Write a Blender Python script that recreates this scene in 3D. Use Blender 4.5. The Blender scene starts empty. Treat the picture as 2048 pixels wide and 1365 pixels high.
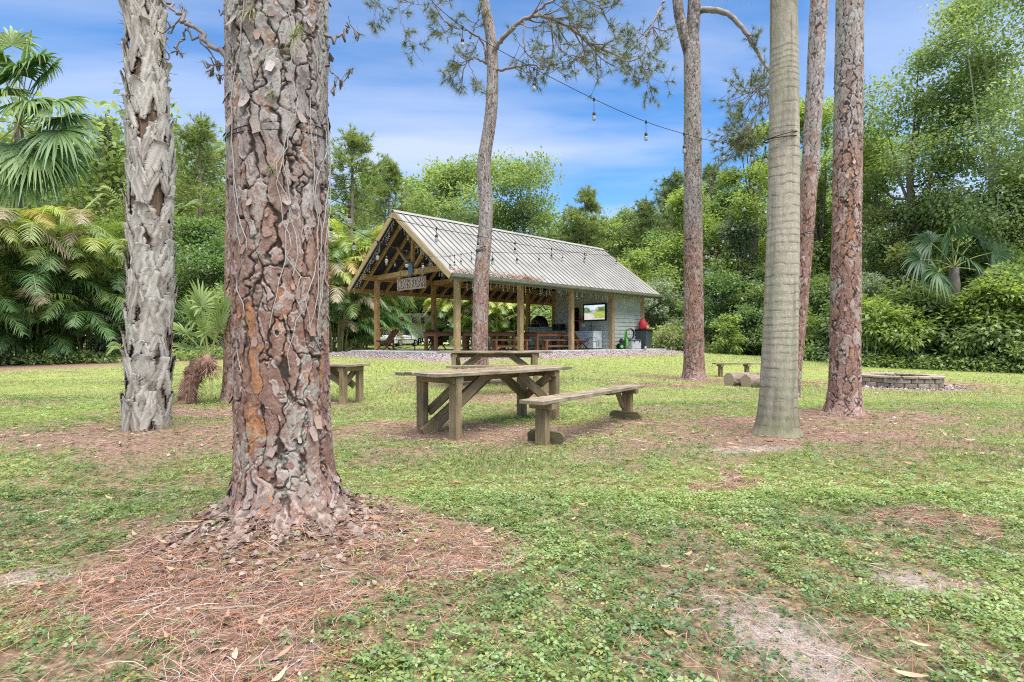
import bpy, math, random
import numpy as np
from mathutils import Vector, Matrix

RNG = np.random.default_rng(7)
random.seed(7)
SC = bpy.context.scene
COL = SC.collection
F = 1120.0            # focal length in pixels of the 2048 wide photograph
CX, CY = 1024.0, 682.0
CAMZ = 1.15

def PX(px, py, d):
    """the point at distance d (along +Y) seen at photo pixel px, py"""
    return ((px - CX) / F * d, d, CAMZ - (py - CY) / F * d)

# ---------------------------------------------------------------- noise
def _h(ix, iy, iz, seed):
    n = (ix.astype(np.int64) * 374761393 + iy.astype(np.int64) * 668265263
         + iz.astype(np.int64) * 2147483647 + seed * 1274126177) & 0xFFFFFFFF
    n = ((n ^ (n >> 13)) * 1274126177) & 0xFFFFFFFF
    n = ((n ^ (n >> 16)) * 2246822519) & 0xFFFFFFFF
    n = n ^ (n >> 15)
    return (n & 0xFFFFFF).astype(np.float64) / float(0x1000000)

def vnoise(p, seed=0):
    """smooth value noise, p (n,3) -> (n,) in 0..1"""
    i = np.floor(p).astype(np.int64)
    f = p - i
    u = f * f * f * (f * (f * 6 - 15) + 10)
    r = 0
    for dx in (0, 1):
        wx = u[:, 0] if dx else 1 - u[:, 0]
        for dy in (0, 1):
            wy = u[:, 1] if dy else 1 - u[:, 1]
            for dz in (0, 1):
                wz = u[:, 2] if dz else 1 - u[:, 2]
                r = r + wx * wy * wz * _h(i[:, 0] + dx, i[:, 1] + dy, i[:, 2] + dz, seed)
    return r

def fbm(p, oct=4, seed=0, lac=2.03, gain=.5):
    a, s, t = 1.0, 0.0, 0.0
    q = np.array(p, dtype=np.float64)
    for k in range(oct):
        s = s + a * vnoise(q, seed + k * 17)
        t += a
        a *= gain
        q = q * lac + 11.3
    return s / t

def voronoi(p, seed=0, jit=.85):
    """p (n,3): returns F1, F2, cell hash 0..1, vector to the cell's point"""
    i = np.floor(p).astype(np.int64)
    n = len(p)
    f1 = np.full(n, 9.0); f2 = np.full(n, 9.0); cid = np.zeros(n); vec = np.zeros((n, 3))
    for dx in (-1, 0, 1):
        for dy in (-1, 0, 1):
            for dz in (-1, 0, 1):
                c = i + np.array([dx, dy, dz])
                o = np.stack([_h(c[:, 0], c[:, 1], c[:, 2], seed + k) for k in (1, 2, 3)], 1)
                q = c + .5 + (o - .5) * jit
                v = p - q
                d = np.sqrt((v * v).sum(1))
                m = d < f1
                f2 = np.where(m, f1, np.minimum(f2, d))
                f1 = np.where(m, d, f1)
                cid = np.where(m, _h(c[:, 0], c[:, 1], c[:, 2], seed + 9), cid)
                vec[m] = v[m]
    return f1, f2, cid, vec

def sstep(a, b, x):
    t = np.clip((x - a) / (b - a), 0, 1)
    return t * t * (3 - 2 * t)

# ---------------------------------------------------------------- ground height
_GC = np.array([
    (0, 0, 0), (-1.35, 3.3, 0), (2, 3, 0), (-3, 3, 0), (-4.2, 6.4, .07), (-.3, 7.2, .03), (1, 7, .02), (3.1, 6.6, .07),
    (4.7, 7.9, .11), (5, 15, .14), (6.7, 17, .06), (9.4, 13.5, .08), (18, 21, .10), (16, 34, .2), (-.8, 12.3, .3),
    (-2.0, 18.4, .57), (2.6, 23, .58), (8.4, 28, .575), (-8, 24.3, .58), (-5, 21.2, .58), (-3.1, 10.3, .04), (-4.7, 9.6, .14),
    (1.0, 10.8, .17), (-18, 22, .35), (-10, 19, .4), (-12, 46, .72), (-8, 60, .75), (2, 36, .66), (10, 40, .5), (30, 30, .2), (-30, 20, .35),
    (0, -10, 0), (20, 5, .05), (-20, 5, .05), (20, 60, .4), (-40, 60, .6), (60, 60, .3), (-60, 0, .2), (60, 0, .1),
    (0, -60, 0), (0, 120, .6), (-100, 120, .6), (100, 120, .4)], dtype=float)
def _mq(d2): return np.sqrt(d2 + 1.2)
_d2 = ((_GC[:, None, :2] - _GC[None, :, :2]) ** 2).sum(2)
_GW = np.linalg.solve(_mq(_d2) - 0.002 * np.eye(len(_GC)), _GC[:, 2] - .3)
def gz(x, y):
    x = np.atleast_1d(np.asarray(x, float)); y = np.atleast_1d(np.asarray(y, float))
    out = np.empty(x.shape); fx = x.ravel(); fy = y.ravel(); fo = np.empty(len(fx))
    for s in range(0, len(fx), 50000):
        d2 = (fx[s:s + 50000, None] - _GC[None, :, 0]) ** 2 + (fy[s:s + 50000, None] - _GC[None, :, 1]) ** 2
        fo[s:s + 50000] = _mq(d2) @ _GW + .3
    r = np.hypot(fx, fy)
    k = sstep(90, 160, r)
    fo = np.clip(fo, -.1, .95) * (1 - k) + .45 * k
    return fo.reshape(x.shape)
def g1(x, y): return float(gz(x, y)[0])

# ---------------------------------------------------------------- materials
def new_mat(name):
    m = bpy.data.materials.new(name); m.use_nodes = True
    nt = m.node_tree
    return m, nt, nt.nodes['Principled BSDF'], nt.nodes['Material Output']
def N(nt, t, **kw):
    n = nt.nodes.new(t)
    for k, v in kw.items():
        if k in n.inputs: n.inputs[k].default_value = v
        else: setattr(n, k, v)
    return n
def L(nt, a, b): nt.links.new(a, b)
def ramp(nt, fac, stops):
    r = nt.nodes.new('ShaderNodeValToRGB')
    e = r.color_ramp.elements
    while len(e) < len(stops): e.new(.5)
    for k, (p, c) in enumerate(stops):
        e[k].position = p; e[k].color = (c[0], c[1], c[2], 1)
    L(nt, fac, r.inputs[0])
    return r
def plain(name, col, rough=.6, metal=0, noise=.12, scale=6, spec=.4, bump=0.0):
    """a solid paint, plastic or metal with a little uneven wear"""
    m, nt, b, o = new_mat(name)
    tc = N(nt, 'ShaderNodeTexCoord')
    nz = N(nt, 'ShaderNodeTexNoise', Scale=scale, Detail=6.0, Roughness=.6)
    L(nt, tc.outputs['Object'], nz.inputs['Vector'])
    d = tuple(max(0, c * (1 - noise * 1.6)) for c in col); l = tuple(min(1, c * (1 + noise)) for c in col)
    r = ramp(nt, nz.outputs['Fac'], [(.3, d), (.7, l)])
    L(nt, r.outputs[0], b.inputs['Base Color'])
    b.inputs['Roughness'].default_value = rough; b.inputs['Metallic'].default_value = metal
    b.inputs['Specular IOR Level'].default_value = spec
    if bump:
        bp = N(nt, 'ShaderNodeBump', Strength=bump, Distance=.01)
        L(nt, nz.outputs['Fac'], bp.inputs['Height']); L(nt, bp.outputs[0], b.inputs['Normal'])
    return m
def wood(name, cols, rough=.8, gscale=1.0, stain=None, bump=.35):
    """boards: grain runs along U of the UV map (metres), every board shifted"""
    m, nt, b, o = new_mat(name)
    uv = N(nt, 'ShaderNodeUVMap')
    mp = N(nt, 'ShaderNodeMapping'); mp.inputs['Scale'].default_value = (1.2 * gscale, 22 * gscale, 1)
    L(nt, uv.outputs[0], mp.inputs[0])
    n1 = N(nt, 'ShaderNodeTexNoise', Scale=2.0, Detail=8.0, Roughness=.65, Distortion=.6)
    L(nt, mp.outputs[0], n1.inputs['Vector'])
    mp2 = N(nt, 'ShaderNodeMapping'); mp2.inputs['Scale'].default_value = (1.0, 2.2, 1)
    L(nt, uv.outputs[0], mp2.inputs[0])
    n2 = N(nt, 'ShaderNodeTexNoise', Scale=2.3, Detail=4.0, Roughness=.6)
    L(nt, mp2.outputs[0], n2.inputs['Vector'])
    mx = N(nt, 'ShaderNodeMix'); mx.inputs['Factor'].default_value = .45
    L(nt, n1.outputs['Fac'], mx.inputs[2]); L(nt, n2.outputs['Fac'], mx.inputs[3])
    k = len(cols)
    r = ramp(nt, mx.outputs[0], [(.32 + .36 * i / (k - 1), c) for i, c in enumerate(cols)])
    src = r.outputs[0]
    if stain:
        n3 = N(nt, 'ShaderNodeTexNoise', Scale=3.0, Detail=7.0, Roughness=.7)
        mp3 = N(nt, 'ShaderNodeMapping'); mp3.inputs['Scale'].default_value = (1, 2.5, 1); mp3.inputs['Location'].default_value = (5, 3, 0)
        L(nt, uv.outputs[0], mp3.inputs[0]); L(nt, mp3.outputs[0], n3.inputs['Vector'])
        r3 = ramp(nt, n3.outputs['Fac'], [(.5, (0, 0, 0)), (.68, (1, 1, 1))])
        mm = N(nt, 'ShaderNodeMix', data_type='RGBA'); mm.inputs[7].default_value = (*stain, 1)
        L(nt, r3.outputs[0], mm.inputs[0]); L(nt, src, mm.inputs[6]); src = mm.outputs[2]
    L(nt, src, b.inputs['Base Color']); b.inputs['Roughness'].default_value = rough
    b.inputs['Specular IOR Level'].default_value = .25
    bp = N(nt, 'ShaderNodeBump', Strength=bump, Distance=.006)
    L(nt, n1.outputs['Fac'], bp.inputs['Height']); L(nt, bp.outputs[0], b.inputs['Normal'])
    return m
def attr_mat(name, rough=.9, bump=.4, bscale=60, spec=.15, vary=.25):
    """per-vertex natural colour (attribute col) with fine grain"""
    m, nt, b, o = new_mat(name)
    a = N(nt, 'ShaderNodeAttribute', attribute_name='col')
    tc = N(nt, 'ShaderNodeTexCoord')
    nz = N(nt, 'ShaderNodeTexNoise', Scale=bscale, Detail=6.0, Roughness=.7)
    L(nt, tc.outputs['Object'], nz.inputs['Vector'])
    mr = N(nt, 'ShaderNodeMapRange'); mr.inputs[1].default_value = .3; mr.inputs[2].default_value = .7
    mr.inputs[3].default_value = 1 - vary; mr.inputs[4].default_value = 1 + vary
    L(nt, nz.outputs['Fac'], mr.inputs[0])
    vm = N(nt, 'ShaderNodeVectorMath', operation='SCALE')
    L(nt, a.outputs['Color'], vm.inputs[0]); L(nt, mr.outputs[0], vm.inputs['Scale'])
    L(nt, vm.outputs[0], b.inputs['Base Color']); b.inputs['Roughness'].default_value = rough
    b.inputs['Specular IOR Level'].default_value = spec
    if bump:
        bp = N(nt, 'ShaderNodeBump', Strength=bump, Distance=.008)
        L(nt, nz.outputs['Fac'], bp.inputs['Height']); L(nt, bp.outputs[0], b.inputs['Normal'])
    return m
def leaf_mat(name, trans=.4, gloss=.06, rough=.45, tint=(1.15, 1.25, .6)):
    m = bpy.data.materials.new(name); m.use_nodes = True
    nt = m.node_tree; nt.nodes.clear()
    o = N(nt, 'ShaderNodeOutputMaterial')
    a = N(nt, 'ShaderNodeAttribute', attribute_name='col')
    d = N(nt, 'ShaderNodeBsdfDiffuse'); t = N(nt, 'ShaderNodeBsdfTranslucent'); gl = N(nt, 'ShaderNodeBsdfGlossy', Roughness=rough)
    gl.inputs['Color'].default_value = (.9, .95, 1, 1)
    vm = N(nt, 'ShaderNodeVectorMath', operation='MULTIPLY'); vm.inputs[1].default_value = tint
    L(nt, a.outputs['Color'], vm.inputs[0]); L(nt, vm.outputs[0], t.inputs['Color']); L(nt, a.outputs['Color'], d.inputs['Color'])
    m1 = N(nt, 'ShaderNodeMixShader'); m1.inputs[0].default_value = trans
    L(nt, d.outputs[0], m1.inputs[1]); L(nt, t.outputs[0], m1.inputs[2])
    m2 = N(nt, 'ShaderNodeMixShader'); m2.inputs[0].default_value = gloss
    L(nt, m1.outputs[0], m2.inputs[1]); L(nt, gl.outputs[0], m2.inputs[2])
    L(nt, m2.outputs[0], o.inputs[0])
    return m

# ---------------------------------------------------------------- objects
def tag(o, label=None, cat=None, group=None, kind=None):
    if label: o['label'] = label
    if cat: o['category'] = cat
    if group: o['group'] = group
    if kind: o['kind'] = kind
    return o
def thing(name, label, cat, loc=(0, 0, 0), rz=0.0, group=None):
    o = bpy.data.objects.new(name, None); COL.objects.link(o)
    o.location = loc; o.rotation_euler = (0, 0, rz); o.empty_display_size = .2
    return tag(o, label, cat, group)
def link(name, me, parent=None, loc=None):
    o = bpy.data.objects.new(name, me); COL.objects.link(o)
    if parent: o.parent = parent
    if loc is not None: o.location = loc
    return o
def dup(root, loc, rz=0.0, label=None, group=None):
    r = root.copy(); COL.objects.link(r); r.location = loc; r.rotation_euler = (0, 0, rz)
    if label: r['label'] = label
    if group: r['group'] = group
    for ch in list(root.children):
        c = ch.copy(); COL.objects.link(c); c.parent = r
        for gc in list(ch.children):
            d = gc.copy(); COL.objects.link(d); d.parent = c
    return r

def np_mesh(name, V, Fc, mat=None, parent=None, col=None, smooth=False, loc=None, extra=None):
    """one mesh object from numpy arrays; Fc (m,k) or a list of such arrays"""
    V = np.ascontiguousarray(V, np.float32)
    Fs = Fc if isinstance(Fc, list) else [Fc]
    Fs = [np.asarray(f, np.int32) for f in Fs if len(f)]
    me = bpy.data.meshes.new(name)
    me.vertices.add(len(V)); me.vertices.foreach_set('co', V.ravel())
    loops = np.concatenate([f.ravel() for f in Fs])
    tot = np.concatenate([np.full(len(f), f.shape[1], np.int32) for f in Fs])
    start = np.concatenate([[0], np.cumsum(tot)[:-1]]).astype(np.int32)
    me.loops.add(len(loops)); me.loops.foreach_set('vertex_index', loops)
    me.polygons.add(len(tot)); me.polygons.foreach_set('loop_start', start); me.polygons.foreach_set('loop_total', tot)
    if smooth: me.polygons.foreach_set('use_smooth', np.ones(len(tot), bool))
    me.update(calc_edges=True)
    if col is not None:
        a = me.attributes.new('col', 'FLOAT_COLOR', 'POINT')
        c = np.ones((len(V), 4), np.float32); c[:, :3] = np.clip(col, 0, 1)
        a.data.foreach_set('color', c.ravel())
    for k, v in (extra or {}).items():
        a = me.attributes.new(k, 'FLOAT', 'POINT'); a.data.foreach_set('value', np.ascontiguousarray(v, np.float32))
    if mat: me.materials.append(mat)
    return link(name, me, parent, loc)

class MB:
    """collects boxes, beams, tubes and lathes into ONE mesh with a UV map in metres"""
    def __init__(s): s.v = []; s.f = []; s.uv = []; s.mi = []; s.sm = []
    def _add(s, vs, fs, uvs=None, mi=0, smooth=False):
        b = len(s.v); s.v += [tuple(v) for v in vs]
        if not uvs:
            ex = sorted(range(3), key=lambda k: -(max(v[k] for v in vs) - min(v[k] for v in vs))); ou = random.random() * 5
            uvs = [[(vs[i][ex[0]] + ou, vs[i][ex[1]] + .7 * vs[i][ex[2]] + ou) for i in f] for f in fs]
        for k, f in enumerate(fs):
            s.f.append(tuple(b + i for i in f)); s.mi.append(mi); s.sm.append(smooth)
            s.uv.append(uvs[k] if uvs else [(vs[i][0], vs[i][1] + vs[i][2]) for i in f])
        return s
    def beam(s, p0, p1, w, h, up=(0, 0, 1), mi=0, roll=0.0, taper=1.0):
        """a board from p0 to p1 with width w (sideways) and height h (along up)"""
        p0 = Vector(p0); p1 = Vector(p1); d = (p1 - p0); ln = d.length; d.normalize()
        up = Vector(up); sd = d.cross(up)
        if sd.length < 1e-4: sd = d.cross(Vector((1, 0, 0)))
        sd.normalize(); u = sd.cross(d).normalized()
        if roll: sd, u = sd * math.cos(roll) + u * math.sin(roll), u * math.cos(roll) - sd * math.sin(roll)
        vs = []
        for p, t in ((p0, 1), (p1, taper)):
            for a, b in ((-1, -1), (1, -1), (1, 1), (-1, 1)):
                vs.append(p + sd * (a * w / 2 * t) + u * (b * h / 2 * t))
        ou, ov = random.random() * 7, random.random() * 7
        fs = [(0, 1, 2, 3), (7, 6, 5, 4)]; uvs = [[(ou, ov), (ou + .02, ov), (ou + .02, ov + h), (ou, ov + h)]] * 2
        off = [0, w, w + h, 2 * w + h, 2 * w + 2 * h]
        for k in range(4):
            j = (k + 1) % 4
            fs.append((k, k + 4, j + 4, j))
            uvs.append([(ou, ov + off[k]), (ou + ln, ov + off[k]), (ou + ln, ov + off[k + 1]), (ou, ov + off[k + 1])])
        return s._add(vs, fs, uvs, mi)
    def box(s, c, size, mi=0, rz=0.0):
        c = Vector(c); R = Matrix.Rotation(rz, 3, 'Z'); x = R @ Vector((1, 0, 0))
        ax = max(range(3), key=lambda k: size[k])
        if ax == 0: return s.beam(c - x * size[0] / 2, c + x * size[0] / 2, size[1], size[2], (0, 0, 1), mi)
        y = R @ Vector((0, 1, 0))
        if ax == 1: return s.beam(c - y * size[1] / 2, c + y * size[1] / 2, size[0], size[2], (0, 0, 1), mi)
        z = Vector((0, 0, 1))
        return s.beam(c - z * size[2] / 2, c + z * size[2] / 2, size[0], size[1], y, mi)
    def tube(s, pts, r, n=8, mi=0, caps=True, smooth=True):
        pts = [Vector(p) for p in pts]; m = len(pts)
        rs = r if hasattr(r, '__len__') else [r] * m
        vs = []; prev = None
        for i, p in enumerate(pts):
            t = (pts[min(i + 1, m - 1)] - pts[max(i - 1, 0)])
            if t.length < 1e-9: t = Vector((0, 0, 1))
            t.normalize()
            if prev is None:
                a = Vector((0, 0, 1)) if abs(t.z) < .9 else Vector((1, 0, 0))
                nrm = t.cross(a).normalized()
            else:
                nrm = (prev - t * prev.dot(t)).normalized()
            prev = nrm; bn = t.cross(nrm)
            for k in range(n):
                a = 2 * math.pi * k / n
                vs.append(p + (nrm * math.cos(a) + bn * math.sin(a)) * rs[i])
        fs = []; uvs = []; ln = 0
        for i in range(m - 1):
            l2 = ln + (pts[i + 1] - pts[i]).length
            for k in range(n):
                j = (k + 1) % n
                fs.append((i * n + k, i * n + j, (i + 1) * n + j, (i + 1) * n + k))
                c = 2 * math.pi * rs[i] / n
                uvs.append([(ln, k * c), (ln, k * c + c), (l2, k * c + c), (l2, k * c)])
            ln = l2
        s._add(vs, fs, uvs, mi, smooth)
        if caps:
            b = len(s.v) - len(vs)
            for ring in (list(range(n))[::-1], [(m - 1) * n + k for k in range(n)]):
                s.f.append(tuple(b + q for q in ring)); s.mi.append(mi); s.sm.append(False)
                s.uv.append([(s.v[b + q][0], s.v[b + q][2]) for q in ring])
        return s
    def lathe(s, c, prof, n=16, mi=0, axis='z', smooth=True):
        """prof: (radius, height) pairs, bottom to top"""
        c = Vector(c)
        vs = []
        for r, h in prof:
            for k in range(n):
                a = 2 * math.pi * k / n; q = (r * math.cos(a), r * math.sin(a), h)
                if axis == 'y': q = (q[0], q[2], q[1])
                if axis == 'x': q = (q[2], q[0], q[1])
                vs.append(c + Vector(q))
        fs = []
        for i in range(len(prof) - 1):
            for k in range(n):
                j = (k + 1) % n
                fs.append((i * n + k, i * n + j, (i + 1) * n + j, (i + 1) * n + k))
        s._add(vs, fs, None, mi, smooth)
        b = len(s.v) - len(vs)
        for ring in (list(range(n))[::-1], [(len(prof) - 1) * n + k for k in range(n)]):
            s.f.append(tuple(b + q for q in ring)); s.mi.append(mi); s.sm.append(False)
            s.uv.append([(s.v[b + q][0], s.v[b + q][1]) for q in ring])
        return s
    def poly(s, pts, th, nrm=(0, 0, 1), mi=0):
        """a flat plate: outline pts, thickened by th along nrm"""
        nrm = Vector(nrm).normalized() * th; n = len(pts)
        vs = [Vector(p) for p in pts] + [Vector(p) + nrm for p in pts]
        fs = [tuple(range(n))[::-1], tuple(range(n, 2 * n))]
        fs += [(k, (k + 1) % n, (k + 1) % n + n, k + n) for k in range(n)]
        return s._add(vs, fs, None, mi)
    def quad(s, pts, mi=0, uv=None): return s._add([Vector(p) for p in pts], [tuple(range(len(pts)))], [uv] if uv else None, mi)
    def build(s, name, mats, parent=None, bevel=0.0, loc=None):
        me = bpy.data.meshes.new(name)
        me.from_pydata([tuple(v) for v in s.v], [], s.f)
        for m in (mats if isinstance(mats, (list, tuple)) else [mats]): me.materials.append(m)
        me.polygons.foreach_set('material_index', s.mi); me.polygons.foreach_set('use_smooth', s.sm)
        ul = me.uv_layers.new(name='UVMap')
        ul.data.foreach_set('uv', np.array([c for u in s.uv for c in u], np.float32).ravel())
        me.update()
        o = link(name, me, parent, loc)
        if bevel:
            md = o.modifiers.new('edge', 'BEVEL'); md.width = bevel; md.segments = 1; md.limit_method = 'ANGLE'; md.angle_limit = .7
        return o

def unit(v): return v / np.maximum(np.linalg.norm(v, axis=-1, keepdims=True), 1e-9)
def rand_dirs(n, rng):
    v = rng.normal(size=(n, 3)); return unit(v)
class Leaves:
    """gathers many leaf quads and strips: numpy arrays joined at the end"""
    def __init__(s): s.V = []; s.F = []; s.C = []; s.n = 0
    def add(s, V, Fq, C):
        s.V.append(V); s.F.append(np.asarray(Fq) + s.n); s.C.append(C); s.n += len(V)
    def quads(s, C, D, Nr, Ln, W, col, fold=.0, droop=.0, mid=.45):
        """diamond leaves from base C along D"""
        n = len(C); Ln = np.broadcast_to(Ln, (n,))[:, None]; W = np.broadcast_to(W, (n,))[:, None]
        sd = unit(np.cross(D, Nr)); up = unit(np.cross(sd, D))
        m = C + D * Ln * mid + up * fold * W
        tip = C + D * Ln - np.array([0, 0, 1.0]) * (droop * Ln)
        V = np.stack([C, m + sd * W / 2, tip, m - sd * W / 2], 1).reshape(-1, 3)
        s.add(V, np.arange(4 * n).reshape(n, 4), np.repeat(np.broadcast_to(col, (n, 3)), 4, 0))
    def tris(s, C, D, Sd, Ln, W, col, bend=None):
        """needles and blades: narrow triangles"""
        n = len(C); Ln = np.broadcast_to(Ln, (n,))[:, None]; W = np.broadcast_to(W, (n,))[:, None]
        tip = C + D * Ln
        if bend is not None: tip = tip + bend
        V = np.stack([C - Sd * W / 2, C + Sd * W / 2, tip], 1).reshape(-1, 3)
        s.add(V, np.arange(3 * n).reshape(n, 3), np.repeat(np.broadcast_to(col, (n, 3)), 3, 0))
    def strip(s, P, Sd, W, col):
        """ribbons: P (n,k,3) centre lines, Sd (n,k,3) or (n,1,3) sideways, W (n,k)"""
        n, k, _ = P.shape
        W = np.broadcast_to(W, (n, k))[:, :, None]
        Sd = np.broadcast_to(Sd, P.shape)
        V = np.stack([P - Sd * W / 2, P + Sd * W / 2], 2).reshape(-1, 3)
        b = (np.arange(n) * 2 * k)[:, None] + 2 * np.arange(k - 1)[None, :]
        b = b.ravel()
        Fq = np.stack([b, b + 1, b + 3, b + 2], 1)
        c = np.broadcast_to(col, (n, 3))
        s.add(V, Fq, np.repeat(c, 2 * k, 0))
    def build(s, name, mat, parent=None, loc=None, smooth=False):
        V = np.concatenate(s.V); C = np.concatenate(s.C)
        by = {}
        for f in s.F: by.setdefault(f.shape[1], []).append(f)
        return np_mesh(name, V, [np.concatenate(x) for x in by.values()], mat, parent, C, smooth, loc)

def tubes_np(paths, radii, n=6):
    """many tapered tubes -> V, F; paths list of (k,3), radii list of (k,)"""
    Vs, Fs, b = [], [], 0
    for P, R in zip(paths, radii):
        P = np.asarray(P, float); k = len(P); R = np.broadcast_to(R, (k,))
        T = np.gradient(P, axis=0); T = unit(T)
        a = np.where(np.abs(T[:, 2:3]) < .9, np.array([[0, 0, 1.0]]), np.array([[1.0, 0, 0]]))
        A = unit(np.cross(T, a)); B = np.cross(T, A)
        th = np.linspace(0, 2 * np.pi, n, endpoint=False)
        V = P[:, None] + R[:, None, None] * (A[:, None] * np.cos(th)[None, :, None] + B[:, None] * np.sin(th)[None, :, None])
        Vs.append(V.reshape(-1, 3))
        i = np.arange(k - 1)[:, None] * n; j = np.arange(n)[None]; j2 = (j + 1) % n
        Fs.append(np.stack([i + j, i + j2, i + n + j2, i + n + j], -1).reshape(-1, 4) + b)
        b += k * n
    return np.concatenate(Vs), np.concatenate(Fs)
def bez(p, k=8):
    """smooth curve through control points (Catmull-Rom)"""
    p = np.asarray(p, float); q = np.vstack([2 * p[0] - p[1], p, 2 * p[-1] - p[-2]])
    out = []
    for i in range(1, len(q) - 2):
        t = np.linspace(0, 1, k, endpoint=False)[:, None]
        a, b, c, d = q[i - 1], q[i], q[i + 1], q[i + 2]
        out.append(.5 * (2 * b + (c - a) * t + (2 * a - 5 * b + 4 * c - d) * t ** 2 + (3 * b - a - 3 * c + d) * t ** 3))
    out.append(q[-2][None])
    return np.vstack(out)
# ================================================================ camera, sky and sun
cam = bpy.data.cameras.new('camera'); camo = bpy.data.objects.new('camera', cam); COL.objects.link(camo)
camo.location = (0, 0, CAMZ); camo.rotation_euler = (math.radians(90), 0, 0)
cam.sensor_width = 36; cam.lens = 36 * F / 2048; cam.clip_end = 3000; cam.clip_start = .05
SC.camera = camo
SUN_EL, SUN_AZ = math.radians(70), math.radians(150)    # azimuth measured clockwise from +Y: behind the camera and to the right
w = bpy.data.worlds.new('World'); SC.world = w; w.use_nodes = True
nt = w.node_tree; bg = nt.nodes['Background']
sky = N(nt, 'ShaderNodeTexSky', sky_type='NISHITA', sun_disc=False, sun_elevation=SUN_EL, sun_rotation=SUN_AZ,
        altitude=0, air_density=.75, dust_density=0.0, ozone_density=3.0)
hs = N(nt, 'ShaderNodeHueSaturation', Hue=.498, Saturation=1.2, Value=.87)
L(nt, sky.outputs[0], hs.inputs['Color'])
# thin streaky clouds laid out on a layer far overhead
tc = N(nt, 'ShaderNodeTexCoord')
sp = N(nt, 'ShaderNodeSeparateXYZ'); L(nt, tc.outputs['Generated'], sp.inputs[0])
mz = N(nt, 'ShaderNodeMath', operation='MAXIMUM'); mz.inputs[1].default_value = .0; L(nt, sp.outputs['Z'], mz.inputs[0])
az = N(nt, 'ShaderNodeMath', operation='ADD'); az.inputs[1].default_value = .16; L(nt, mz.outputs[0], az.inputs[0])
dx = N(nt, 'ShaderNodeMath', operation='DIVIDE'); L(nt, sp.outputs['X'], dx.inputs[0]); L(nt, az.outputs[0], dx.inputs[1])
dy = N(nt, 'ShaderNodeMath', operation='DIVIDE'); L(nt, sp.outputs['Y'], dy.inputs[0]); L(nt, az.outputs[0], dy.inputs[1])
cb = N(nt, 'ShaderNodeCombineXYZ'); L(nt, dx.outputs[0], cb.inputs[0]); L(nt, dy.outputs[0], cb.inputs[1])
mp = N(nt, 'ShaderNodeMapping'); mp.inputs['Rotation'].default_value = (0, 0, math.radians(-12)); mp.inputs['Scale'].default_value = (.5, .95, 1)
mp.inputs['Location'].default_value = (.35, 1.6, 0)
L(nt, cb.outputs[0], mp.inputs[0])
c1 = N(nt, 'ShaderNodeTexNoise', Scale=.8, Detail=9.0, Roughness=.52, Distortion=.45); L(nt, mp.outputs[0], c1.inputs['Vector'])
rp = ramp(nt, c1.outputs['Fac'], [(.41, (.0, .0, .0)), (.50, (.5, .5, .5)), (.60, (1, 1, 1))])
mxc = N(nt, 'ShaderNodeMix', data_type='RGBA'); mxc.inputs[7].default_value = (2.7, 2.95, 3.65, 1)
mm = N(nt, 'ShaderNodeMath', operation='MULTIPLY'); mm.inputs[1].default_value = .75
L(nt, rp.outputs[0], mm.inputs[0]); L(nt, mm.outputs[0], mxc.inputs[0]); L(nt, hs.outputs[0], mxc.inputs[6])
L(nt, mxc.outputs[2], bg.inputs[0]); bg.inputs[1].default_value = .15
sl = bpy.data.lights.new('sun', 'SUN'); sl.energy = 4.6; sl.angle = math.radians(65); sl.color = (1, .94, .85)
so = bpy.data.objects.new('sun', sl); COL.objects.link(so)
sd_ = Vector((math.sin(SUN_AZ) * math.cos(SUN_EL), math.cos(SUN_AZ) * math.cos(SUN_EL), math.sin(SUN_EL)))
so.rotation_euler = sd_.to_track_quat('Z', 'Y').to_euler(); so.location = (0, 0, 40)
SC.view_settings.view_transform = 'Standard'; SC.view_settings.look = 'None'; SC.view_settings.gamma = 1; SC.view_settings.use_curve_mapping = False
SC.view_settings.exposure = 1.05
SC.render.engine = 'CYCLES'
SC.cycles.max_bounces = 6; SC.cycles.diffuse_bounces = 4; SC.cycles.transmission_bounces = 4; SC.cycles.transparent_max_bounces = 4
SC.cycles.caustics_reflective = False; SC.cycles.caustics_refractive = False
SC.cycles.filter_width = 1.1
SC.cycles.use_denoising = False
SC.cycles.use_adaptive_sampling = False
SC.cycles.sample_clamp_indirect = 4.0
# ================================================================ ground, lawn, litter
# pavilion frame: origin at the near gable post, s along the ridge, t across the gable
PO = np.array([-1.96, 20.0]); PU = np.array([.724, .690]); PV = np.array([-.690, .724])
SLAB_Z = .76; SLAB = (-.9, 12.7, -.76, 6.2)            # s0 s1 t0 t1
def st(x, y):
    dx = x - PO[0]; dy = y - PO[1]
    return dx * PU[0] + dy * PU[1], dx * PV[0] + dy * PV[1]
def xy(s, t): return PO[0] + PU[0] * s + PV[0] * t, PO[1] + PU[1] * s + PV[1] * t

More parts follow.
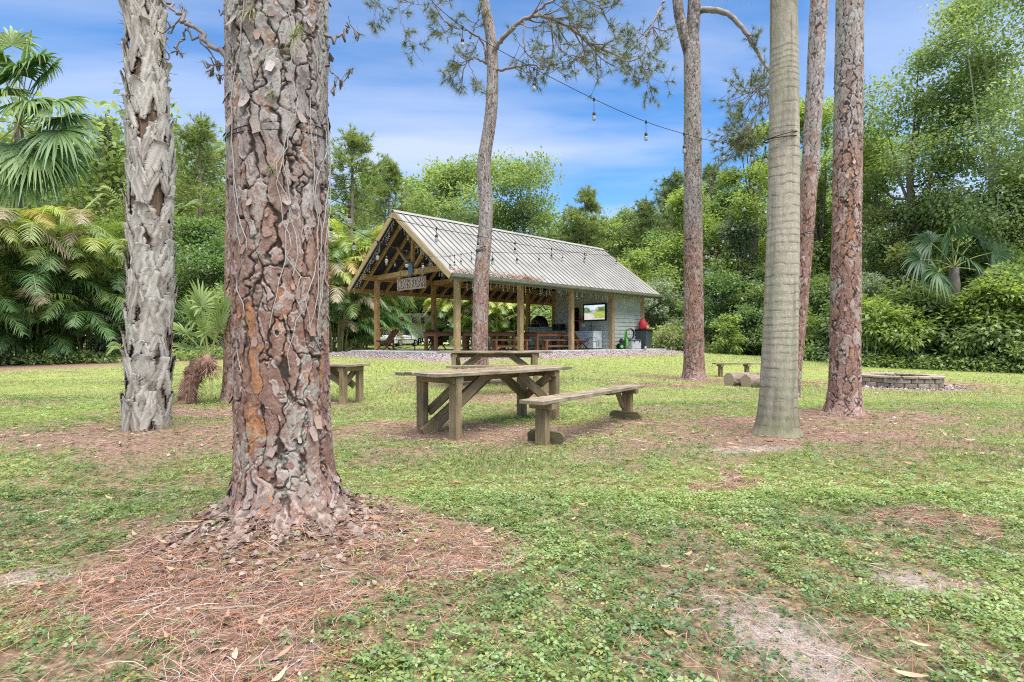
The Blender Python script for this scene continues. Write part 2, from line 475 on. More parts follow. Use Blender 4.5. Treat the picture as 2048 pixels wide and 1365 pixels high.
def ell(x, y, cx, cy, rx, ry, rot=0.0, soft=.35):
    c, s_ = math.cos(rot), math.sin(rot)
    u = (x - cx) * c + (y - cy) * s_; v = -(x - cx) * s_ + (y - cy) * c
    d = np.sqrt((u / rx) ** 2 + (v / ry) ** 2)
    return 1 - sstep(1 - soft, 1 + soft, d)
def masks(x, y):
    p = np.stack([x, y, 0 * x], 1)
    wx = (fbm(p * 2.1, 5, 3) - .5) * 1.5; wy = (fbm(p * 2.1, 5, 9) - .5) * 1.5
    near = np.clip(np.hypot(x, y) / 4, .35, 1)
    X, Y = x + wx * near, y + wy * near
    lit = np.zeros(len(x))
    for a in ((-1.05, 2.85, .85, .5), (-.55, 2.9, .55, .38), (-.95, 2.2, .42, .5), (-1.6, 2.55, .75, .3), (-1.3, 3.3, .75, .5),
              (-4.3, 6.1, 1.7, .6), (-3.0, 6.7, 1.3, .7), (-4.6, 8.2, 1.0, .6),
              (0.1, 6.85, 1.8, .75), (-.75, 6.6, .9, .5), (1.5, 7.6, .8, .45), (-1.5, 7.2, .8, .4),
              (3.3, 6.45, 1.5, .62), (4.7, 7.6, 1.5, .75), (3.0, 7.4, 1.0, .45), (4.9, 14.6, 1.5, 1.0), (3.4, 12.2, 1.2, .5),
              (-.8, 12.2, 1.5, 1.0), (-3.1, 10.0, .7, .5), (.1, 10.2, 1.2, .5), (9.4, 13.4, 2.5, 2.0), (6.4, 14.8, .9, .5),
              (1.75, 4.6, .28, .13), (2.7, 3.55, .3, .1), (1.45, 3.6, .12, .12), (5.4, 5.3, .6, .2)):
        lit = np.maximum(lit, ell(X, Y, *a, soft=.55))
    sand = np.maximum(ell(x + wx * .25, y + wy * .25, 1.02, 2.12, .16, .38, .25, .8), ell(x + wx * .2, y + wy * .2, 1.98, 2.6, .22, .14, 0, .8))
    sand = np.maximum(sand, ell(x + wx * .2, y + wy * .2, -2.35, 2.75, .22, .1, 0, .6) * .8)
    sand = np.maximum(sand, ell(x + wx * .2, y + wy * .2, 2.4, 5.75, .55, .12, 0, .6) * .6)
    s, t = st(x + wx * .35, y + wy * .35)
    dist = np.maximum(np.maximum(SLAB[0] - s, s - SLAB[1]), np.maximum(SLAB[2] - t, t - SLAB[3]))
    grav = 1 - sstep(1.15, 1.75, dist)
    pit = 1 - sstep(1.05, 1.5, np.hypot(x + wx * .3 - 9.1, (y + wy * .3 - 13.2) * 1.0))
    mulch = np.maximum(sstep(.35, .9, dist) * grav, pit * .7)
    back = sstep(4.5, 7.5, t) * (1 - sstep(24, 30, y * .55 + 12)) * (1 - sstep(10, 14, t))
    patch = fbm(p * .9, 4, 21); fine = fbm(p * 4.5, 3, 22)
    thin = sstep(.40, .56, patch * .65 + fine * .35 + .03)
    green = np.clip((.28 + .72 * thin) * (1 - .93 * lit) * (1 - .93 * sand), 0, 1)
    green = np.where(y > 9, np.clip((.75 + .25 * thin) * (1 - .85 * lit), 0, 1), green)
    green = green * (1 - grav) * (1 - pit) * (1 - back)
    return dict(green=green, lit=np.maximum(lit, back), sand=sand, grav=np.maximum(grav, pit), mulch=mulch, patch=patch, fine=fine)

def pad(x, y, z):
    """gravel banked up against the slab"""
    s, t = st(x, y); d = np.maximum(np.maximum(np.maximum(SLAB[0] - s, s - SLAB[1]), np.maximum(SLAB[2] - t, t - SLAB[3])), 0)
    return np.maximum(z, np.where(d < 2.2, SLAB_Z - .055 - d * .125, -9))
def build_ground():
    az = np.concatenate([np.linspace(-52, 52, 460), np.linspace(52, 308, 60)[1:-1]])
    az = np.radians(az); r = np.concatenate([[.25], np.geomspace(.8, 60, 470), np.geomspace(60, 900, 26)[1:]])
    A, R = np.meshgrid(az, r); x = (np.sin(A) * R).ravel(); y = (np.cos(A) * R).ravel()
    z = gz(x, y)
    m = masks(x, y)
    p = np.stack([x, y, 0 * x], 1)
    k = 1 - sstep(10, 18, np.hypot(x, y))
    z = z + (fbm(p * 2.2, 4, 5) - .5) * .05 * k + (fbm(p * 9, 3, 6) - .5) * .02 * k
    # roots and humus heaped round the big pine
    dr = np.hypot(x + 1.33, y - 3.3)
    z = z + .20 * np.exp(-(dr / .50) ** 2) + .06 * np.exp(-(dr / .9) ** 2) * (.4 + fbm(p * 6, 3, 7))
    dr = np.hypot(x + 4.15, y - 6.4); z = z + .10 * np.exp(-(dr / .9) ** 2)
    dr = np.hypot(x - 4.55, y - 7.7); z = z + .07 * np.exp(-(dr / .8) ** 2)
    s, t = st(x, y)
    inside = (s > SLAB[0] - .1) & (s < SLAB[1] + .1) & (t > SLAB[2] - .1) & (t < SLAB[3] + .1)
    z = pad(x, y, z); core = (s > SLAB[0] + .15) & (s < SLAB[1] - .15) & (t > SLAB[2] + .15) & (t < SLAB[3] - .15); z = np.where(core, SLAB_Z - .25, np.minimum(z, np.where((s > SLAB[0] - 1) & (s < SLAB[1] + 1) & (t > SLAB[2] - 1) & (t < SLAB[3] + 1), SLAB_Z - .05, 9)))
    n, q = len(r), len(az)
    i = (np.arange(n - 1) * q)[:, None]; j = np.arange(q)[None]; j2 = (j + 1) % q
    Fq = np.stack([i + j, i + j2, i + q + j2, i + q + j], -1).reshape(-1, 4)
    cap = np.array([list(range(q))[::-1]])
    mt, nt, b, o = new_mat('lawn_soil')
    at = {k_: N(nt, 'ShaderNodeAttribute', attribute_name=k_) for k_ in ('green', 'lit', 'sand', 'grav', 'mulch')}
    tc = N(nt, 'ShaderNodeTexCoord')
    def nz(sc, det=6.0, ro=.6):
        q_ = N(nt, 'ShaderNodeTexNoise', Scale=sc, Detail=det, Roughness=ro); L(nt, tc.outputs['Object'], q_.inputs['Vector']); return q_.outputs['Fac']
    def mix(f, a, c):
        q_ = N(nt, 'ShaderNodeMix', data_type='RGBA'); L(nt, f, q_.inputs[0])
        L(nt, a, q_.inputs[6]); L(nt, c, q_.inputs[7]); return q_.outputs[2]
    n1, n2, n3 = nz(38), nz(2.2), nz(130, 4)
    soil = ramp(nt, n1, [(.3, (.095, .062, .048)), (.5, (.245, .155, .118)), (.7, (.41, .29, .235))]).outputs[0]
    grs = ramp(nt, n1, [(.28, (.10, .085, .045)), (.5, (.215, .205, .085)), (.72, (.36, .34, .16))]).outputs[0]
    far = ramp(nt, n2, [(.3, (.21, .27, .07)), (.5, (.285, .345, .095)), (.7, (.36, .40, .14))]).outputs[0]
    cd = N(nt, 'ShaderNodeSeparateXYZ'); L(nt, tc.outputs['Object'], cd.inputs[0])
    fr = N(nt, 'ShaderNodeMapRange'); fr.inputs[1].default_value = 5; fr.inputs[2].default_value = 11; L(nt, cd.outputs['Y'], fr.inputs[0])
    fm = N(nt, 'ShaderNodeMath', operation='MULTIPLY'); fm.inputs[1].default_value = .75; L(nt, fr.outputs[0], fm.inputs[0])
    grs = mix(fm.outputs[0], grs, far)
    sn = ramp(nt, n3, [(.35, (.23, .19, .165)), (.65, (.50, .45, .405))]).outputs[0]
    vo = N(nt, 'ShaderNodeTexVoronoi', Scale=24.0); L(nt, tc.outputs['Object'], vo.inputs['Vector'])
    sv = N(nt, 'ShaderNodeSeparateColor'); L(nt, vo.outputs['Color'], sv.inputs[0])
    gv = ramp(nt, sv.outputs[0], [(.0, (.10, .088, .10)), (.5, (.27, .245, .26)), (.9, (.44, .41, .42))]).outputs[0]
    mu = ramp(nt, sv.outputs[1], [(.0, (.13, .085, .07)), (.5, (.29, .22, .19)), (.9, (.45, .38, .345))]).outputs[0]
    n4 = N(nt, 'ShaderNodeMath', operation='MULTIPLY'); n4.inputs[1].default_value = .75; L(nt, at['mulch'].outputs['Fac'], n4.inputs[0])
    gv = mix(n4.outputs[0], gv, mu)
    c = mix(at['green'].outputs['Fac'], soil, grs)
    c = mix(at['sand'].outputs['Fac'], c, sn); c = mix(at['grav'].outputs['Fac'], c, gv)
    L(nt, c, b.inputs['Base Color']); b.inputs['Roughness'].default_value = .95; b.inputs['Specular IOR Level'].default_value = .1
    ad = N(nt, 'ShaderNodeMath', operation='ADD'); L(nt, n1, ad.inputs[0]); L(nt, n3, ad.inputs[1])
    bp = N(nt, 'ShaderNodeBump', Strength=.7, Distance=.03); L(nt, ad.outputs[0], bp.inputs['Height']); L(nt, bp.outputs[0], b.inputs['Normal'])
    g = np_mesh('ground', np.stack([x, y, z], 1), [Fq, cap], mt, smooth=True, extra={k_: m[k_] for k_ in ('green', 'lit', 'sand', 'grav', 'mulch')})
    tag(g, 'lawn and bare soil round the trees', None, None, 'structure')
    return g
ground = build_ground()

def scatter(n, y0, y1, power, rng, wide=1.05):
    """random ground points in the view wedge; power 1 = even per square metre, 0 = thins out with distance"""
    ys = np.linspace(y0, y1, 400); c = np.cumsum(ys ** power); c /= c[-1]
    y = np.interp(rng.random(n), c, ys); x = (rng.random(n) * 2 - 1) * wide * y
    return x, y
def zofs(x, y):
    p = np.stack([x, y, 0 * x], 1); k = 1 - sstep(10, 18, np.hypot(x, y))
    z = gz(x, y) + (fbm(p * 2.2, 4, 5) - .5) * .05 * k + (fbm(p * 9, 3, 6) - .5) * .02 * k
    dr = np.hypot(x + 1.33, y - 3.3)
    z = z + .20 * np.exp(-(dr / .50) ** 2) + .06 * np.exp(-(dr / .9) ** 2) * (.4 + fbm(p * 6, 3, 7))
    dr = np.hypot(x + 4.15, y - 6.4); z = z + .10 * np.exp(-(dr / .9) ** 2)
    dr = np.hypot(x - 4.55, y - 7.7); z = z + .07 * np.exp(-(dr / .8) ** 2)
    return z
def lerp3(a, b, t): return np.asarray(a)[None] * (1 - t[:, None]) + np.asarray(b)[None] * t[:, None]

M_WEED = leaf_mat('weed_leaf', .38, .05, .5)
M_GRASS = leaf_mat('grass_blade', .35, .03, .5)
M_NEEDLE = attr_mat('dry_needles', .85, 0, 40, .1, .1)

def ground_cover():
    rng = np.random.default_rng(11); lv = Leaves()
    for (n, y0, y1, pw, s0, s1) in ((62000, 1.55, 4.2, .75, .011, .029), (56000, 4.0, 9.5, .55, .016, .032)):
        x, y = scatter(n, y0, y1, pw, rng); m = masks(x, y)
        grassy = sstep(.45, .75, fbm(np.stack([x, y, 0 * x], 1) * .55, 3, 41) + .3 * ell(x, y, 4.7, 5.6, 2.0, 1.5, 0, .6))
        keep = rng.random(n) < np.clip(m['green'] * 1.15 + .035, 0, 1) * (1 - .75 * grassy) * (1 - m['grav'])
        x, y = x[keep], y[keep]; k = len(x); ga = m['fine'][keep]; pa = m['patch'][keep]
        z = zofs(x, y) + rng.random(k) ** 1.5 * .045 * np.clip(.4 + m['green'][keep], 0, 1) + .004
        sz = s0 + (s1 - s0) * rng.random(k) ** 1.6
        t = np.clip((pa - .35) / .3 * .6 + rng.normal(0, .19, k) + .26, 0, 1)
        c = lerp3((.08, .16, .045), (.295, .40, .12), t)
        yel = rng.random(k) < .10; c[yel] = lerp3((.30, .33, .07), (.36, .32, .10), rng.random(yel.sum()))
        a0 = rng.random(k) * 6.28; el = rng.normal(.15, .3, k)
        tilt = unit(np.stack([rng.normal(0, .38, k), rng.normal(0, .38, k), np.ones(k)], 1))
        for q in range(3):
            a = a0 + q * 2.1 + rng.normal(0, .2, k)
            D = np.stack([np.cos(a), np.sin(a), el], 1); D = unit(D - tilt * (D * tilt).sum(1, keepdims=True) * .8)
            C = np.stack([x, y, z], 1) + D * (sz * .12)[:, None]
            lv.quads(C, D, tilt, sz * rng.uniform(.85, 1.15, k), sz * .68, c * rng.uniform(.85, 1.15, (k, 1)), fold=.12, droop=.1, mid=.5)
    o = lv.build('ground_cover', M_WEED); tag(o, 'low creeping clover-like weeds carpeting the foreground lawn', None, None, 'stuff')
def grass():
    rng = np.random.default_rng(12); lv = Leaves()
    for (n, y0, y1, pw, h0, h1) in ((80000, 1.55, 6, .6, .02, .06), (110000, 4.5, 13, .45, .025, .06), (120000, 11, 36, .2, .03, .07)):
        x, y = scatter(n, y0, y1, pw, rng); m = masks(x, y)
        lush = sstep(.45, .75, fbm(np.stack([x, y, 0 * x], 1) * .55, 3, 41) + .3 * ell(x, y, 4.7, 5.6, 2.0, 1.5, 0, .6))
        s, t = st(x, y)
        out = ~((s > SLAB[0] - .6) & (s < SLAB[1] + .6) & (t > SLAB[2] - .6) & (t < SLAB[3] + 3))
        keep = (rng.random(n) < np.clip(m['green'] * (.45 + .7 * lush if y1 < 12 else 1), 0, 1) * (1 - m['grav']) * .97 + .012) & out & (np.hypot(x - 9.1, y - 13.2) > 1.3)
        x, y, lush = x[keep], y[keep], lush[keep]; k = len(x)
        h = (h0 + (h1 - h0) * rng.random(k) ** 1.5) * (.8 + .7 * lush) * (1 + .3 * (y > 20))
        w_ = np.maximum(.0032, .62 * y / 560) * rng.uniform(.7, 1.3, k)
        a = rng.random(k) * 6.28; ln = np.abs(rng.normal(.35, .35, k))
        D = unit(np.stack([np.cos(a) * ln, np.sin(a) * ln, np.ones(k)], 1))
        b = a + 1.57 + rng.normal(0, .6, k); Sd = np.stack([np.cos(b), np.sin(b), 0 * b], 1)
        Sd = np.where((rng.random(k) < .7)[:, None], np.array([[1.0, 0, 0]]), Sd)
        tt = np.clip(rng.random(k) * .8 + (m['patch'][keep] - .4) * 1.4, 0, 1)
        c = lerp3((.12, .185, .05), (.335, .405, .13), tt)
        c = c * (1 - .35 * lush[:, None] * (y < 10)[:, None]) * np.where(y[:, None] > 10, 1.12, 1.0)
        dry = rng.random(k) < .12; c[dry] = lerp3((.34, .28, .13), (.42, .36, .2), rng.random(dry.sum()))
        lv.tris(np.stack([x, y, zofs(x, y) - .004], 1), D, Sd, h, w_, c, bend=np.stack([np.cos(a) * h * .3, np.sin(a) * h * .3, -h * .12], 1))
    o = lv.build('grass', M_GRASS); tag(o, 'short yellow green lawn grass around the trees and tables', None, None, 'stuff')
def litter():
    rng = np.random.default_rng(13); lv = Leaves()
    for (n, y0, y1, pw, bare) in ((70000, 1.55, 4.6, .6, .10), (50000, 4.4, 16, .5, .06)):
        x, y = scatter(n, y0, y1, pw, rng); m = masks(x, y)
        mat_ = sstep(.30, .62, fbm(np.stack([x, y, 0 * x], 1) * 5.5, 3, 77))
        keep = rng.random(n) < np.clip(m['lit'] * (.25 + .9 * mat_) + m['sand'] * .12 + bare, 0, 1) * (1 - m['grav'] * .9)
        x, y = x[keep], y[keep]; k = len(x)
        ln = rng.uniform(.07, .22, k); w_ = np.maximum(.0017, .27 * y / 560) * rng.uniform(.7, 1.3, k)
        a = rng.random(k) * 6.28; d = np.stack([np.cos(a), np.sin(a), rng.normal(0, .10, k)], 1)
        cv = rng.normal(0, .16, k)[:, None] * np.stack([-np.sin(a), np.cos(a), 0 * a], 1)
        C = np.stack([x, y, zofs(x, y) + rng.random(k) ** 2 * .03 + .006], 1)
        tt = np.linspace(-.5, .5, 4)
        P = C[:, None] + d[:, None] * (ln[:, None] * tt[None])[:, :, None] + cv[:, None] * (ln[:, None] * (tt[None] ** 2 * 4))[:, :, None]
        P[:, :, 2] += (.25 - tt[None] ** 2) * (ln * rng.uniform(0, .22, k))[:, None]
        Sd = np.stack([-np.sin(a), np.cos(a), rng.normal(0, .4, k)], 1)[:, None]
        t = rng.random(k)
        c = lerp3((.17, .075, .045), (.48, .26, .17), t)
        g_ = rng.random(k) < .32; c[g_] = lerp3((.22, .17, .145), (.55, .46, .40), rng.random(g_.sum()))
        lv.strip(P, Sd, w_[:, None] * np.array([[.6, 1, 1, .4]]), c)
    o = lv.build('pine_needle_litter', M_NEEDLE); tag(o, 'red brown fallen pine needles spread under the trees', None, None, 'stuff')
    lv = Leaves()      # bark crumbs, dead leaves
    for (n, y0, y1, s0, s1) in ((9000, 1.55, 4.6, .006, .022), (5000, 4.4, 14, .012, .035)):
        x, y = scatter(n, y0, y1, .6, rng); m = masks(x, y)
        keep = rng.random(n) < np.clip(m['lit'] * .9 + .03, 0, 1) * (1 - m['grav'])
        x, y = x[keep], y[keep]; k = len(x); s_ = rng.uniform(s0, s1, k)
        a = rng.random(k) * 6.28; D = unit(np.stack([np.cos(a), np.sin(a), rng.normal(0, .3, k)], 1))
        Nn = unit(np.stack([rng.normal(0, .4, k), rng.normal(0, .4, k), np.ones(k)], 1))
        c = lerp3((.12, .06, .045), (.50, .40, .35), rng.random(k) ** 1.3)
        lv.quads(np.stack([x, y, zofs(x, y) + .008], 1), D, Nn, s_ * 1.5, s_, c, fold=.2)
    n = 2600; a = rng.random(n) * 6.28; r_ = .26 + np.abs(rng.normal(0, .22, n)); x = -1.33 + np.cos(a) * r_; y = 3.3 + np.sin(a) * r_; s_ = rng.uniform(.008, .034, n)
    D = unit(np.stack([np.cos(a) + rng.normal(0, .9, n), np.sin(a) + rng.normal(0, .9, n), rng.normal(-.1, .4, n)], 1)); Nn = unit(np.stack([np.cos(a) * .5 + rng.normal(0, .4, n), np.sin(a) * .5 + rng.normal(0, .4, n), np.ones(n)], 1))
    lv.quads(np.stack([x, y, zofs(x, y) + .006 + rng.random(n) * .014], 1), D, Nn, s_ * 1.6, s_ * 1.2, lerp3((.10, .062, .046), (.38, .30, .26), rng.random(n)), fold=.2)
    n = 420; x, y = scatter(n, 1.6, 7.5, .7, rng); k = n
    m = masks(x, y); kp = rng.random(n) < .25 + .5 * m['lit']; x, y = x[kp], y[kp]; k = len(x)
    a = rng.random(k) * 6.28; ln = rng.uniform(.05, .12, k); d = np.stack([np.cos(a), np.sin(a), 0 * a], 1); sd = np.stack([-np.sin(a), np.cos(a), rng.normal(0, .5, k)], 1)
    tt = np.linspace(0, 1, 6); C = np.stack([x, y, zofs(x, y) + .02 + rng.random(k) * .02], 1)
    P = C[:, None] + d[:, None] * (ln[:, None] * tt[None])[:, :, None] + (sd * np.array([1, 1, 0]))[:, None] * (rng.normal(0, .3, k)[:, None] * ln[:, None] * (tt[None] - .5) ** 2 * 2)[:, :, None]
    P[:, :, 2] += (np.abs(tt[None] - .5) * 2) ** 2 * (ln * rng.uniform(.02, .2, k))[:, None]
    lv.strip(P, unit(sd)[:, None], (ln * .24)[:, None] * np.array([[.1, .7, 1, .95, .6, .05]]), lerp3((.30, .16, .10), (.58, .38, .26), rng.random(k)))
    o = lv.build('bark_and_leaf_litter', M_NEEDLE); tag(o, 'scraps of bark and curled dead leaves on the ground', None, None, 'stuff')
    # gravel stones and mulch chips round the slab and the fire pit
    lv = Leaves(); n = 26000; s_ = rng.uniform(SLAB[0] - 2, SLAB[1] + 2.2, n); t_ = rng.uniform(SLAB[2] - 1.9, SLAB[3] + 1.6, n)
    x, y = xy(s_, t_); x = np.concatenate([x, 9.1 + rng.normal(0, .9, 3500)]); y = np.concatenate([y, 13.2 + rng.normal(0, .9, 3500)])
    m = masks(x, y); s_, t_ = st(x, y)
    ok = (rng.random(len(x)) < m['grav']) & ~((s_ > SLAB[0]) & (s_ < SLAB[1]) & (t_ > SLAB[2]) & (t_ < SLAB[3]))
    x, y, mu = x[ok], y[ok], m['mulch'][ok]; k = len(x); s_ = rng.uniform(.02, .05, k)
    a = rng.random(k) * 6.28; D = unit(np.stack([np.cos(a), np.sin(a), rng.normal(0, .5, k)], 1)); Nn = unit(np.stack([rng.normal(0, .5, k), rng.normal(0, .5, k) - .4, np.ones(k)], 1))
    c = np.where((rng.random(k) < mu)[:, None], lerp3((.16, .10, .08), (.44, .36, .32), rng.random(k)), lerp3((.12, .11, .12), (.50, .47, .49), rng.random(k)))
    z = np.minimum(pad(x, y, gz(x, y)), SLAB_Z - .05)
    lv.quads(np.stack([x, y, z + .012], 1), D, Nn, s_ * 1.4, s_, c, fold=.35)
    o = lv.build('gravel', M_NEEDLE); tag(o, 'grey purple gravel and mulch round the pavilion slab and fire pit', None, None, 'stuff')
ground_cover(); grass(); litter()
# ================================================================ trunks
M_BARK = attr_mat('pine_bark', .9, .5, 90, .12, .22)
M_PALMBARK = attr_mat('palm_bark', .9, .5, 70, .12, .2)
M_TWIG = attr_mat('twig', .9, .3, 60, .1, .2)
M_PNEEDLE = leaf_mat('pine_needle', .25, .05, .4)

def bark_grid(path, rad, nth, nz, z0, z1, flare=None, lobes=None):
    """unrolled trunk surface: theta x height"""
    th = np.linspace(0, 2 * np.pi, nth, endpoint=False); zz = np.linspace(z0, z1, nz)
    T, Z = np.meshgrid(th, zz); T = T.ravel(); Z = Z.ravel()
    r = rad(Z)
    return T, Z, r
def trunk_faces(nth, nz):
    i = (np.arange(nz - 1) * nth)[:, None]; j = np.arange(nth)[None]; j2 = (j + 1) % nth
    return [np.stack([i + j, i + j2, i + nth + j2, i + nth + j], -1).reshape(-1, 4), np.array([[(nz - 1) * nth + q for q in range(nth)]])]

def pine_trunk(parent, base, top, r0, r1, nth, nz, seed, plate=(.10, .15), deep=.018, grey=(2.2, 3.6), flare=.35, flare_h=.35, roots=5, bow=0.0, sink=.15, red=0.0, dim=1.0):
    """base, top in world; everything relative to the base"""
    base = np.array(base, float); top = np.array(top, float); H = top[2] - base[2]
    T, Z, _ = bark_grid(None, lambda z: 0 * z, nth, nz, -sink, H)
    t = Z / H
    cx = (top[0] - base[0]) * t + bow * np.sin(np.pi * t); cy = (top[1] - base[1]) * t
    r = r0 + (r1 - r0) * np.clip(t, 0, 1)
    ca, sa = np.cos(T), np.sin(T)
    rng = np.random.default_rng(seed)
    fl = np.exp(-np.maximum(Z, -.05) / flare_h)
    lob = 0
    for q in range(roots):
        a = rng.random() * 6.28; lob = lob + np.exp(3.0 * (np.cos(T - a) - 1)) * rng.uniform(.5, 1.2)
    lob = lob / np.mean(lob)
    r = r * (1 + flare * fl * (.62 + .38 * lob))
    r = r * (1 + (fbm(np.stack([ca * 1.3, sa * 1.3, Z * 1.1], 1), 3, seed) - .5) * .14)
    P = np.stack([ca * r0, sa * r0, Z], 1)
    W = np.stack([fbm(P * 7, 4, seed + 1), fbm(P * 7, 4, seed + 2), fbm(P * 7, 4, seed + 3)], 1) - .5
    Q = P / np.array([plate[0], plate[0], plate[1]]) + W * 1.15
    f1, f2, cid, vec = voronoi(Q, seed, .9)
    vl = np.sqrt((vec * vec).sum(1)) + 1e-6
    vert = np.sqrt((vec[:, :2] ** 2).sum(1)) / vl            # 1 where the neighbour lies sideways
    edge = f2 - f1
    ns = fbm(P * 30, 4, seed + 4); ns2 = fbm(P * np.array([7, 7, 4]), 3, seed + 5)
    fw = .03 + .10 * vert ** 2 + (ns2 - .5) * .10
    fis = sstep(.0, .06, edge - fw * .25 + (ns - .5) * .15)
    fis = 1 - (1 - fis) * (.10 + .90 * sstep(.50, .88, vert))  # 0 inside a fissure; level joints stay shallow
    # thin overlapping scales: steps along the contours of a warped noise, shifted plate by plate
    q2 = np.stack([P[:, 0], P[:, 1], P[:, 2] * .55], 1) * (.9 / plate[0]) + cid[:, None] * 9.1 + W * .8
    ln_ = fbm(q2, 5, seed + 6, 2.03, .55) * 15 + cid * 3; lev = np.floor(ln_); e2 = ln_ - lev
    hsh = _h(lev.astype(np.int64), (cid * 99999).astype(np.int64), 0 * lev.astype(np.int64), seed + 7)
    cid2 = hsh
    sc = deep / .016
    h = (-1 + fis) * deep * (.55 + .45 * vert) + fis * ((lev % 3) * .0024 + .0018 * e2 + (cid - .5) * .007 + (hsh - .5) * .004) * sc + (ns - .5) * .0035 * sc
    rr = r + h
    V = np.stack([cx + rr * ca, cy + rr * sa, Z], 1)
    # colour of bark: grey lilac old scales, pink brown and rust where newer scales show
    up = sstep(grey[0], grey[1], Z + (ns2 - .5) * 1.6)
    u = np.clip(cid2 * .7 + (ns - .5) * .9 + .15, 0, 1)
    stk = fbm(P * np.array([55, 55, 9]), 3, seed + 12); u = np.clip(u + (stk - .5) * .7, 0, 1)
    low = lerp3((.195, .118, .088), (.395, .275, .225), u); hi = lerp3((.20, .165, .15), (.415, .37, .35), u)
    low = low * (1 - red) + lerp3((.17, .075, .055), (.35, .195, .155), u) * red
    C = low * (1 - up[:, None]) + hi * up[:, None]
    rust = (hsh < .12 - .04 * (red > 0)) & (ns2 > .42)
    C = np.where(rust[:, None], lerp3((.30, .135, .065), (.44, .235, .13), np.clip(ns * 1.4 - .2 + (stk - .5), 0, 1)) * (1 - .45 * up[:, None]) + hi * .45 * up[:, None], C)
    pale = cid2 > .80; C = np.where(pale[:, None], C * .55 + np.array([.46, .42, .40]) * .45, C)
    C = C * (.68 + .36 * sstep(0, .16, e2))[:, None]
    dark = np.array([.066, .050, .042])
    C = C * fis[:, None] + dark * (1 - fis[:, None])
    foot = np.exp(-np.maximum(Z, 0) / (flare_h * .55)) * sstep(.35, .65, ns2 + .12)
    C = C * (1 - .55 * foot[:, None]) + lerp3((.20, .14, .115), (.47, .40, .36), ns) * .55 * foot[:, None]
    lich = sstep(.62, .72, fbm(P * np.array([5, 5, 2.2]), 4, seed + 8)) * (ns > .45)
    C = C * (1 - .5 * lich[:, None]) + np.array([.36, .38, .33]) * .5 * lich[:, None]
    C = C * dim; o = np_mesh('trunk', V, trunk_faces(nth, nz), M_BARK, parent, C, smooth=False)
    return dict(V=V, C=C, cx=cx, cy=cy, r=rr, T=T, Z=Z, H=H, o=o)

def flakes(parent, tr, n, seed, size=(.02, .06), zr=(.2, 4.5), name='bark_flakes', turn=.35):
    """loose curled scales standing off the bark"""
    rng = np.random.default_rng(seed); lv = Leaves()
    ok = np.where((tr['Z'] > zr[0]) & (tr['Z'] < zr[1]))[0]; idx = rng.choice(ok, n)
    p = tr['V'][idx]; a = tr['T'][idx]; k = n
    out = np.stack([np.cos(a), np.sin(a), 0 * a], 1); sd = np.stack([-np.sin(a), np.cos(a), 0 * a], 1)
    L_ = rng.uniform(*size, k) * 1.5; w_ = L_ * rng.uniform(.45, .8, k)
    d = unit(np.stack([0 * a, 0 * a, -np.ones(k)], 1) + sd * rng.normal(0, turn, (k, 1)) + out * rng.uniform(.0, .35, (k, 1)))
    s2 = unit(np.cross(d, out)); tt = np.linspace(0, 1, 5)
    P = (p + out * .001)[:, None] + d[:, None] * (L_[:, None] * tt[None])[:, :, None] + out[:, None] * (L_[:, None] * (tt[None] ** 2) * rng.uniform(.0, .28, (k, 1)))[:, :, None]
    c = np.minimum(tr['C'][idx], .42) * .65 + lerp3((.20, .125, .10), (.36, .29, .26), rng.random(k)) * .35
    wr = np.stack([rng.uniform(.4, .9, k), rng.uniform(.8, 1.15, k), rng.uniform(.75, 1.2, k), rng.uniform(.7, 1.15, k), rng.uniform(.45, .95, k)], 1)
    lv.strip(P, s2[:, None], w_[:, None] * wr, c)
    o = lv.build(name, M_BARK, parent); o['kind'] = 'stuff'; return o

def tufts(lv, C, D, n, ln, w, rng, col0, col1, spread=1.0):
    """pine needle tufts: n needles from each twig tip"""
    m = len(C); Cn = np.repeat(C, n, 0); Dn = np.repeat(D, n, 0)
    v = unit(Dn * .75 + rng.normal(0, .55 * spread, (m * n, 3))); k = m * n
    Cn = Cn - Dn * (rng.random(k) * .35 * ln)[:, None]
    sd = unit(np.cross(v, rand_dirs(k, rng)))
    c = lerp3(col0, col1, np.clip(np.repeat(rng.random(m), n) * .6 + rng.random(k) * .4, 0, 1))
    l_ = ln * rng.uniform(.7, 1.1, k)
    lv.tris(Cn, v, sd, l_, w, c, bend=np.stack([0 * l_, 0 * l_, -l_ * .12], 1))

def pine_branch(paths, rad, tips, start, ctrl, r0, rng, twigs=7, tl=.5):
    """a crooked limb with drooping side twigs; appends tubes and tip positions"""
    P = bez([start] + list(ctrl), 6); P = P + rng.normal(0, .012, P.shape)
    paths.append(P); rad.append(np.linspace(r0, r0 * .35, len(P)))
    for k in range(twigs):
        i = int(rng.uniform(.35, 1) * (len(P) - 1)); d = unit(P[min(i + 1, len(P) - 1)] - P[max(i - 1, 0)])
        s = unit(d * .5 + rng.normal(0, .7, 3) + np.array([0, 0, -.15])); l_ = tl * rng.uniform(.5, 1.2)
        Q = bez([P[i], P[i] + s * l_ * .5 + np.array([0, 0, -.05]) * l_, P[i] + s * l_ + np.array([0, 0, .12 * l_])], 4)
        paths.append(Q); rad.append(np.linspace(r0 * .35, .004, len(Q)))
        for j in (len(Q) - 1, len(Q) * 2 // 3): tips.append((Q[j], unit(Q[j] - Q[j - 2])))
        for q in range(3):
            s2 = unit(s * .6 + rng.normal(0, .6, 3)); i2 = rng.integers(3, len(Q)); l2 = l_ * rng.uniform(.25, .5)
            Q2 = np.stack([Q[i2 - 1], Q[i2 - 1] + s2 * l2 * .55 + np.array([0, 0, -.03]), Q[i2 - 1] + s2 * l2])
            paths.append(Q2); rad.append(np.array([.007, .005, .003])); tips.append((Q2[-1], s2))
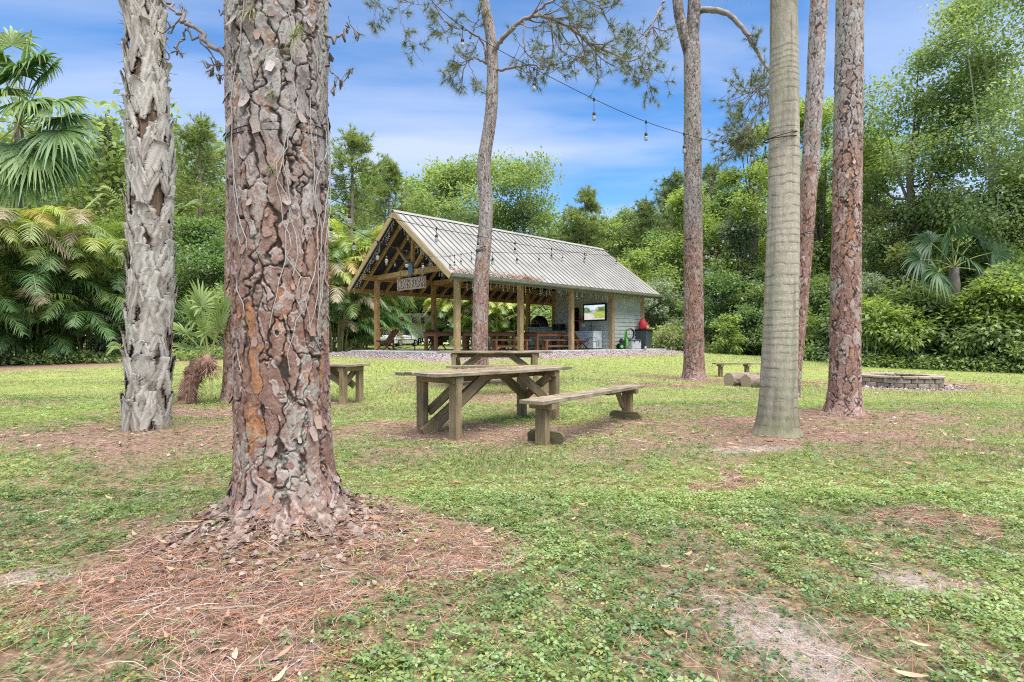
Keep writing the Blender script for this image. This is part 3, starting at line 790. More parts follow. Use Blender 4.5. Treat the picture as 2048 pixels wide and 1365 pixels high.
def woody(name, paths, rad, parent, n=6, c0=(.16, .12, .10), c1=(.30, .25, .22), seed=0, mat=None):
    V, Fq = tubes_np(paths, rad, n)
    C = lerp3(c0, c1, fbm(V * 14, 3, seed)); return np_mesh(name, V, Fq, mat or M_TWIG, parent, C, smooth=True)

# ---- the big slash pine in front
def big_pine():
    b = (-1.325, 3.3, 0.02); t = thing('pine_tree', 'huge slash pine trunk with flaking rust and grey bark, closest to the viewer', 'pine tree', b)
    tp = (-1.34, 3.3, 7.0)
    tr = pine_trunk(t, b, tp, .256, .312, 620, 1500, 101, plate=(.088, .30), deep=.0125, grey=(1.5, 2.7), flare=.85, flare_h=.17, roots=9, sink=.02, bow=-.05, red=.35, dim=.88)
    flakes(t, tr, 170, 5, (.018, .055), (.15, 3.6))
    flakes(t, tr, 620, 6, (.012, .05), (.0, .34), 'root_scales', 1.1)
    # dead vine stems up the bark
    rng = np.random.default_rng(4); paths, rad = [], []
    for k in range(9):
        a = math.radians(-90 + rng.uniform(-60, 75)); z = rng.uniform(.9, 1.7); P = []
        for j in range(16):
            rz_ = .256 + .056 * z / 7 + .012; P.append((math.cos(a) * rz_ - .05 * math.sin(math.pi * z / 7) - .015 * z / 7, math.sin(a) * rz_, z)); z += rng.uniform(.05, .12); a += rng.normal(0, .09)
        paths.append(np.array(P)); rad.append(np.full(16, .0028))
    woody('vine_stem', paths, rad, t, 5, (.30, .27, .24), (.48, .45, .41), 3)
    # gnarled roots breaking the humus round the foot
    for k in range(10):
        a = math.radians(-90 + (k - 4.5) * 30 + rng.uniform(-10, 10)); ln_ = rng.uniform(.22, .5) * (1.25 if k in (6, 7) else 1); d_ = np.array([math.cos(a), math.sin(a)]); q = np.linspace(0, 1, 26)
        px_ = d_[0] * (.20 + ln_ * q) + .06 * np.sin(q * 5 + k) * -d_[1]; py_ = d_[1] * (.20 + ln_ * q) + .06 * np.sin(q * 5 + k) * d_[0]
        pz_ = zofs(px_ + b[0], py_ + b[1]) - b[2] + .012 * (1 - q) + .010 * np.sin(q * 9 + k * 2) - .04 * q
        V, Fq = tubes_np([np.stack([px_, py_, pz_], 1)], [np.linspace(rng.uniform(.045, .075), .02, 26)], 22); f = fbm(V * 24, 4, 310 + k); f2, f3, ci, _ = voronoi(V / .035 + (f[:, None] - .5) * 1.2, 320 + k)
        cen = np.repeat(np.stack([px_, py_, pz_], 1), 22, 0); V = V + unit(V - cen) * ((f - .5) * .06 + (np.minimum(f3 - f2, .25) - .12) * .06)[:, None]
        C = lerp3((.11, .072, .055), (.37, .295, .255), np.clip(f * 1.3 - .3 + ci * .35, 0, 1)) * (.35 + .65 * sstep(.02, .14, f3 - f2))[:, None]
        np_mesh('root', V, Fq, M_BARK, t, C)
    # limb reaching over towards the cabbage palm
    paths, rad, tips = [], [], []; o = np.array(b)
    def W(px, py, d): return np.array(PX(px, py, d)) - o
    pine_branch(paths, rad, tips, W(470, 138, 3.3), [W(440, 105, 3.45), W(395, 62, 3.6), W(372, 40, 3.7), W(335, 4, 3.9), W(300, -40, 4.0)], .019, rng, 3, .16)
    pine_branch(paths, rad, tips, W(374, 44, 3.7), [W(366, 75, 3.7), W(345, 100, 3.65), W(334, 125, 3.6), W(333, 165, 3.6)], .009, rng, 3, .10)
    pine_branch(paths, rad, tips, W(376, 60, 3.7), [W(410, 92, 3.6), W(445, 130, 3.5), W(462, 165, 3.4)], .007, rng, 4, .13)
    woody('dead_branch', paths, rad, t, 6, (.13, .105, .095), (.30, .26, .24), 8); paths, rad = [], []
    pine_branch(paths, rad, tips, W(648, 75, 3.3), [W(680, 74, 3.35), W(692, 60, 3.4), W(700, 40, 3.4)], .010, rng, 1, .08)
    woody('dead_branch', paths, rad, t, 6, (.13, .105, .095), (.30, .26, .24), 8); paths, rad = [], []
    pine_branch(paths, rad, tips, W(648, 128, 3.3), [W(672, 150, 3.3), W(690, 158, 3.35)], .006, rng, 3, .09)
    woody('dead_branch', paths, rad, t, 6, (.13, .105, .095), (.30, .26, .24), 8); paths, rad = [], []
    pine_branch(paths, rad, tips, W(476, 44, 3.3), [W(452, 28, 3.35), W(440, 20, 3.4)], .012, rng, 0)
    woody('dead_branch', paths, rad, t, 6, (.13, .105, .095), (.30, .26, .24), 8)
    lv = Leaves(); C = np.array([c for c, d in tips]); D = np.array([d for c, d in tips])
    tufts(lv, C, D, 9, .05, .0022, rng, (.10, .12, .05), (.24, .22, .10)); lv.build('needles', M_PNEEDLE, t)
    # air plants clinging to the bark
    for px, py, s in ((503, 20, .10), (590, 72, .10), (545, 185, .055), (540, 335, .06), (600, 55, .06)):
        w_ = PX(px, py, 3.02); a = thing('air_plant', {503: 'spiky green air plant high on the left of the big pine', 590: 'spreading air plant on the upper right of the big pine bark',
              545: 'small brown air plant below the vines on the big pine', 540: 'dry pale air plant halfway up the big pine', 600: 'mossy air plant tucked above another on the big pine'}[px], 'air plant', w_, 0, 'air plants on the big pine')
        lv = Leaves(); k = 46; d = unit(rng.normal(0, 1, (k, 3)) + np.array([0, -.6, .1])); tt = np.linspace(0, 1, 5)
        P = (d[:, None] * (s * rng.uniform(.5, 1.1, (k, 1)) * tt[None])[:, :, None]); P[:, :, 2] -= (tt[None] ** 2) * s * rng.uniform(.1, .9, (k, 1))
        lv.strip(P, unit(np.cross(d, rand_dirs(k, rng)))[:, None], s * .045 * np.array([[1, .9, .7, .45, .05]]), lerp3((.16, .19, .08), (.42, .42, .22), rng.random(k)))
        lv.build('leaves', M_GRASS, a)
big_pine()

def far_pine(name, label, base_px, d, top_px, r0, r1, seed, nth=150, nz=420, plate=(.075, .12), grey=(2.5, 4.2), flare=.3, fh=.22, py_top=-140, deep=.0095, bow=0.0):
    x, y, z = PX(base_px[0], base_px[1], d); tx, ty, tz = PX(top_px, py_top, d)
    t = thing(name, label, 'pine tree', (x, y, z))
    tr = pine_trunk(t, (x, y, z), (tx, ty, tz), r0, r1, nth, nz, seed, plate, deep, grey, flare, fh, 5, bow, sink=.2, red=.45, dim=.96)
    return t, tr
# rust red pine on the right
t_, tr_ = far_pine('pine_tree', 'straight rust red pine trunk on the right, just left of the stone fire pit', (1688, 836), 7.7, 1702, .192, .162, 202, 260, 760, (.095, .19), (3.0, 5.0), .62, .16)
flakes(t_, tr_, 160, 7, (.02, .05), (.1, 4.8))
# pine half hidden behind the big one
t_, tr_ = far_pine('pine_tree', 'pinkish pine trunk mostly hidden behind the huge front pine', (473, 806), 9.4, 482, .205, .18, 303, 180, 460, (.09, .2), (3.5, 6), .5, .2)
# leaning pine behind the smooth palm
t_, tr_ = far_pine('pine_tree', 'slender leaning pine trunk directly behind the smooth palm', (1583, 800), 10.2, 1640, .125, .150, 404, 150, 480, (.085, .17), (3.2, 5.6), .2, .2, py_top=-30, bow=.05)
# dark cable wrapped round it
# thin pine before the pavilion, with limbs
def thin_pine():
    b = np.array(PX(958, 757, 12.3)); t = thing('pine_tree', 'slim crooked pine rising in front of the pavilion roof', 'pine tree', tuple(b))
    def W(px, py, d=12.3): return np.array(PX(px, py, d)) - b
    cl = bez([W(958, 757), W(960, 690), (W(963, 560)), W(972, 430), W(968, 330), W(981, 235), W(985, 150), W(981, 70), W(966, -10), W(958, -90)], 40)
    H = cl[-1, 2]
    nth, nz = 130, 620; zz = np.linspace(-.15, H, nz)
    tr = pine_trunk(t, (0, 0, 0), (0, 0, H), .185, .10, nth, nz, 505, (.075, .15), .008, (2.0, 3.4), .35, .18, 4, red=.25, dim=.9)
    me = tr['o'].data; V = tr['V'].copy(); t01 = np.clip(V[:, 2] / H, 0, 1)
    V[:, 0] += np.interp(V[:, 2], cl[:, 2], cl[:, 0]); V[:, 1] += np.interp(V[:, 2], cl[:, 2], cl[:, 1])
    me.vertices.foreach_set('co', V.astype(np.float32).ravel()); me.update()
    rng = np.random.default_rng(21); paths, rad, tips = [], [], []
    B = lambda s, c, r, tw, tl: pine_branch(paths, rad, tips, s, c, r, rng, tw, tl)
    B(W(983, 112), [W(1005, 78, 12.1), W(1030, 52, 12), W(1062, 32, 11.9), W(1100, 36, 11.8), W(1150, 62, 11.7), W(1190, 92, 11.6), W(1225, 105, 11.5)], .055, 30, .75)
    B(W(1062, 32, 11.9), [W(1090, 10, 11.8), W(1130, -5, 11.7), W(1190, 8, 11.6), W(1210, 30, 11.5)], .03, 18, .65)
    B(W(1050, 40, 11.9), [W(1048, 75, 11.8), W(1052, 105, 11.8), W(1075, 120, 11.7), W(1110, 128, 11.7)], .022, 14, .6)
    B(W(1100, 40, 11.8), [W(1110, 80, 11.7), W(1130, 105, 11.6), W(1165, 118, 11.5)], .018, 12, .6)
    B(W(985, 145), [W(1010, 138, 12.1), W(1045, 132, 12), W(1065, 130, 11.9), W(1085, 140, 11.9)], .034, 5, .5)
    B(W(972, 128), [W(972, 105, 12.2), W(960, 78, 12.1), W(930, 60, 12), W(902, 52, 12)], .035, 3, .45)
    B(W(902, 52, 12), [W(885, 35, 12), W(865, 5, 12), W(855, -30, 12)], .022, 10, .55)
    B(W(972, 128), [W(955, 118, 12.2), W(935, 122, 12.1), W(922, 160, 12.1)], .028, 6, .5)
    B(W(935, 122, 12.1), [W(948, 150, 12.1), W(965, 172, 12.1), W(972, 190, 12.1)], .010, 4, .35)
    B(W(932, 118, 12.1), [W(918, 95, 12.1), W(915, 120, 12), W(902, 150, 12)], .009, 8, .4)
    B(W(940, 75, 12.1), [W(955, 40, 12.1), W(970, 0, 12.1)], .022, 4, .4)
    B(W(862, -20, 12), [W(835, -25, 12), W(800, 0, 11.9), (W(803, 45, 11.9)), W(822, 90, 11.9), W(850, 132, 11.8)], .013, 9, .32)
    B(W(835, -25, 12), [W(790, -30, 12), W(757, 0, 12), W(748, 40, 12), W(758, 75, 12)], .011, 8, .32)
    B(W(902, 52, 12), [W(890, 62, 12), W(872, 40, 11.9), W(845, 20, 11.9)], .012, 6, .35)
    woody('branch', paths, rad, t, 6, (.13, .10, .09), (.32, .27, .25), 9)
    lv = Leaves(); C = np.array([c for c, d in tips]); D = np.array([d for c, d in tips])
    tufts(lv, C, D, 22, .17, .0075, rng, (.075, .105, .04), (.24, .26, .095), 1.1); lv.build('needles', M_PNEEDLE, t)
    return t
thin_pine()
def fork_pine():
    b = np.array(PX(1388, 762, 14.6)); t = thing('pine_tree', 'forked pine with a reddish foot standing between the slim pine and the smooth palm', 'pine tree', tuple(b))
    def W(px, py, d=14.6): return np.array(PX(px, py, d)) - b
    tr = pine_trunk(t, b, PX(1384, 90, 14.6), .255, .20, 170, 560, 606, (.085, .17), .010, (2.9, 4.6), .5, .22, 5, red=.6, dim=.88)
    rng = np.random.default_rng(31)
    # two stems above the fork
    for (c, r0) in (([W(1384, 96), W(1384, 70), W(1388, 20), W(1390, -80)], .19), ([W(1380, 110), W(1366, 60), W(1357, 20), W(1350, -60)], .15)):
        P = bez(c, 30); nn = 70; V, Fq = tubes_np([P], [np.linspace(r0, r0 * .8, len(P))], nn)
        f1, f2, cid, vec = voronoi(V / np.array([.08, .08, .13]), 44); fi = sstep(.03, .22, f2 - f1)
        C = lerp3((.16, .13, .115), (.31, .27, .255), cid) * (.3 + .7 * fi[:, None])
        np_mesh('stem', V, Fq, M_BARK, t, C)
    paths, rad, tips = [], [], []
    B = lambda s, c, r, tw, tl: pine_branch(paths, rad, tips, s, c, r, rng, tw, tl)
    B(W(1398, 22), [W(1420, 19, 14.4), W(1455, 28, 14.2), W(1490, 62, 14), W(1512, 100, 13.9), W(1534, 135, 13.8), W(1552, 160, 13.7)], .085, 3, .4)
    B(W(1552, 160, 13.7), [W(1530, 172, 13.6), W(1512, 182, 13.5), W(1490, 186, 13.4)], .03, 26, .8)
    B(W(1520, 178, 13.6), [W(1525, 205, 13.5), W(1510, 235, 13.4), W(1490, 262, 13.4), W(1470, 285, 13.4)], .02, 34, .75)
    B(W(1350, -60), [W(1330, -10, 14.2), W(1320, 20, 14), W(1300, 60, 13.8), W(1290, 95, 13.7), W(1280, 125, 13.6)], .045, 14, .8)
    B(W(1298, 62, 13.8), [W(1280, 82, 13.6), W(1262, 82, 13.5), W(1248, 92, 13.4)], .016, 8, .6)
    B(W(1285, 110, 13.7), [W(1275, 130, 13.6), W(1295, 150, 13.5), W(1298, 185, 13.4)], .014, 12, .6)
    woody('branch', paths, rad, t, 6, (.14, .115, .105), (.33, .29, .27), 19)
    lv = Leaves(); C = np.array([c for c, d in tips]); D = np.array([d for c, d in tips])
    tufts(lv, C, D, 30, .19, .009, rng, (.085, .115, .05), (.25, .27, .12), 1.0); lv.build('needles', M_PNEEDLE, t)
    return t
fork_pine()

# ---- smooth grey palm with ring scars
def smooth_palm():
    x, y, z = PX(1553, 868, 6.5); t = thing('palm_tree', 'smooth pale grey palm trunk with ring scars and a green stained foot', 'palm tree', (x, y, z))
    tx = PX(1567, -30, 6.5); H = tx[2] - z; nth, nz = 220, 760
    T, Z, _ = bark_grid(None, lambda q: q * 0, nth, nz, -.1, H); tt = Z / H; ca, sa = np.cos(T), np.sin(T)
    r = .202 - .060 * np.clip(tt, 0, 1) + .07 * np.exp(-np.maximum(Z, 0) / .12) + .012 * np.exp(-np.maximum(Z, 0) / .5)
    P = np.stack([ca, sa, Z], 1)
    wob = (fbm(P * np.array([1.2, 1.2, 1.5]), 3, 61) - .5) * .05
    ph = (Z + wob) / (.085 + .03 * fbm(np.stack([0 * Z, 0 * Z, Z * 1.3], 1), 2, 67)); ring = np.abs(ph - np.round(ph)) * 2
    k = np.round(ph).astype(np.int64)
    seg = fbm(np.stack([T * 2.2, k * 3.7, 0 * T], 1), 2, 62)
    mark = sstep(.78, .97, 1 - ring) * sstep(.42, .6, seg)
    fine = fbm(P * np.array([9, 9, 16]), 5, 63); ver = fbm(P * np.array([30, 30, 3]), 3, 64)
    h = -.0035 * mark + .0012 * np.sin(ph * 6.283) + (fine - .5) * .005 + (ver - .5) * .003
    rr = r + h
    cx = (tx[0] - x) * tt + .04 * np.sin(np.pi * tt)
    V = np.stack([cx + rr * ca, rr * sa, Z], 1)
    C = lerp3((.24, .205, .155), (.455, .41, .33), np.clip(fine * .7 + ver * .4 + .02, 0, 1))
    C = C * (1 - .30 * mark[:, None] * sstep(.5, .62, fbm(P * np.array([2.5, 2.5, 9]), 2, 69))[:, None])
    gr = fbm(P * np.array([1.5, 1.5, 1.2]), 4, 65); dk = sstep(.52, .72, fbm(P * np.array([2.2, 2.2, .8]) + 9, 4, 68)); C = C * (1 - .28 * dk[:, None]); C = C * (1 - .35 * sstep(.5, .75, gr)[:, None]) + np.array([.24, .26, .15]) * .35 * sstep(.5, .75, gr)[:, None]
    ft = np.clip(np.exp(-np.maximum(Z - .15, 0) / .33) * (.6 + fbm(P * 5, 3, 66) * .8), 0, 1); C = C * (1 - .72 * ft[:, None]) + lerp3((.075, .075, .04), (.19, .19, .10), fine) * .72 * ft[:, None]
    np_mesh('trunk', V, trunk_faces(nth, nz), M_PALMBARK, t, C, smooth=True)
    # hanging tips of the crown's lowest leaves
    rng = np.random.default_rng(66); lv = Leaves(); n = 150
    a = rng.uniform(math.pi * .75, math.pi * 2.05, n); rr2 = rng.uniform(.22, .85, n)
    top = np.stack([np.cos(a) * rr2 + (tx[0] - x), np.sin(a) * rr2 * .6, np.full(n, H + .35) + rng.normal(0, .1, n)], 1)
    ln = rng.uniform(.25, .62, n); tq = np.linspace(0, 1, 6); dr = np.stack([np.cos(a) * .35, np.sin(a) * .35, -np.ones(n)], 1)
    Pp = top[:, None] + dr[:, None] * (ln[:, None] * tq[None])[:, :, None]
    lv.strip(Pp, unit(np.stack([-np.sin(a), np.cos(a), rng.normal(0, .4, n)], 1))[:, None], .016 * np.array([[1, 1, .9, .6, .35, .1]]), lerp3((.12, .16, .06), (.40, .36, .18), rng.random(n)))
    lv.build('fronds', M_GRASS, t)
smooth_palm()

# ---- cabbage palm with old leaf bases
def booted_palm():
    b = np.array(PX(293, 868, 6.4)); t = thing('palm_tree', 'cabbage palm trunk covered in criss cross grey leaf bases, with ferns', 'palm tree', tuple(b))
    tx = np.array(PX(283, -60, 6.4)) - b; H = tx[2]
    rng = np.random.default_rng(71); nth, nz = 120, 420
    def axis(z): q = z / H; return np.stack([tx[0] * q + .075 * np.sin(q * 3.1), 0 * q], -1)
    T, Z, _ = bark_grid(None, lambda q: 0 * q, nth, nz, -.15, H)
    P = np.stack([np.cos(T), np.sin(T), Z], 1); fi = fbm(P * np.array([18, 18, 5]), 4, 72)
    rad = lambda z: .218 - .022 * np.clip(z / H, 0, 1) + .02 * np.exp(-np.maximum(z, 0) / .3) - .028 * sstep(3.0, 5, z)
    r = rad(Z) - .03 + (fi - .5) * .05
    ax = axis(Z); V = np.stack([ax[:, 0] + r * np.cos(T), r * np.sin(T), Z], 1)
    np_mesh('trunk', V, trunk_faces(nth, nz), M_PALMBARK, t, lerp3((.07, .045, .03), (.24, .16, .11), fi))
    # each old base: an upside down Y of two flat straps that meet in a cut stub
    Vs, Fs, Cs, nb = [], [], [], 0
    def strap(cl, wd, th, tone):
        nonlocal nb
        cl = bez(cl, 7); k = len(cl)                       # rows of (theta, z, lift)
        wid = np.interp(np.linspace(0, 1, k), np.linspace(0, 1, len(wd)), wd)
        wid = wid * (1 + rng.normal(0, .14, k)); dth = np.gradient(cl[:, 0]); dz = np.gradient(cl[:, 1]); R0 = rad(cl[:, 1])
        m = 7; u = np.linspace(-.5, .5, m)
        ln = np.sqrt((dth * R0) ** 2 + dz ** 2) + 1e-6
        tth = cl[:, 0][:, None] + u[None] * (wid * dz / ln / R0)[:, None]
        zz = cl[:, 1][:, None] - u[None] * (wid * dth * R0 / ln)[:, None]
        rr = R0[:, None] + cl[:, 2][:, None] - (u[None] ** 2) * .022
        gr = fbm(np.stack([u[None].repeat(k, 0).ravel() * 11 + tone * 50, np.repeat(np.arange(k) * .14, m), np.full(k * m, tone * 31)], 1), 3, 73).reshape(k, m)
        rr = rr + (gr - .5) * .022
        out = []
        for off in (0, -th):
            a2 = axis(zz.ravel()); out.append(np.stack([a2[:, 0] + (rr + off).ravel() * np.cos(tth.ravel()), (rr + off).ravel() * np.sin(tth.ravel()), zz.ravel()], 1))
        Vv = np.concatenate(out); i = (np.arange(k - 1) * m)[:, None]; j = np.arange(m - 1)[None]
        top = np.stack([i + j, i + j + 1, i + m + j + 1, i + m + j], -1).reshape(-1, 4); bot = top[:, ::-1] + k * m
        rim = [[q * m, (q + 1) * m, (q + 1) * m + k * m, q * m + k * m] for q in range(k - 1)] + [[q * m + m - 1, q * m + m - 1 + k * m, (q + 1) * m + m - 1 + k * m, (q + 1) * m + m - 1] for q in range(k - 1)]
        rim += [[(k - 1) * m + q, (k - 1) * m + q + 1, (k - 1) * m + q + 1 + k * m, (k - 1) * m + q + k * m] for q in range(m - 1)]
        rim += [[q + 1, q, q + k * m, q + 1 + k * m] for q in range(m - 1)]
        Vs.append(Vv); Fs.append(np.concatenate([top, bot, np.array(rim)]) + nb); nb += len(Vv)
        c0 = np.array([.24, .20, .165]); c1 = np.array([.62, .575, .51]); hgt = sstep(1.0, 3.2, zz.ravel())[:, None]
        g = np.clip((gr.ravel() - .5) * 2.4 + .45 + (tone - .5) * .45, 0, 1)[:, None]
        c = (c0 * (1 - g) + c1 * g) * (1 - .25 * hgt) + hgt * .25 * np.array([.40, .375, .35])
        lowg = np.exp(-np.maximum(zz.ravel(), 0) / .5)[:, None] * .3; c = c * (1 - lowg) + lowg * np.array([.24, .22, .13])
        ed = (np.abs(u)[None].repeat(k, 0).ravel() > .45)[:, None]; c = np.where(ed, c * .55, c)
        tip = (np.arange(k) >= k - 1)[:, None].repeat(m, 1).ravel()[:, None]; c = np.where(tip, c * .6, c)
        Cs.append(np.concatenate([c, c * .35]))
    z = -.25; i = 0
    while z < H:
        for q in range(6):
            a = i * 2.39996 * 1.0 + rng.normal(0, .07); i += 1; zz = z + q * .056 + rng.normal(0, .02)
            if zz > H - .1 or rng.random() < .13: continue
            a += rng.normal(0, .2); zz += rng.normal(0, .05)
            sp = .52 + rng.normal(0, .13); hh = rng.uniform(.34, .48); stub = rng.choice([rng.uniform(.0, .06), rng.uniform(.05, .2)]); tone = rng.random()
            lift = rng.uniform(.045, .075) + .018 * sstep(2.8, 4.5, np.array([zz]))[0]
            w_ = rng.uniform(.07, .17) * (1.15 - .25 * sstep(1.5, 3.5, np.array([zz]))[0])
            strap([(a - sp, zz, .0), (a - sp * .62, zz + hh * .45, .014), (a - .1, zz + hh * .9, .034), (a + rng.normal(0, .05), zz + hh + stub, lift)], [w_ * .8, w_ * 1.05, w_, w_ * .9, w_ * rng.uniform(.35, .8)], .012, tone)
            strap([(a + sp, zz, .0), (a + sp * .62, zz + hh * .45, .014), (a + .1, zz + hh * .85, .030), (a + .02, zz + hh + stub * .4, .038)], [w_ * .8, w_ * 1.05, w_, w_ * .5], .012, tone)
        z += .225
    lf = Leaves(); n = 1500; a = rng.random(n) * 6.28; zf = rng.uniform(0, H, n); rf = rad(zf) - .012 + rng.random(n) * .03; axf = axis(zf)
    C0 = np.stack([axf[:, 0] + rf * np.cos(a), rf * np.sin(a), zf], 1); d = unit(np.stack([-np.sin(a) * rng.normal(0, .8, n), np.cos(a) * rng.normal(0, .8, n), rng.normal(-.3, .6, n)], 1)); lnf = rng.uniform(.04, .16, n); tq = np.linspace(0, 1, 4)
    Pf = C0[:, None] + d[:, None] * (lnf[:, None] * tq[None])[:, :, None] + np.stack([np.cos(a), np.sin(a), 0 * a], 1)[:, None] * (tq[None] ** 2 * lnf[:, None] * rng.uniform(0, .35, (n, 1)))[:, :, None]
    lf.strip(Pf, unit(np.cross(d, rand_dirs(n, rng)))[:, None], .006 * np.array([[1, 1, .8, .3]]), lerp3((.09, .055, .035), (.34, .25, .18), rng.random(n))); lf.build('fibre', M_NEEDLE, t)
    np_mesh('leaf_bases', np.concatenate(Vs), np.concatenate(Fs), M_PALMBARK, t, np.concatenate(Cs), smooth=False)
    # epiphytic ferns: arching pinnate fronds
    def fern(px, py, n, ln, seed, lab):
        rg = np.random.default_rng(seed); w_ = PX(px, py, 6.25); f = thing('fern', lab, 'fern', w_, 0, 'ferns growing on the cabbage palm')
        lv = Leaves()
        for k in range(n):
            a = rg.uniform(0, 6.28); d0 = np.array([math.cos(a), -abs(math.sin(a)) * .5, rg.uniform(.2, .9)]); l_ = ln * rg.uniform(.6, 1.1)
            if px < 300: d0[0] = -abs(d0[0])
            else: d0[0] = abs(d0[0])
            P = bez([np.zeros(3), d0 * l_ * .5, d0 * l_ * .85 + np.array([0, 0, -.12 * l_]), d0 * l_ * 1.1 + np.array([0, 0, -.45 * l_])], 6)
            lv.strip(P[None], np.array([[[0, 1.0, .3]]]), np.full((1, len(P)), .006), np.array([[.14, .14, .05]]))
            tn = unit(np.gradient(P, axis=0)); sdv = unit(np.cross(tn, np.array([0, -.6, .8])))
            c = lerp3((.14, .22, .05), (.34, .40, .08), rg.random(1))
            for sg in (1, -1):
                m = len(P) - 3; idx = np.arange(3, len(P)); w2 = .11 * ln / .5 * np.sin(np.linspace(.5, 3.0, m))
                lv.quads(P[idx], unit(sdv[idx] * sg + tn[idx] * .45), np.tile(np.array([[0, -.5, .8]]), (m, 1)), np.maximum(w2, .015), .028, np.repeat(c, m, 0) * rg.uniform(.85, 1.1, (m, 1)), droop=.15)
        lv.build('fronds', M_WEED, f)
    fern(250, 415, 7, .36, 81, 'bright fern fronds on the left of the booted palm at mid height')
    fern(345, 440, 6, .34, 82, 'fern fronds on the right of the booted palm facing the big pine')
    fern(248, 700, 2, .26, 83, 'single pale green fern leaf low on the booted palm')
    fern(262, 505, 4, .22, 84, 'small ragged fern under the larger one on the booted palm')
booted_palm()
# ================================================================ yard furniture, fire pit, logs
W_GREY = wood('weathered_board', [(.07, .055, .036), (.25, .205, .14), (.47, .41, .315)], .85, stain=(.10, .095, .055))
W_POST = wood('weathered_post', [(.095, .066, .036), (.245, .18, .10), (.39, .305, .19)], .85, stain=(.12, .11, .055))
W_FOOT = wood('mossy_board', [(.05, .045, .022), (.125, .11, .055), (.23, .19, .11)], .9, stain=(.05, .055, .02))
M_BOLT = plain('rusty_bolt', (.10, .06, .04), .6, .5, .4, 30)
def picnic_table(label, x, y, rz, Ln=2.4, H=.76, Wd=.82, legx=.9, z=None, seed=1, group='weathered outdoor tables', longbrace=True):
    random.seed(seed); z = g1(x, y) if z is None else z
    t = thing('picnic_table', label, 'table', (x, y, z), rz, group)
    n = 5; bw = Wd / n
    m = MB()
    for k in range(n):
        yy = -Wd / 2 + bw * (k + .5); j = random.uniform(-.03, .03); zz = random.uniform(-.003, .004)
        m.beam((-Ln / 2 + j, yy, H - .02 + zz), (0, yy, H - .022 + zz - .004), bw - .009, .04)
        m.beam((0.001, yy, H - .022 + zz - .004), (Ln / 2 + j, yy, H - .02 + zz), bw - .009, .04)
    m.build('tabletop', W_GREY, t, .004)
    m = MB()
    for sx in (-1, 1):
        m.beam((sx * legx, -Wd / 2 + .03, H - .085), (sx * legx, Wd / 2 - .03, H - .085), .045, .085)
        m.beam((sx * (legx + .09), -Wd / 2 + .06, H - .087), (sx * (legx + .09), Wd / 2 - .06, H - .087), .04, .08)
    m.beam((-legx + .03, 0, H - .09), (legx - .03, 0, H - .09), .04, .09)
    m.build('apron', W_POST, t, .004)
    ly = Wd / 2 - .10
    for sx in (-1, 1):
        for sy in (-1, 1):
            MB().beam((sx * (legx + .045), sy * ly, -.08), (sx * (legx + .045), sy * ly, H - .045), .085, .135, (0, 1, 0)).build('leg', W_POST, t, .006)
            for hz_ in (H - .07, H - .12): b_ = MB(); b_.lathe((sx * (legx + .09), sy * ly + .03 * (1 if hz_ > H - .1 else -1), hz_), [(.014, -.004), (.014, .006), (.008, .009)], 10, axis='x'); b_.build('bolt', M_BOLT, t)
    for sx in (-1, 1):
        for sy in (-1, 1):
            if longbrace and sx < 0 and sy > 0:
                MB().beam((-legx - .12, ly - .115, .0), (legx * .16, ly - .12, H - .06), .045, .165, (0, 0, 1)).build('brace', W_POST, t, .004)
            else:
                MB().beam((sx * (legx + .02), sy * (ly - .115), .30), (sx * legx * .36, sy * (ly - .12), H - .06), .045, .12, (0, 0, 1)).build('brace', W_POST, t, .004)
        MB().beam((sx * (legx - .035), -ly + .02, H - .12), (sx * (legx - .035), ly - .03, .26), .04, .11, (0, 0, 1)).build('cross_brace', W_POST, t, .004)
    return t
def log_bench(label, x, y, rz, Ln=2.5, H=.5, z=None, legs=(-.42, .42), seed=2, tilt=0.0, feet=True, group='plank benches'):
    random.seed(seed); z = g1(x, y) if z is None else z
    t = thing('plank_bench', label, 'bench', (x, y, z), rz, group); t.rotation_euler = (0, tilt, rz)
    m = MB()
    for k in (-1, 1):
        m.beam((-Ln / 2, k * .078, H - .02), (Ln / 2, k * .078, H - .02 + random.uniform(-.004, .004)), .148, .042)
    m.build('seat', W_GREY, t, .004)
    for f in legs:
        xx = f * Ln
        MB().beam((xx, -.15, H - .075), (xx, .15, H - .075), .09, .065).build('cleat', W_POST, t, .004)
        MB().beam((xx, 0, -.06), (xx, 0, H - .11), .10, .135, (0, 1, 0)).build('leg', W_POST, t, .006)
        if feet:
            sg = 1 if f < 0 else -1
            MB().poly([(xx + sg * .052, -.235, .0), (xx + sg * .052, -.235, .10), (xx + sg * .052, -.19, .145), (xx + sg * .052, .19, .145), (xx + sg * .052, .235, .10), (xx + sg * .052, .235, 0.0)], .045, (sg, 0, 0)).build('foot', W_FOOT, t, .004)
            MB().beam((xx + sg * .03, .055, .20), (xx + sg * .24, .055, H - .05), .04, .085, (0, 0, 1)).build('brace', W_POST, t, .004)
    if len(legs) == 2 and feet:
        MB().beam((Ln * .12, -.06, H - .058), (Ln * .24, -.06, H - .058), .09, .034).build('splice', W_POST, t, .003)
    return t
tb_rz = math.atan2(.74, .67)
T0 = picnic_table('big weathered picnic table in the middle, needles on its top, long diagonal brace', -.255, 7.35, tb_rz, 2.5, .76, .80, .88, .025, 3)
T1 = picnic_table('weathered picnic table set crosswise at the foot of the slim pine', -.34, 11.55, math.radians(-1.5), 2.32, .745, .72, .78, .2, 5, longbrace=False)
T2 = picnic_table('weathered table on the left showing only its end past the huge pine', -3.78, 10.42, math.atan2(.37, -.93), 2.3, .70, .66, .92, .04, 6, longbrace=False)
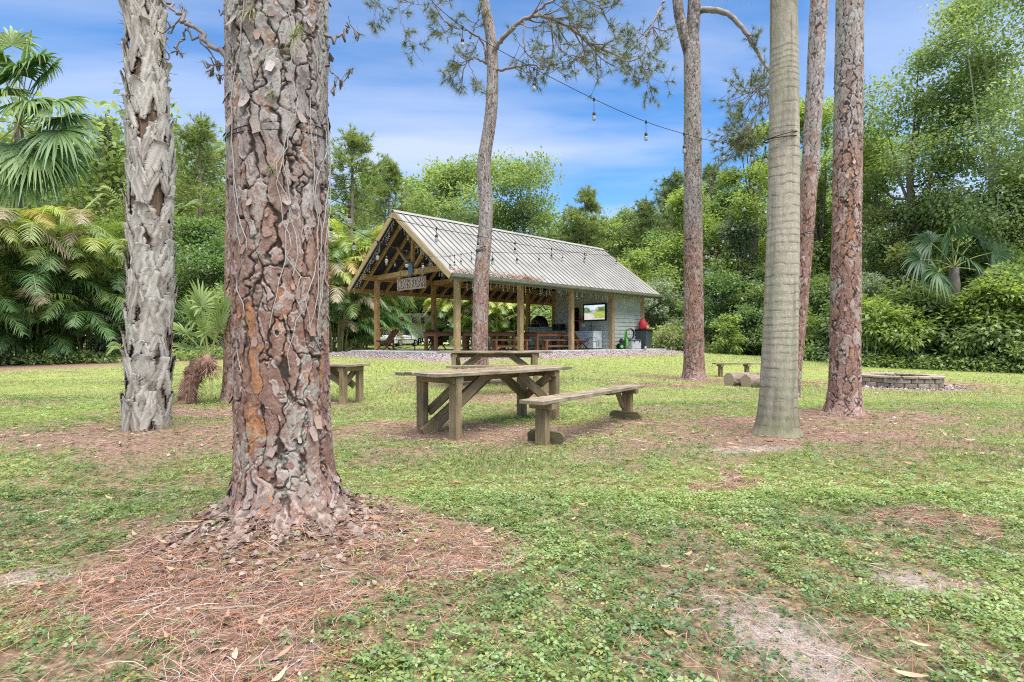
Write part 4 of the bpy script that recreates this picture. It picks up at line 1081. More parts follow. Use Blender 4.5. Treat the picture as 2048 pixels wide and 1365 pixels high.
B0 = log_bench('long plank bench on single posts, nearest bench, right of the big picnic table', .985, 7.02, math.atan2(1.85, 1.31), 2.72, .5, .02, (-.415, .415), 7)
B1 = log_bench('plank bench between the two middle picnic tables, strewn with needles', -.17, 10.6, math.radians(.8), 2.12, .5, .185, (-.38, .38), 8, feet=False)
B2 = log_bench('far plank bench on three stubby posts behind the cut logs', 7.05, 16.9, math.radians(4), 1.95, .44, .05, (-.40, 0.02, .42), 9, feet=False)
# dropped pine needles on the table tops
rng = np.random.default_rng(77)
def dropped(name, label, ref, sx, sy, H, n, seed):
    r = np.random.default_rng(seed); lv = Leaves(); a = r.random(n) * 6.28; ln = r.uniform(.06, .18, n)
    C = np.stack([r.normal(0, sx * .4, n), r.normal(0, sy * .35, n), np.full(n, H + .006) + r.random(n) * .012], 1)
    C[:, 0] = np.clip(C[:, 0], -sx + .1, sx - .1); C[:, 1] = np.clip(C[:, 1], -sy + .06, sy - .06)
    d = np.stack([np.cos(a), np.sin(a), r.normal(0, .06, n)], 1); tt = np.linspace(-.5, .5, 3)
    P = C[:, None] + d[:, None] * (ln[:, None] * tt[None])[:, :, None]
    lv.strip(P, np.stack([-np.sin(a), np.cos(a), 0 * a], 1)[:, None], .005 * np.ones((1, 3)), lerp3((.20, .09, .05), (.50, .30, .2), r.random(n)))
    o = lv.build(name, M_NEEDLE); o.location = ref.location; o.rotation_euler = ref.rotation_euler
    tag(o, label, None, None, 'stuff')
dropped('fallen_needles', 'loose red needles lying on the big table', T0, 1.2, .4, .76, 260, 1)
dropped('fallen_needles', 'loose red needles lying on the bench', B1, 1.0, .15, .5, 140, 2)
dropped('fallen_needles', 'loose red needles lying on the crosswise table', T1, 1.1, .36, .745, 90, 3)
# cut logs
W_LOG = attr_mat('log_bark', .95, .6, 60, .1, .3)
def cut_log(label, p, rz, r, ln, seed):
    t = thing('log', label, 'log', p, rz, 'cut logs by the far bench'); n = 60; nl = 60
    T, Z, _ = bark_grid(None, lambda q: 0 * q, n, nl, 0, ln); P = np.stack([np.cos(T) * r, np.sin(T) * r, Z], 1)
    f = fbm(P * np.array([22, 22, 9]), 4, seed); rr = r * (1 + (fbm(P * 3, 2, seed + 1) - .5) * .12) + (f - .5) * .03
    V = np.stack([Z, rr * np.cos(T), rr * np.sin(T) + r * .95], 1)
    np_mesh('bark', V, trunk_faces(n, nl), W_LOG, t, lerp3((.10, .075, .055), (.36, .29, .23), f))
    m = MB(); m.lathe((0, 0, r * .95), [(r * .965, -.006), (r * .965, .02)], 40, axis='x'); m.build('cut_end', W_RING, t)
def ring_mat():
    m, nt, b, o = new_mat('end_grain'); tc = N(nt, 'ShaderNodeTexCoord')
    mp = N(nt, 'ShaderNodeMapping'); mp.inputs['Location'].default_value = (0, 0, -.15); L(nt, tc.outputs['Object'], mp.inputs[0])
    wv = N(nt, 'ShaderNodeTexWave', wave_type='RINGS', rings_direction='X', Scale=22.0, Distortion=3.0); wv.inputs['Detail'].default_value = 4; wv.inputs['Detail Scale'].default_value = 2.5
    L(nt, mp.outputs[0], wv.inputs[0])
    r = ramp(nt, wv.outputs['Fac'], [(0, (.30, .21, .14)), (1, (.45, .36, .27))]); L(nt, r.outputs[0], b.inputs['Base Color']); b.inputs['Roughness'].default_value = .9; return m
W_RING = ring_mat()
cut_log('cut log with a pale sawn face, left one of the pile by the far bench', (4.86, 12.55, .115), math.radians(22), .165, .75, 1)
cut_log('cut log with a pale sawn face, in front of the other logs', (5.12, 12.25, .11), math.radians(24), .155, 1.25, 2)
cut_log('cut log lying farthest back, partly behind the smooth palm', (5.75, 13.15, .115), math.radians(20), .15, 1.1, 3)
# fire pit of stacked blocks
def fire_pit():
    cx, cy = 9.1, 13.2; z = g1(cx, cy) - .02
    t = thing('fire_pit', 'round fire pit ring of stacked grey brown retaining blocks', 'fire pit', (cx, cy, z))
    stone, nt, b, o = new_mat('retaining_block'); tc = N(nt, 'ShaderNodeTexCoord')
    gi = N(nt, 'ShaderNodeUVMap'); sx = N(nt, 'ShaderNodeSeparateXYZ'); L(nt, gi.outputs[0], sx.inputs[0])
    fl = N(nt, 'ShaderNodeMath', operation='FLOOR'); L(nt, sx.outputs[0], fl.inputs[0])
    wn = N(nt, 'ShaderNodeTexWhiteNoise', noise_dimensions='1D'); L(nt, fl.outputs[0], wn.inputs['W'])
    nz = N(nt, 'ShaderNodeTexNoise', Scale=14.0, Detail=8.0, Roughness=.7); L(nt, tc.outputs['Object'], nz.inputs['Vector'])
    ad = N(nt, 'ShaderNodeMath', operation='MULTIPLY_ADD'); ad.inputs[1].default_value = .35; L(nt, wn.outputs[0], ad.inputs[0]); L(nt, nz.outputs['Fac'], ad.inputs[2])
    r = ramp(nt, ad.outputs[0], [(.4, (.13, .10, .07)), (.7, (.285, .235, .17)), (.95, (.42, .36, .28))]); L(nt, r.outputs[0], b.inputs['Base Color']); b.inputs['Roughness'].default_value = .95
    bp = N(nt, 'ShaderNodeBump', Strength=.8, Distance=.02); L(nt, nz.outputs['Fac'], bp.inputs['Height']); L(nt, bp.outputs[0], b.inputs['Normal'])
    rg = random.Random(5); R = .86; nb = 20
    for c in range(3):
        m = MB(); h = .098
        for k in range(nb):
            a0 = 2 * math.pi * (k + .5 * (c % 2) + .03) / nb; a1 = a0 + 2 * math.pi / nb - .022
            ro = R + rg.uniform(-.012, .012); ri = ro - .2; zb = c * .1 - .06 + rg.uniform(-.003, .003); vs = []
            for zz in (zb, zb + h):
                for rr in (ri, ro):
                    for q in range(4):
                        a = a0 + (a1 - a0) * q / 3; vs.append((rr * math.cos(a), rr * math.sin(a), zz))
            f = []
            for q in range(3):
                f += [(4 + q, 5 + q, 13 + q, 12 + q), (1 + q, q, 8 + q, 9 + q), (8 + q, 12 + q, 13 + q, 9 + q), (q, q + 1, q + 5, q + 4)]
            f += [(0, 4, 12, 8), (7, 3, 11, 15)]
            ub = c * 40 + k + .2
            m._add(vs, f, [[(ub, 0), (ub + .5, 0), (ub + .5, .3), (ub, .3)]] * len(f))
        m.build('block_course', stone, t, .012)
    cap = MB(); nbk = 18
    for k in range(nbk):
        a0 = 2 * math.pi * k / nbk + .02; a1 = a0 + 2 * math.pi / nbk - .03; vs = []; zb = .241 + rg.uniform(0, .006); e = rg.uniform(-.02, .015)
        for zz in (zb, zb + .055):
            for rr in (.6 + e, .885 + e):
                for q in range(4):
                    a = a0 + (a1 - a0) * q / 3; vs.append((rr * math.cos(a), rr * math.sin(a), zz))
        f = []
        for q in range(3):
            f += [(4 + q, 5 + q, 13 + q, 12 + q), (1 + q, q, 8 + q, 9 + q), (8 + q, 12 + q, 13 + q, 9 + q), (q, q + 1, q + 5, q + 4)]
        f += [(0, 4, 12, 8), (7, 3, 11, 15)]; cap._add(vs, f, [[(200 + k + .2, 0), (200 + k + .5, 0), (200 + k + .5, .3), (200 + k + .2, .3)]] * len(f))
    cap.build('cap_course', stone, t, .012)
    m = MB(); m.lathe((0, 0, 0), [(.66, .06), (.4, .10), (.02, .13)], 28); m.build('ash', plain('ash', (.11, .10, .095), .95, 0, .5, 12), t)
fire_pit()
# leaning young palmetto
def palmetto():
    b = np.array(PX(376, 806, 9.0)); t = thing('palmetto', 'young palmetto with a shaggy bent stump and stiff upright fan leaves', 'palm', tuple(b))
    rng = np.random.default_rng(91); W = lambda px, py, d=9.0: np.array(PX(px, py, d)) - b
    P = bez([W(372, 815), W(378, 775), W(392, 740), W(410, 728), W(424, 742)], 10); n = 36; V, Fq = tubes_np([P], [np.interp(np.linspace(0, 1, len(P)), [0, .3, .6, .85, 1], [.14, .12, .14, .14, .06])], n)
    f = fbm(V * 16, 4, 92); c = V.mean(0); V = V + unit(V - np.repeat(P, n, 0)) * ((f - .5) * .12)[:, None]
    np_mesh('stump', V, Fq, M_PALMBARK, t, lerp3((.09, .045, .03), (.40, .25, .19), f))
    lv = Leaves(); k = 1100; i = rng.integers(2, len(P), k); d = unit(rng.normal(0, 1, (k, 3)) + np.array([.2, -.3, -.3])); C = P[i] + d * .13
    lv.tris(C, unit(d + np.array([0, 0, -.8])), unit(rng.normal(0, 1, (k, 3))), rng.uniform(.06, .20, k), .010, lerp3((.16, .075, .05), (.42, .28, .2), rng.random(k))); lv.build('fibre', M_NEEDLE, t)
    fan_leaf_set(t, W(418, 722), [(W(392, 640), .55), (W(402, 612), .6), (W(440, 655), .5), (W(446, 628), .5), (W(385, 700), .42), (W(412, 668), .5), (W(372, 668), .45)], 92, 30, (.16, .26, .08), (.36, .44, .18), droopy=.25)
def fan_leaf_set(parent, heart, hubs, seed, blades, c0, c1, droopy=.5, mat=None, width=.045, petiole=.014, facing=None):
    """fan palm leaves: petiole from the heart to each hub, then radiating folded blades"""
    rng = np.random.default_rng(seed); lv = Leaves(); paths, rad = [], []
    for hub, R in hubs:
        hub = np.asarray(hub, float); v = hub - heart; l_ = np.linalg.norm(v); d = v / l_
        paths.append(bez([heart, heart + v * .5 + np.array([0, 0, .06 * l_]), hub], 6)); rad.append(np.linspace(petiole * 1.3, petiole * .6, len(paths[-1])))
        out = unit(d + np.array([0, 0, -.25])); sd = np.cross(out, np.array([0, 0, 1.0]))
        if facing is not None: sd = sd * (1 - facing) + np.cross(out, np.array([0, -1.0, .15])) * facing
        if np.linalg.norm(sd) < .1: sd = np.array([1.0, 0, 0])
        sd = unit(sd); nr = unit(np.cross(sd, out))
        th = np.linspace(-2.05, 2.05, blades) + rng.normal(0, .03, blades)
        B = out[None] * np.cos(th)[:, None] + sd[None] * np.sin(th)[:, None]
        B = unit(B + nr[None] * (.12 + .10 * np.abs(th)[:, None] / 2))
        ln = R * (1 - .22 * (np.abs(th) / 2.05) ** 2) * rng.uniform(.9, 1.05, blades); tt = np.linspace(0, 1, 6)
        Pp = hub[None, None] + B[:, None] * (ln[:, None] * tt[None])[:, :, None]
        Pp[:, :, 2] -= (tt[None] ** 2.6) * (ln * droopy * rng.uniform(.4, 1.1, blades))[:, None]
        Sd = unit(np.cross(B, nr[None]) + nr[None] * np.where(np.arange(blades) % 2 == 0, .55, -.55)[:, None])
        w_ = width * (R / .6) * np.array([[.35, .9, 1.0, .8, .45, .06]])
        c = lerp3(c0, c1, np.clip(rng.random(1) + rng.normal(0, .1, blades), 0, 1))
        lv.strip(Pp, Sd[:, None], w_ * np.ones((blades, 1)), c)
    woody('petiole', paths, rad, parent, 5, (.16, .19, .06), (.34, .36, .14), seed)
    lv.build('fan_leaves', mat or M_FAN, parent)
M_FAN = leaf_mat('fan_leaf', .34, .035, .5)
palmetto()
# ================================================================ pavilion
PAV_RZ = math.atan2(.690, .724); PW = 5.56
def pst(s, t, z): x, y = xy(s, t); return (x, y, z)
W_BEAM = wood('treated_timber', [(.19, .095, .035), (.36, .215, .085), (.50, .335, .16)], .75)
W_PPOST = wood('timber_post', [(.20, .125, .055), (.36, .25, .13), (.50, .385, .23)], .8)
W_BARGE = wood('barge_board', [(.24, .165, .085), (.40, .30, .165), (.53, .42, .26)], .8)
W_DARK = wood('stained_furniture', [(.11, .045, .02), (.235, .105, .045), (.36, .18, .085)], .6)
W_CHAIR = wood('stick_chair_wood', [(.035, .014, .009), (.095, .04, .024), (.17, .08, .05)], .55)
M_ROOF = plain('galvanised_roof', (.285, .278, .255), .55, .15, .14, 1.0)
M_SEAM = plain('roof_seam', (.225, .22, .20), .55, .2, .15, 2)  # darker than the panels: shading along the ribs put into the colour
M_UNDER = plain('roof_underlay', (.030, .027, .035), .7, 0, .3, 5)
M_SLAB = plain('concrete', (.46, .45, .425), .9, 0, .18, 2.2, .2, .15)
M_SLABEDGE = plain('concrete_edge', (.30, .295, .275), .95, 0, .3, 5, .2, .3)
M_GUT = plain('gutter', (.17, .175, .135), .5, .2, .15, 3)
M_SIDE = plain('siding_paint', (.395, .43, .395), .65, 0, .10, 2.5)
M_BLACK = plain('black_plastic', (.012, .012, .013), .45, 0, .3, 8)
M_WHITE = plain('white_enamel', (.70, .71, .70), .4, 0, .05, 3)
M_IRON = plain('black_iron', (.02, .019, .018), .5, .6, .3, 10)
def zroof(t): return 3.44 + (min(t, PW - t) + .81) * (2.69 / 3.59)
def build_pavilion():
    P = thing('pavilion', 'open timber pavilion with a ribbed grey metal gable roof and a siding clad room', 'pavilion', (PO[0], PO[1], 0), PAV_RZ)
    Z = SLAB_Z
    sl = MB(); sl.poly([(SLAB[0], SLAB[2], Z - .3), (SLAB[1], SLAB[2], Z - .3), (SLAB[1], SLAB[3], Z - .3), (SLAB[0], SLAB[3], Z - .3)], .3)
    o = sl.build('patio_slab', M_SLAB, None, .01); o.location = P.location; o.rotation_euler = P.rotation_euler; tag(o, kind='structure')
    near = [0, 3.17, 6.27, 9.21, 11.7]
    for s in near: MB().beam((s, 0, Z), (s, 0, 3.73), .19, .19, (0, 1, 0)).build('post', W_PPOST, P, .012)
    for s in (0, 2.97, 6.2): MB().beam((s, PW, Z), (s, PW, 3.73), .19, .19, (0, 1, 0)).build('post', W_BEAM, P, .012)
    for s, t in ((9.21, PW), (11.7, PW), (9.21, 3.66)): MB().beam((s, t, Z), (s, t, 3.73), .19, .19, (0, 1, 0)).build('post', W_BEAM, P, .012)
    for t in (0, PW): MB().beam((-.75, t, 3.85), (12.0, t, 3.85), .14, .24).build('eave_beam', W_BEAM, P, .008)
    for s in (-.02, 2.97, 6.2): MB().beam((s, .08, 3.85), (s, PW - .08, 3.85), .15, .2).build('tie_beam', W_BEAM, P, .008)
    MB().beam((-.8, PW / 2, 5.93), (12.05, PW / 2, 5.93), .05, .22).build('ridge_board', W_BEAM, P)
    for s in (-.02, 2.97, 6.2):
        MB().beam((s, PW / 2, 3.95), (s, PW / 2, 5.85), .13, .13, (0, 1, 0)).build('king_post', W_BEAM, P, .006)
        for g in (-1, 1): MB().beam((s, PW / 2 + g * .09, 4.0), (s, PW / 2 + g * 1.12, 4.95), .09, .13, (1, 0, 0)).build('strut', W_BEAM, P, .006)
    ss = np.arange(-.35, 12.1, .61)
    for s in ss:
        for g in (0, 1):
            f = (lambda t: t) if g == 0 else (lambda t: PW - t)
            t0, t1 = -.74, PW / 2 - .03
            MB().beam((s, f(t0), zroof(t0) - .155), (s, f(t1), zroof(t1) - .155), .045, .17, (0, 0, 1)).build('rafter', W_BEAM, P)
    for g in (0, 1):
        f = (lambda t: t) if g == 0 else (lambda t: PW - t)
        for s in (-.91, 12.09):
            MB().beam((s, f(-.80), zroof(-.8) - .115), (s, f(PW / 2), zroof(PW / 2) - .115), .045, .21, (0, 0, 1)).build('barge_board', W_BARGE, P, .005)
        MB().beam((-.88, f(-.785), 3.325), (12.06, f(-.785), 3.325), .04, .20).build('fascia', W_BEAM if g else M_GUT, P)
        # decking, dark from below
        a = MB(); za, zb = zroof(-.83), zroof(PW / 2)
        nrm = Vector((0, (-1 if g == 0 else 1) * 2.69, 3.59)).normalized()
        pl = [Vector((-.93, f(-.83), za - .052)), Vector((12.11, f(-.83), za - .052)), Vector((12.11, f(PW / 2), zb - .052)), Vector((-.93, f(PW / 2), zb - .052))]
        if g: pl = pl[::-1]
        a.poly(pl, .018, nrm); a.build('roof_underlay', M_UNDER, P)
        m = MB(); pl2 = [p + nrm * .024 for p in pl]
        m.poly(pl2, .012, nrm)
        pan = m; m = MB()
        n = 43
        for k in range(n + 1):
            s = -.91 + (13.0) * k / n
            m.beam(Vector((s, f(-.825), za - .052)) + nrm * .05, Vector((s, f(PW / 2 - .02), zb - .052)) + nrm * .05, .024, .032, nrm)
        rp_ = pan.build('roof_panel', M_ROOF, P); m.build('seams', M_SEAM, rp_)
    cap = MB()
    for g in (-1, 1): cap.poly([Vector((-.95, PW / 2, 6.165)), Vector((12.13, PW / 2, 6.165)), Vector((12.13, PW / 2 + g * .16, 6.165 - .12)), Vector((-.95, PW / 2 + g * .16, 6.165 - .12))][::g], .008, (0, g * .6, .8))
    cap.build('ridge_cap', M_ROOF, P)
    g = MB()   # half round gutter along the near eave
    prof = [(-.83, 3.415), (-.835, 3.33), (-.875, 3.295), (-.93, 3.295), (-.965, 3.33), (-.97, 3.43)]
    for (t0, z0), (t1, z1) in zip(prof[:-1], prof[1:]):
        g.quad([(-.9, t0, z0), (12.13, t0, z0), (12.13, t1, z1), (-.9, t1, z1)]); g.quad([(-.9, t1, z1 + .004), (12.13, t1, z1 + .004), (12.13, t0 + .004, z0 + .004), (-.9, t0 + .004, z0 + .004)])
    g.poly([(12.13, t, z) for t, z in prof], .004, (1, 0, 0)); g.poly([(-.9, t, z) for t, z in prof], .004, (-1, 0, 0))
    g.build('gutter', M_GUT, P)
    d = MB(); d.tube([(12.0, -.9, 3.3), (12.0, -.9, 3.14), (11.97, -.82, 3.02), (11.9, -.22, 2.62), (11.88, -.13, 2.5), (11.88, -.13, .8)], .04, 10); d.build('downspout', M_BLACK, P)
    # room of lapped siding at the far end
    def siding(p0, p1, z0, z1, out):
        m = MB(); z = z0; o_ = Vector((*out, 0)); p0 = Vector((*p0, 0)); p1 = Vector((*p1, 0))
        while z < z1 - .02:
            zt = min(z + .185, z1); a = [p0 + o_ * .034, p1 + o_ * .034, p1 + o_ * .004, p0 + o_ * .004]; zz = (z, z, zt, zt)
            vs = [(v.x, v.y, h) for v, h in zip(a, zz)]
            vb = [((v - o_ * .06).x, (v - o_ * .06).y, h) for v, h in zip((p0, p1, p1, p0), zz)]
            m._add(vs + vb, [(0, 1, 2, 3), (7, 6, 5, 4), (0, 4, 5, 1), (3, 2, 6, 7), (0, 3, 7, 4), (1, 5, 6, 2)]); z += .185
        return m
    siding((9.31, .0), (11.6, .0), Z, 3.73, (0, -1)).build('siding_wall', M_SIDE, P)
    siding((9.2, .1), (9.2, 1.88), Z, 3.95, (-1, 0)).build('siding_wall', M_SIDE, P)
    siding((9.2, 2.5), (9.2, 3.56), Z, 3.95, (-1, 0)).build('siding_wall', M_SIDE, P)
    siding((9.2, 1.88), (9.2, 2.5), 2.86, 3.95, (-1, 0)).build('siding_wall', M_SIDE, P)
    siding((9.26, 3.66), (11.7, 3.66), Z, 3.73, (0, 1)).build('siding_wall', M_SIDE, P)
    siding((11.78, .1), (11.78, 3.66), Z, 3.95, (1, 0)).build('siding_wall', M_SIDE, P)
    siding((9.2, 3.76), (9.2, PW - .1), Z, 1.84, (-1, 0)).build('half_wall', M_SIDE, P)
    MB().box((9.24, 4.62, 1.865), (.42, 1.66, .05)).build('bar_ledge', M_SIDE, P, .006)
    fr = MB(); fr.box((9.17, 1.91, 1.8), (.05, .07, 2.08)); fr.box((9.17, 2.47, 1.8), (.05, .07, 2.08)); fr.box((9.17, 2.19, 2.83), (.05, .49, .06)); fr.build('door_frame', W_BEAM, P)
    MB().box((9.62, 2.0, 1.80), (.72, .045, 2.0)).build('door', plain('dark_door', (.045, .025, .016), .5), P)
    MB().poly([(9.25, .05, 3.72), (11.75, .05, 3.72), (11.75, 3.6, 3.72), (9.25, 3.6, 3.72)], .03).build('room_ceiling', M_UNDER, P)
    for s, t in ((9.21, 0), (11.7, 0)):
        tr = MB(); tr.box((s + (.115 if s < 10 else -.115), -.035, 2.2), (.05, .05, 2.9)); tr.build('corner_trim', W_BARGE, P)
    return P
PAV = build_pavilion()
def on_slab(name, label, cat, s, t, z, rz=0.0, group=None):
    return thing(name, label, cat, pst(s, t, z), rz, group)
# ---- sign with carved letters
def sign():
    t = on_slab('hanging_sign', 'wooden sign reading LIONS ROAR tied with rope below the gable tie beam', 'sign', -.14, 2.72, 3.39, PAV_RZ - math.pi / 2)
    MB().box((0, 0, 0), (1.98, .045, .46)).build('board', wood('sign_board', [(.13, .095, .07), (.27, .21, .17), (.40, .33, .27)], .9), t, .008)
    def letters(name, ext, off, y, mt):
        cu = bpy.data.curves.new(name, 'FONT'); cu.body = 'LIONS ROAR'; cu.size = .47; cu.align_x = 'CENTER'; cu.align_y = 'CENTER'; cu.extrude = ext; cu.offset = off; cu.space_character = 1.02
        tmp = bpy.data.objects.new(name, cu); COL.objects.link(tmp); bpy.context.view_layer.update()
        me = bpy.data.meshes.new_from_object(tmp.evaluated_get(bpy.context.evaluated_depsgraph_get())); bpy.data.objects.remove(tmp); me.materials.clear(); me.materials.append(mt)
        o = link(name, me, t, (0, y, -.005)); o.rotation_euler = (math.radians(90), 0, 0); o.scale = (.70, 1, 1)
    letters('lettering', .008, .006, -.032, plain('burnt_letters', (.05, .036, .03), .8)); letters('letter_face', .004, -.010, -.046, plain('pale_letters', (.55, .47, .38), .8))
    r = MB()
    for x in (-.9, -.82, -.60, -.25, .12, .48, .56, .64, .72, .8):
        pts = [(x + .03 * math.sin(a), .12 - .13 * math.cos(a) * 1.0, .46 + .13 * math.sin(a)) for a in np.linspace(0, 6.283, 17)]; r.tube(pts, .013, 6)
    for x in (-.9, -.82, .80): r.tube([(x, -.02, .34), (x + .02, -.045, .2), (x, -.04, .1)], .012, 6)
    r.build('rope', plain('rope', (.46, .36, .24), .9), t)
sign()
def ornament():
    t = on_slab('gable_ornament', 'blue oval ornament with a spiky rim above the sign', 'ornament', -.16, 2.72, 3.98, PAV_RZ - math.pi / 2)
    m = MB(); n = 36; pts = []
    for k in range(n):
        a = 2 * math.pi * k / n; up = max(0, math.sin(a)); q = 1 + (.16 * up if k % 2 else -.05 * up); pts.append((.155 * math.cos(a) * q, -.03, .26 * math.sin(a) * q))
    m.poly(pts[::-1], .04, (0, 1, 0)); m.build('plate', plain('blue_paint', (.075, .15, .23), .55, 0, .25, 18), t)
    m = MB()
    for k in range(9):
        a = math.radians(10 + 20 * k); m.beam((.14 * math.cos(a), -.036, .22 * math.sin(a)), (.19 * math.cos(a), -.036, .31 * math.sin(a)), .03, .012, (0, 1, 0), taper=.4)
    m.build('spiky_rim', plain('slate_paint', (.07, .08, .085), .7), t)
ornament()
# ---- TV
def tv():
    t = on_slab('wall_tv', 'flat television on the siding wall showing a gravel drive and lawn', 'television', 9.12, .945, 2.53, PAV_RZ - math.pi / 2)
    m = MB(); m.box((0, 0, 0), (1.38, .06, .84)); m.build('casing', M_BLACK, t, .008)
    w_, h_ = 60, 36; u, v = np.meshgrid(np.linspace(0, 1, w_), np.linspace(0, 1, h_)); uu = u.ravel(); vv = v.ravel()
    pn = fbm(np.stack([uu * 9, vv * 6, 0 * uu], 1), 4, 5); C = np.zeros((len(uu), 3))
    trees = lerp3((.03, .08, .02), (.22, .34, .12), pn); sky_ = lerp3((.35, .5, .8), (.85, .9, .97), pn)
    hz = .50 + .05 * uu
    C[:] = np.where((vv > .86 - .35 * np.exp(-((uu - .42) / .14) ** 2) + (pn - .5) * .25)[:, None], sky_, trees)
    C = np.where((vv < hz)[:, None], lerp3((.26, .36, .06), (.45, .50, .12), pn), C)
    road = (vv < .46 - .05 * uu) & (uu < .30 + .12 * np.sin(vv * 7) + (.46 - vv) * .35)
    C = np.where((road | (vv < .09))[:, None], lerp3((.48, .43, .41), (.68, .64, .62), pn), C)
    C = np.where(((uu > .33) & (uu < .60) & (vv > .5) & (vv < .68 - abs(uu - .46) * .4))[:, None], lerp3((.06, .08, .16), (.55, .62, .8), pn), C)
    C = np.where(((np.hypot((uu - .62) * 1.6, vv - .74) < .1))[:, None], np.array([.62, .42, .14]), C)
    V = np.stack([(uu - .5) * 1.23, 0 * uu - .034, (vv - .5) * .70], 1)
    i = (np.arange(h_ - 1) * w_)[:, None]; j = np.arange(w_ - 1)[None]
    Fq = np.stack([i + j, i + j + 1, i + w_ + j + 1, i + w_ + j], -1).reshape(-1, 4)
    mt, nt, b, o = new_mat('lit_screen'); a = N(nt, 'ShaderNodeAttribute', attribute_name='col'); L(nt, a.outputs['Color'], b.inputs['Emission Color']); b.inputs['Emission Strength'].default_value = .62
    b.inputs['Base Color'].default_value = (.01, .01, .01, 1); b.inputs['Roughness'].default_value = .25
    np_mesh('screen', V, Fq, mt, t, C)
    c = MB(); c.tube([(-.25, .02, -.38), (-.25, .03, -.7), (-.26, .03, -1.0)], .01, 5); c.build('cord', M_BLACK, t)
tv()
# ---- furniture under the roof
def farm_table(label, s, t, Ln, seed):
    random.seed(seed); o = on_slab('dining_table', label, 'table', s, t, SLAB_Z, PAV_RZ, 'long dining tables under the roof')
    m = MB()
    for k in range(5): m.beam((-Ln / 2, -.34 + .17 * k, .745), (Ln / 2, -.34 + .17 * k, .745), .166, .045)
    m.build('tabletop', W_CHAIR, o, .003)
    m = MB()
    for g in (-1, 1): m.beam((-Ln / 2 + .06, g * .36, .66), (Ln / 2 - .06, g * .36, .66), .04, .13); m.beam((g * (Ln / 2 - .08), -.36, .66), (g * (Ln / 2 - .08), .36, .66), .04, .13)
    m.build('apron', W_DARK, o, .003)
    for a in (-1, 1):
        for b in (-1, 1): MB().beam((a * (Ln / 2 - .1), b * .34, 0), (a * (Ln / 2 - .1), b * .34, .61), .12, .12, (0, 1, 0)).build('leg', W_DARK, o, .004)
    return o
def farm_bench(label, s, t, Ln, seed):
    random.seed(seed); o = on_slab('dining_bench', label, 'bench', s, t, SLAB_Z, PAV_RZ, 'long benches under the roof')
    m = MB()
    for k in (-1, 1): m.beam((-Ln / 2, k * .075, .43), (Ln / 2, k * .075, .43), .145, .045)
    m.build('seat', W_DARK, o, .003)
    for a in (-1, 1):
        for b in (-1, 1): MB().beam((a * (Ln / 2 - .25), b * .09, 0), (a * (Ln / 2 - .25), b * .09, .41), .09, .09, (0, 1, 0)).build('leg', W_DARK, o, .003)
    MB().beam((-Ln / 2 + .25, 0, .17), (Ln / 2 - .25, 0, .17), .04, .08).build('stretcher', W_DARK, o)
    return o
farm_table('dark topped dining table behind the slim pine, nearest the open gable', 2.95, 1.6, 2.3, 1)
farm_table('dark topped dining table farthest back under the roof', 2.1, 3.0, 2.4, 2)
farm_table('dark topped dining table before the siding wall, to the right of the brown posts', 5.94, .95, 2.58, 3)
farm_table('dark dining table in the shade before the bar ledge', 5.7, 2.9, 2.3, 4)
farm_bench('brown bench in front of the table behind the slim pine', 3.2, .62, 2.2, 5)
farm_bench('brown bench in front of the right hand dining table', 6.0, .38, 2.5, 6)
farm_bench('brown bench on the far side of the right hand dining table', 6.0, 1.62, 2.4, 7)
def stick_chair(label, s, t, rz):
    o = on_slab('stick_chair', label, 'chair', s, t, SLAB_Z, rz, 'slatted folding wooden chairs')
    m = MB()                                                # chair faces +x; the two slatted pieces cross
    for k in range(7):
        y = -.21 + .07 * k; m.beam((.02, y, .30), (-.42, y, .90 - abs(k - 3) * .015), .045, .02, (0, 1, 0))
    m.build('backrest', W_CHAIR, o)
    m = MB()
    for k in range(6): m.beam((-.02, -.175 + .07 * k, .27), (.46, -.175 + .07 * k, .40), .045, .02, (0, 1, 0))
    m.build('seat', W_CHAIR, o)
    for g in (-1, 1):
        MB().beam((.0, g * .235, .36), (.40, g * .235, .0), .03, .045, (0, 0, 1)).build('front_leg', W_CHAIR, o)
        MB().beam((.10, g * .20, .31), (-.30, g * .20, .0), .03, .045, (0, 0, 1)).build('rear_leg', W_CHAIR, o)
    m = MB(); m.beam((-.22, -.24, .62), (-.22, .24, .62), .03, .03); m.beam((.34, -.22, .345), (.34, .22, .345), .03, .03); m.build('crossbar', W_CHAIR, o)
stick_chair('dark stick chair by the open corner post, turned away from the car', .1, 4.85, math.radians(228))
stick_chair('dark stick chair between the iron table and the dining table', 1.5, 3.35, math.radians(-42))
stick_chair('dark stick chair in the shade under the long table', 4.5, 2.5, math.radians(250))
stick_chair('reddish stick chair leaning back beside the white freezer', 7.15, .35, math.radians(-42))
def iron_table():
    o = on_slab('iron_table', 'low black iron table between two stick chairs', 'table', .55, 4.3, SLAB_Z, math.radians(8))
    m = MB(); m.box((0, 0, .44), (.95, .55, .03)); m.build('tabletop', M_IRON, o, .004)
    for a in (-1, 1):
        for b in (-1, 1): MB().tube([(a * .43, b * .23, .43), (a * .45, b * .25, .2), (a * .44, b * .24, 0)], .016, 6).build('leg', M_IRON, o)
    m = MB(); m.tube([(-.44, -.24, .16), (0, -.18, .10), (.44, -.24, .16)], .01, 5); m.tube([(-.44, .24, .16), (0, .18, .10), (.44, .24, .16)], .01, 5); m.build('stretcher', M_IRON, o)
    m = MB(); m.tube([(-.3, 0, .46), (-.3, 0, .62), (.0, 0, .66), (.3, 0, .62), (.3, 0, .46)], .014, 6); m.tube([(-.3, 0, .55), (.3, 0, .55)], .01, 5); m.build('rail', M_IRON, o)
iron_table()
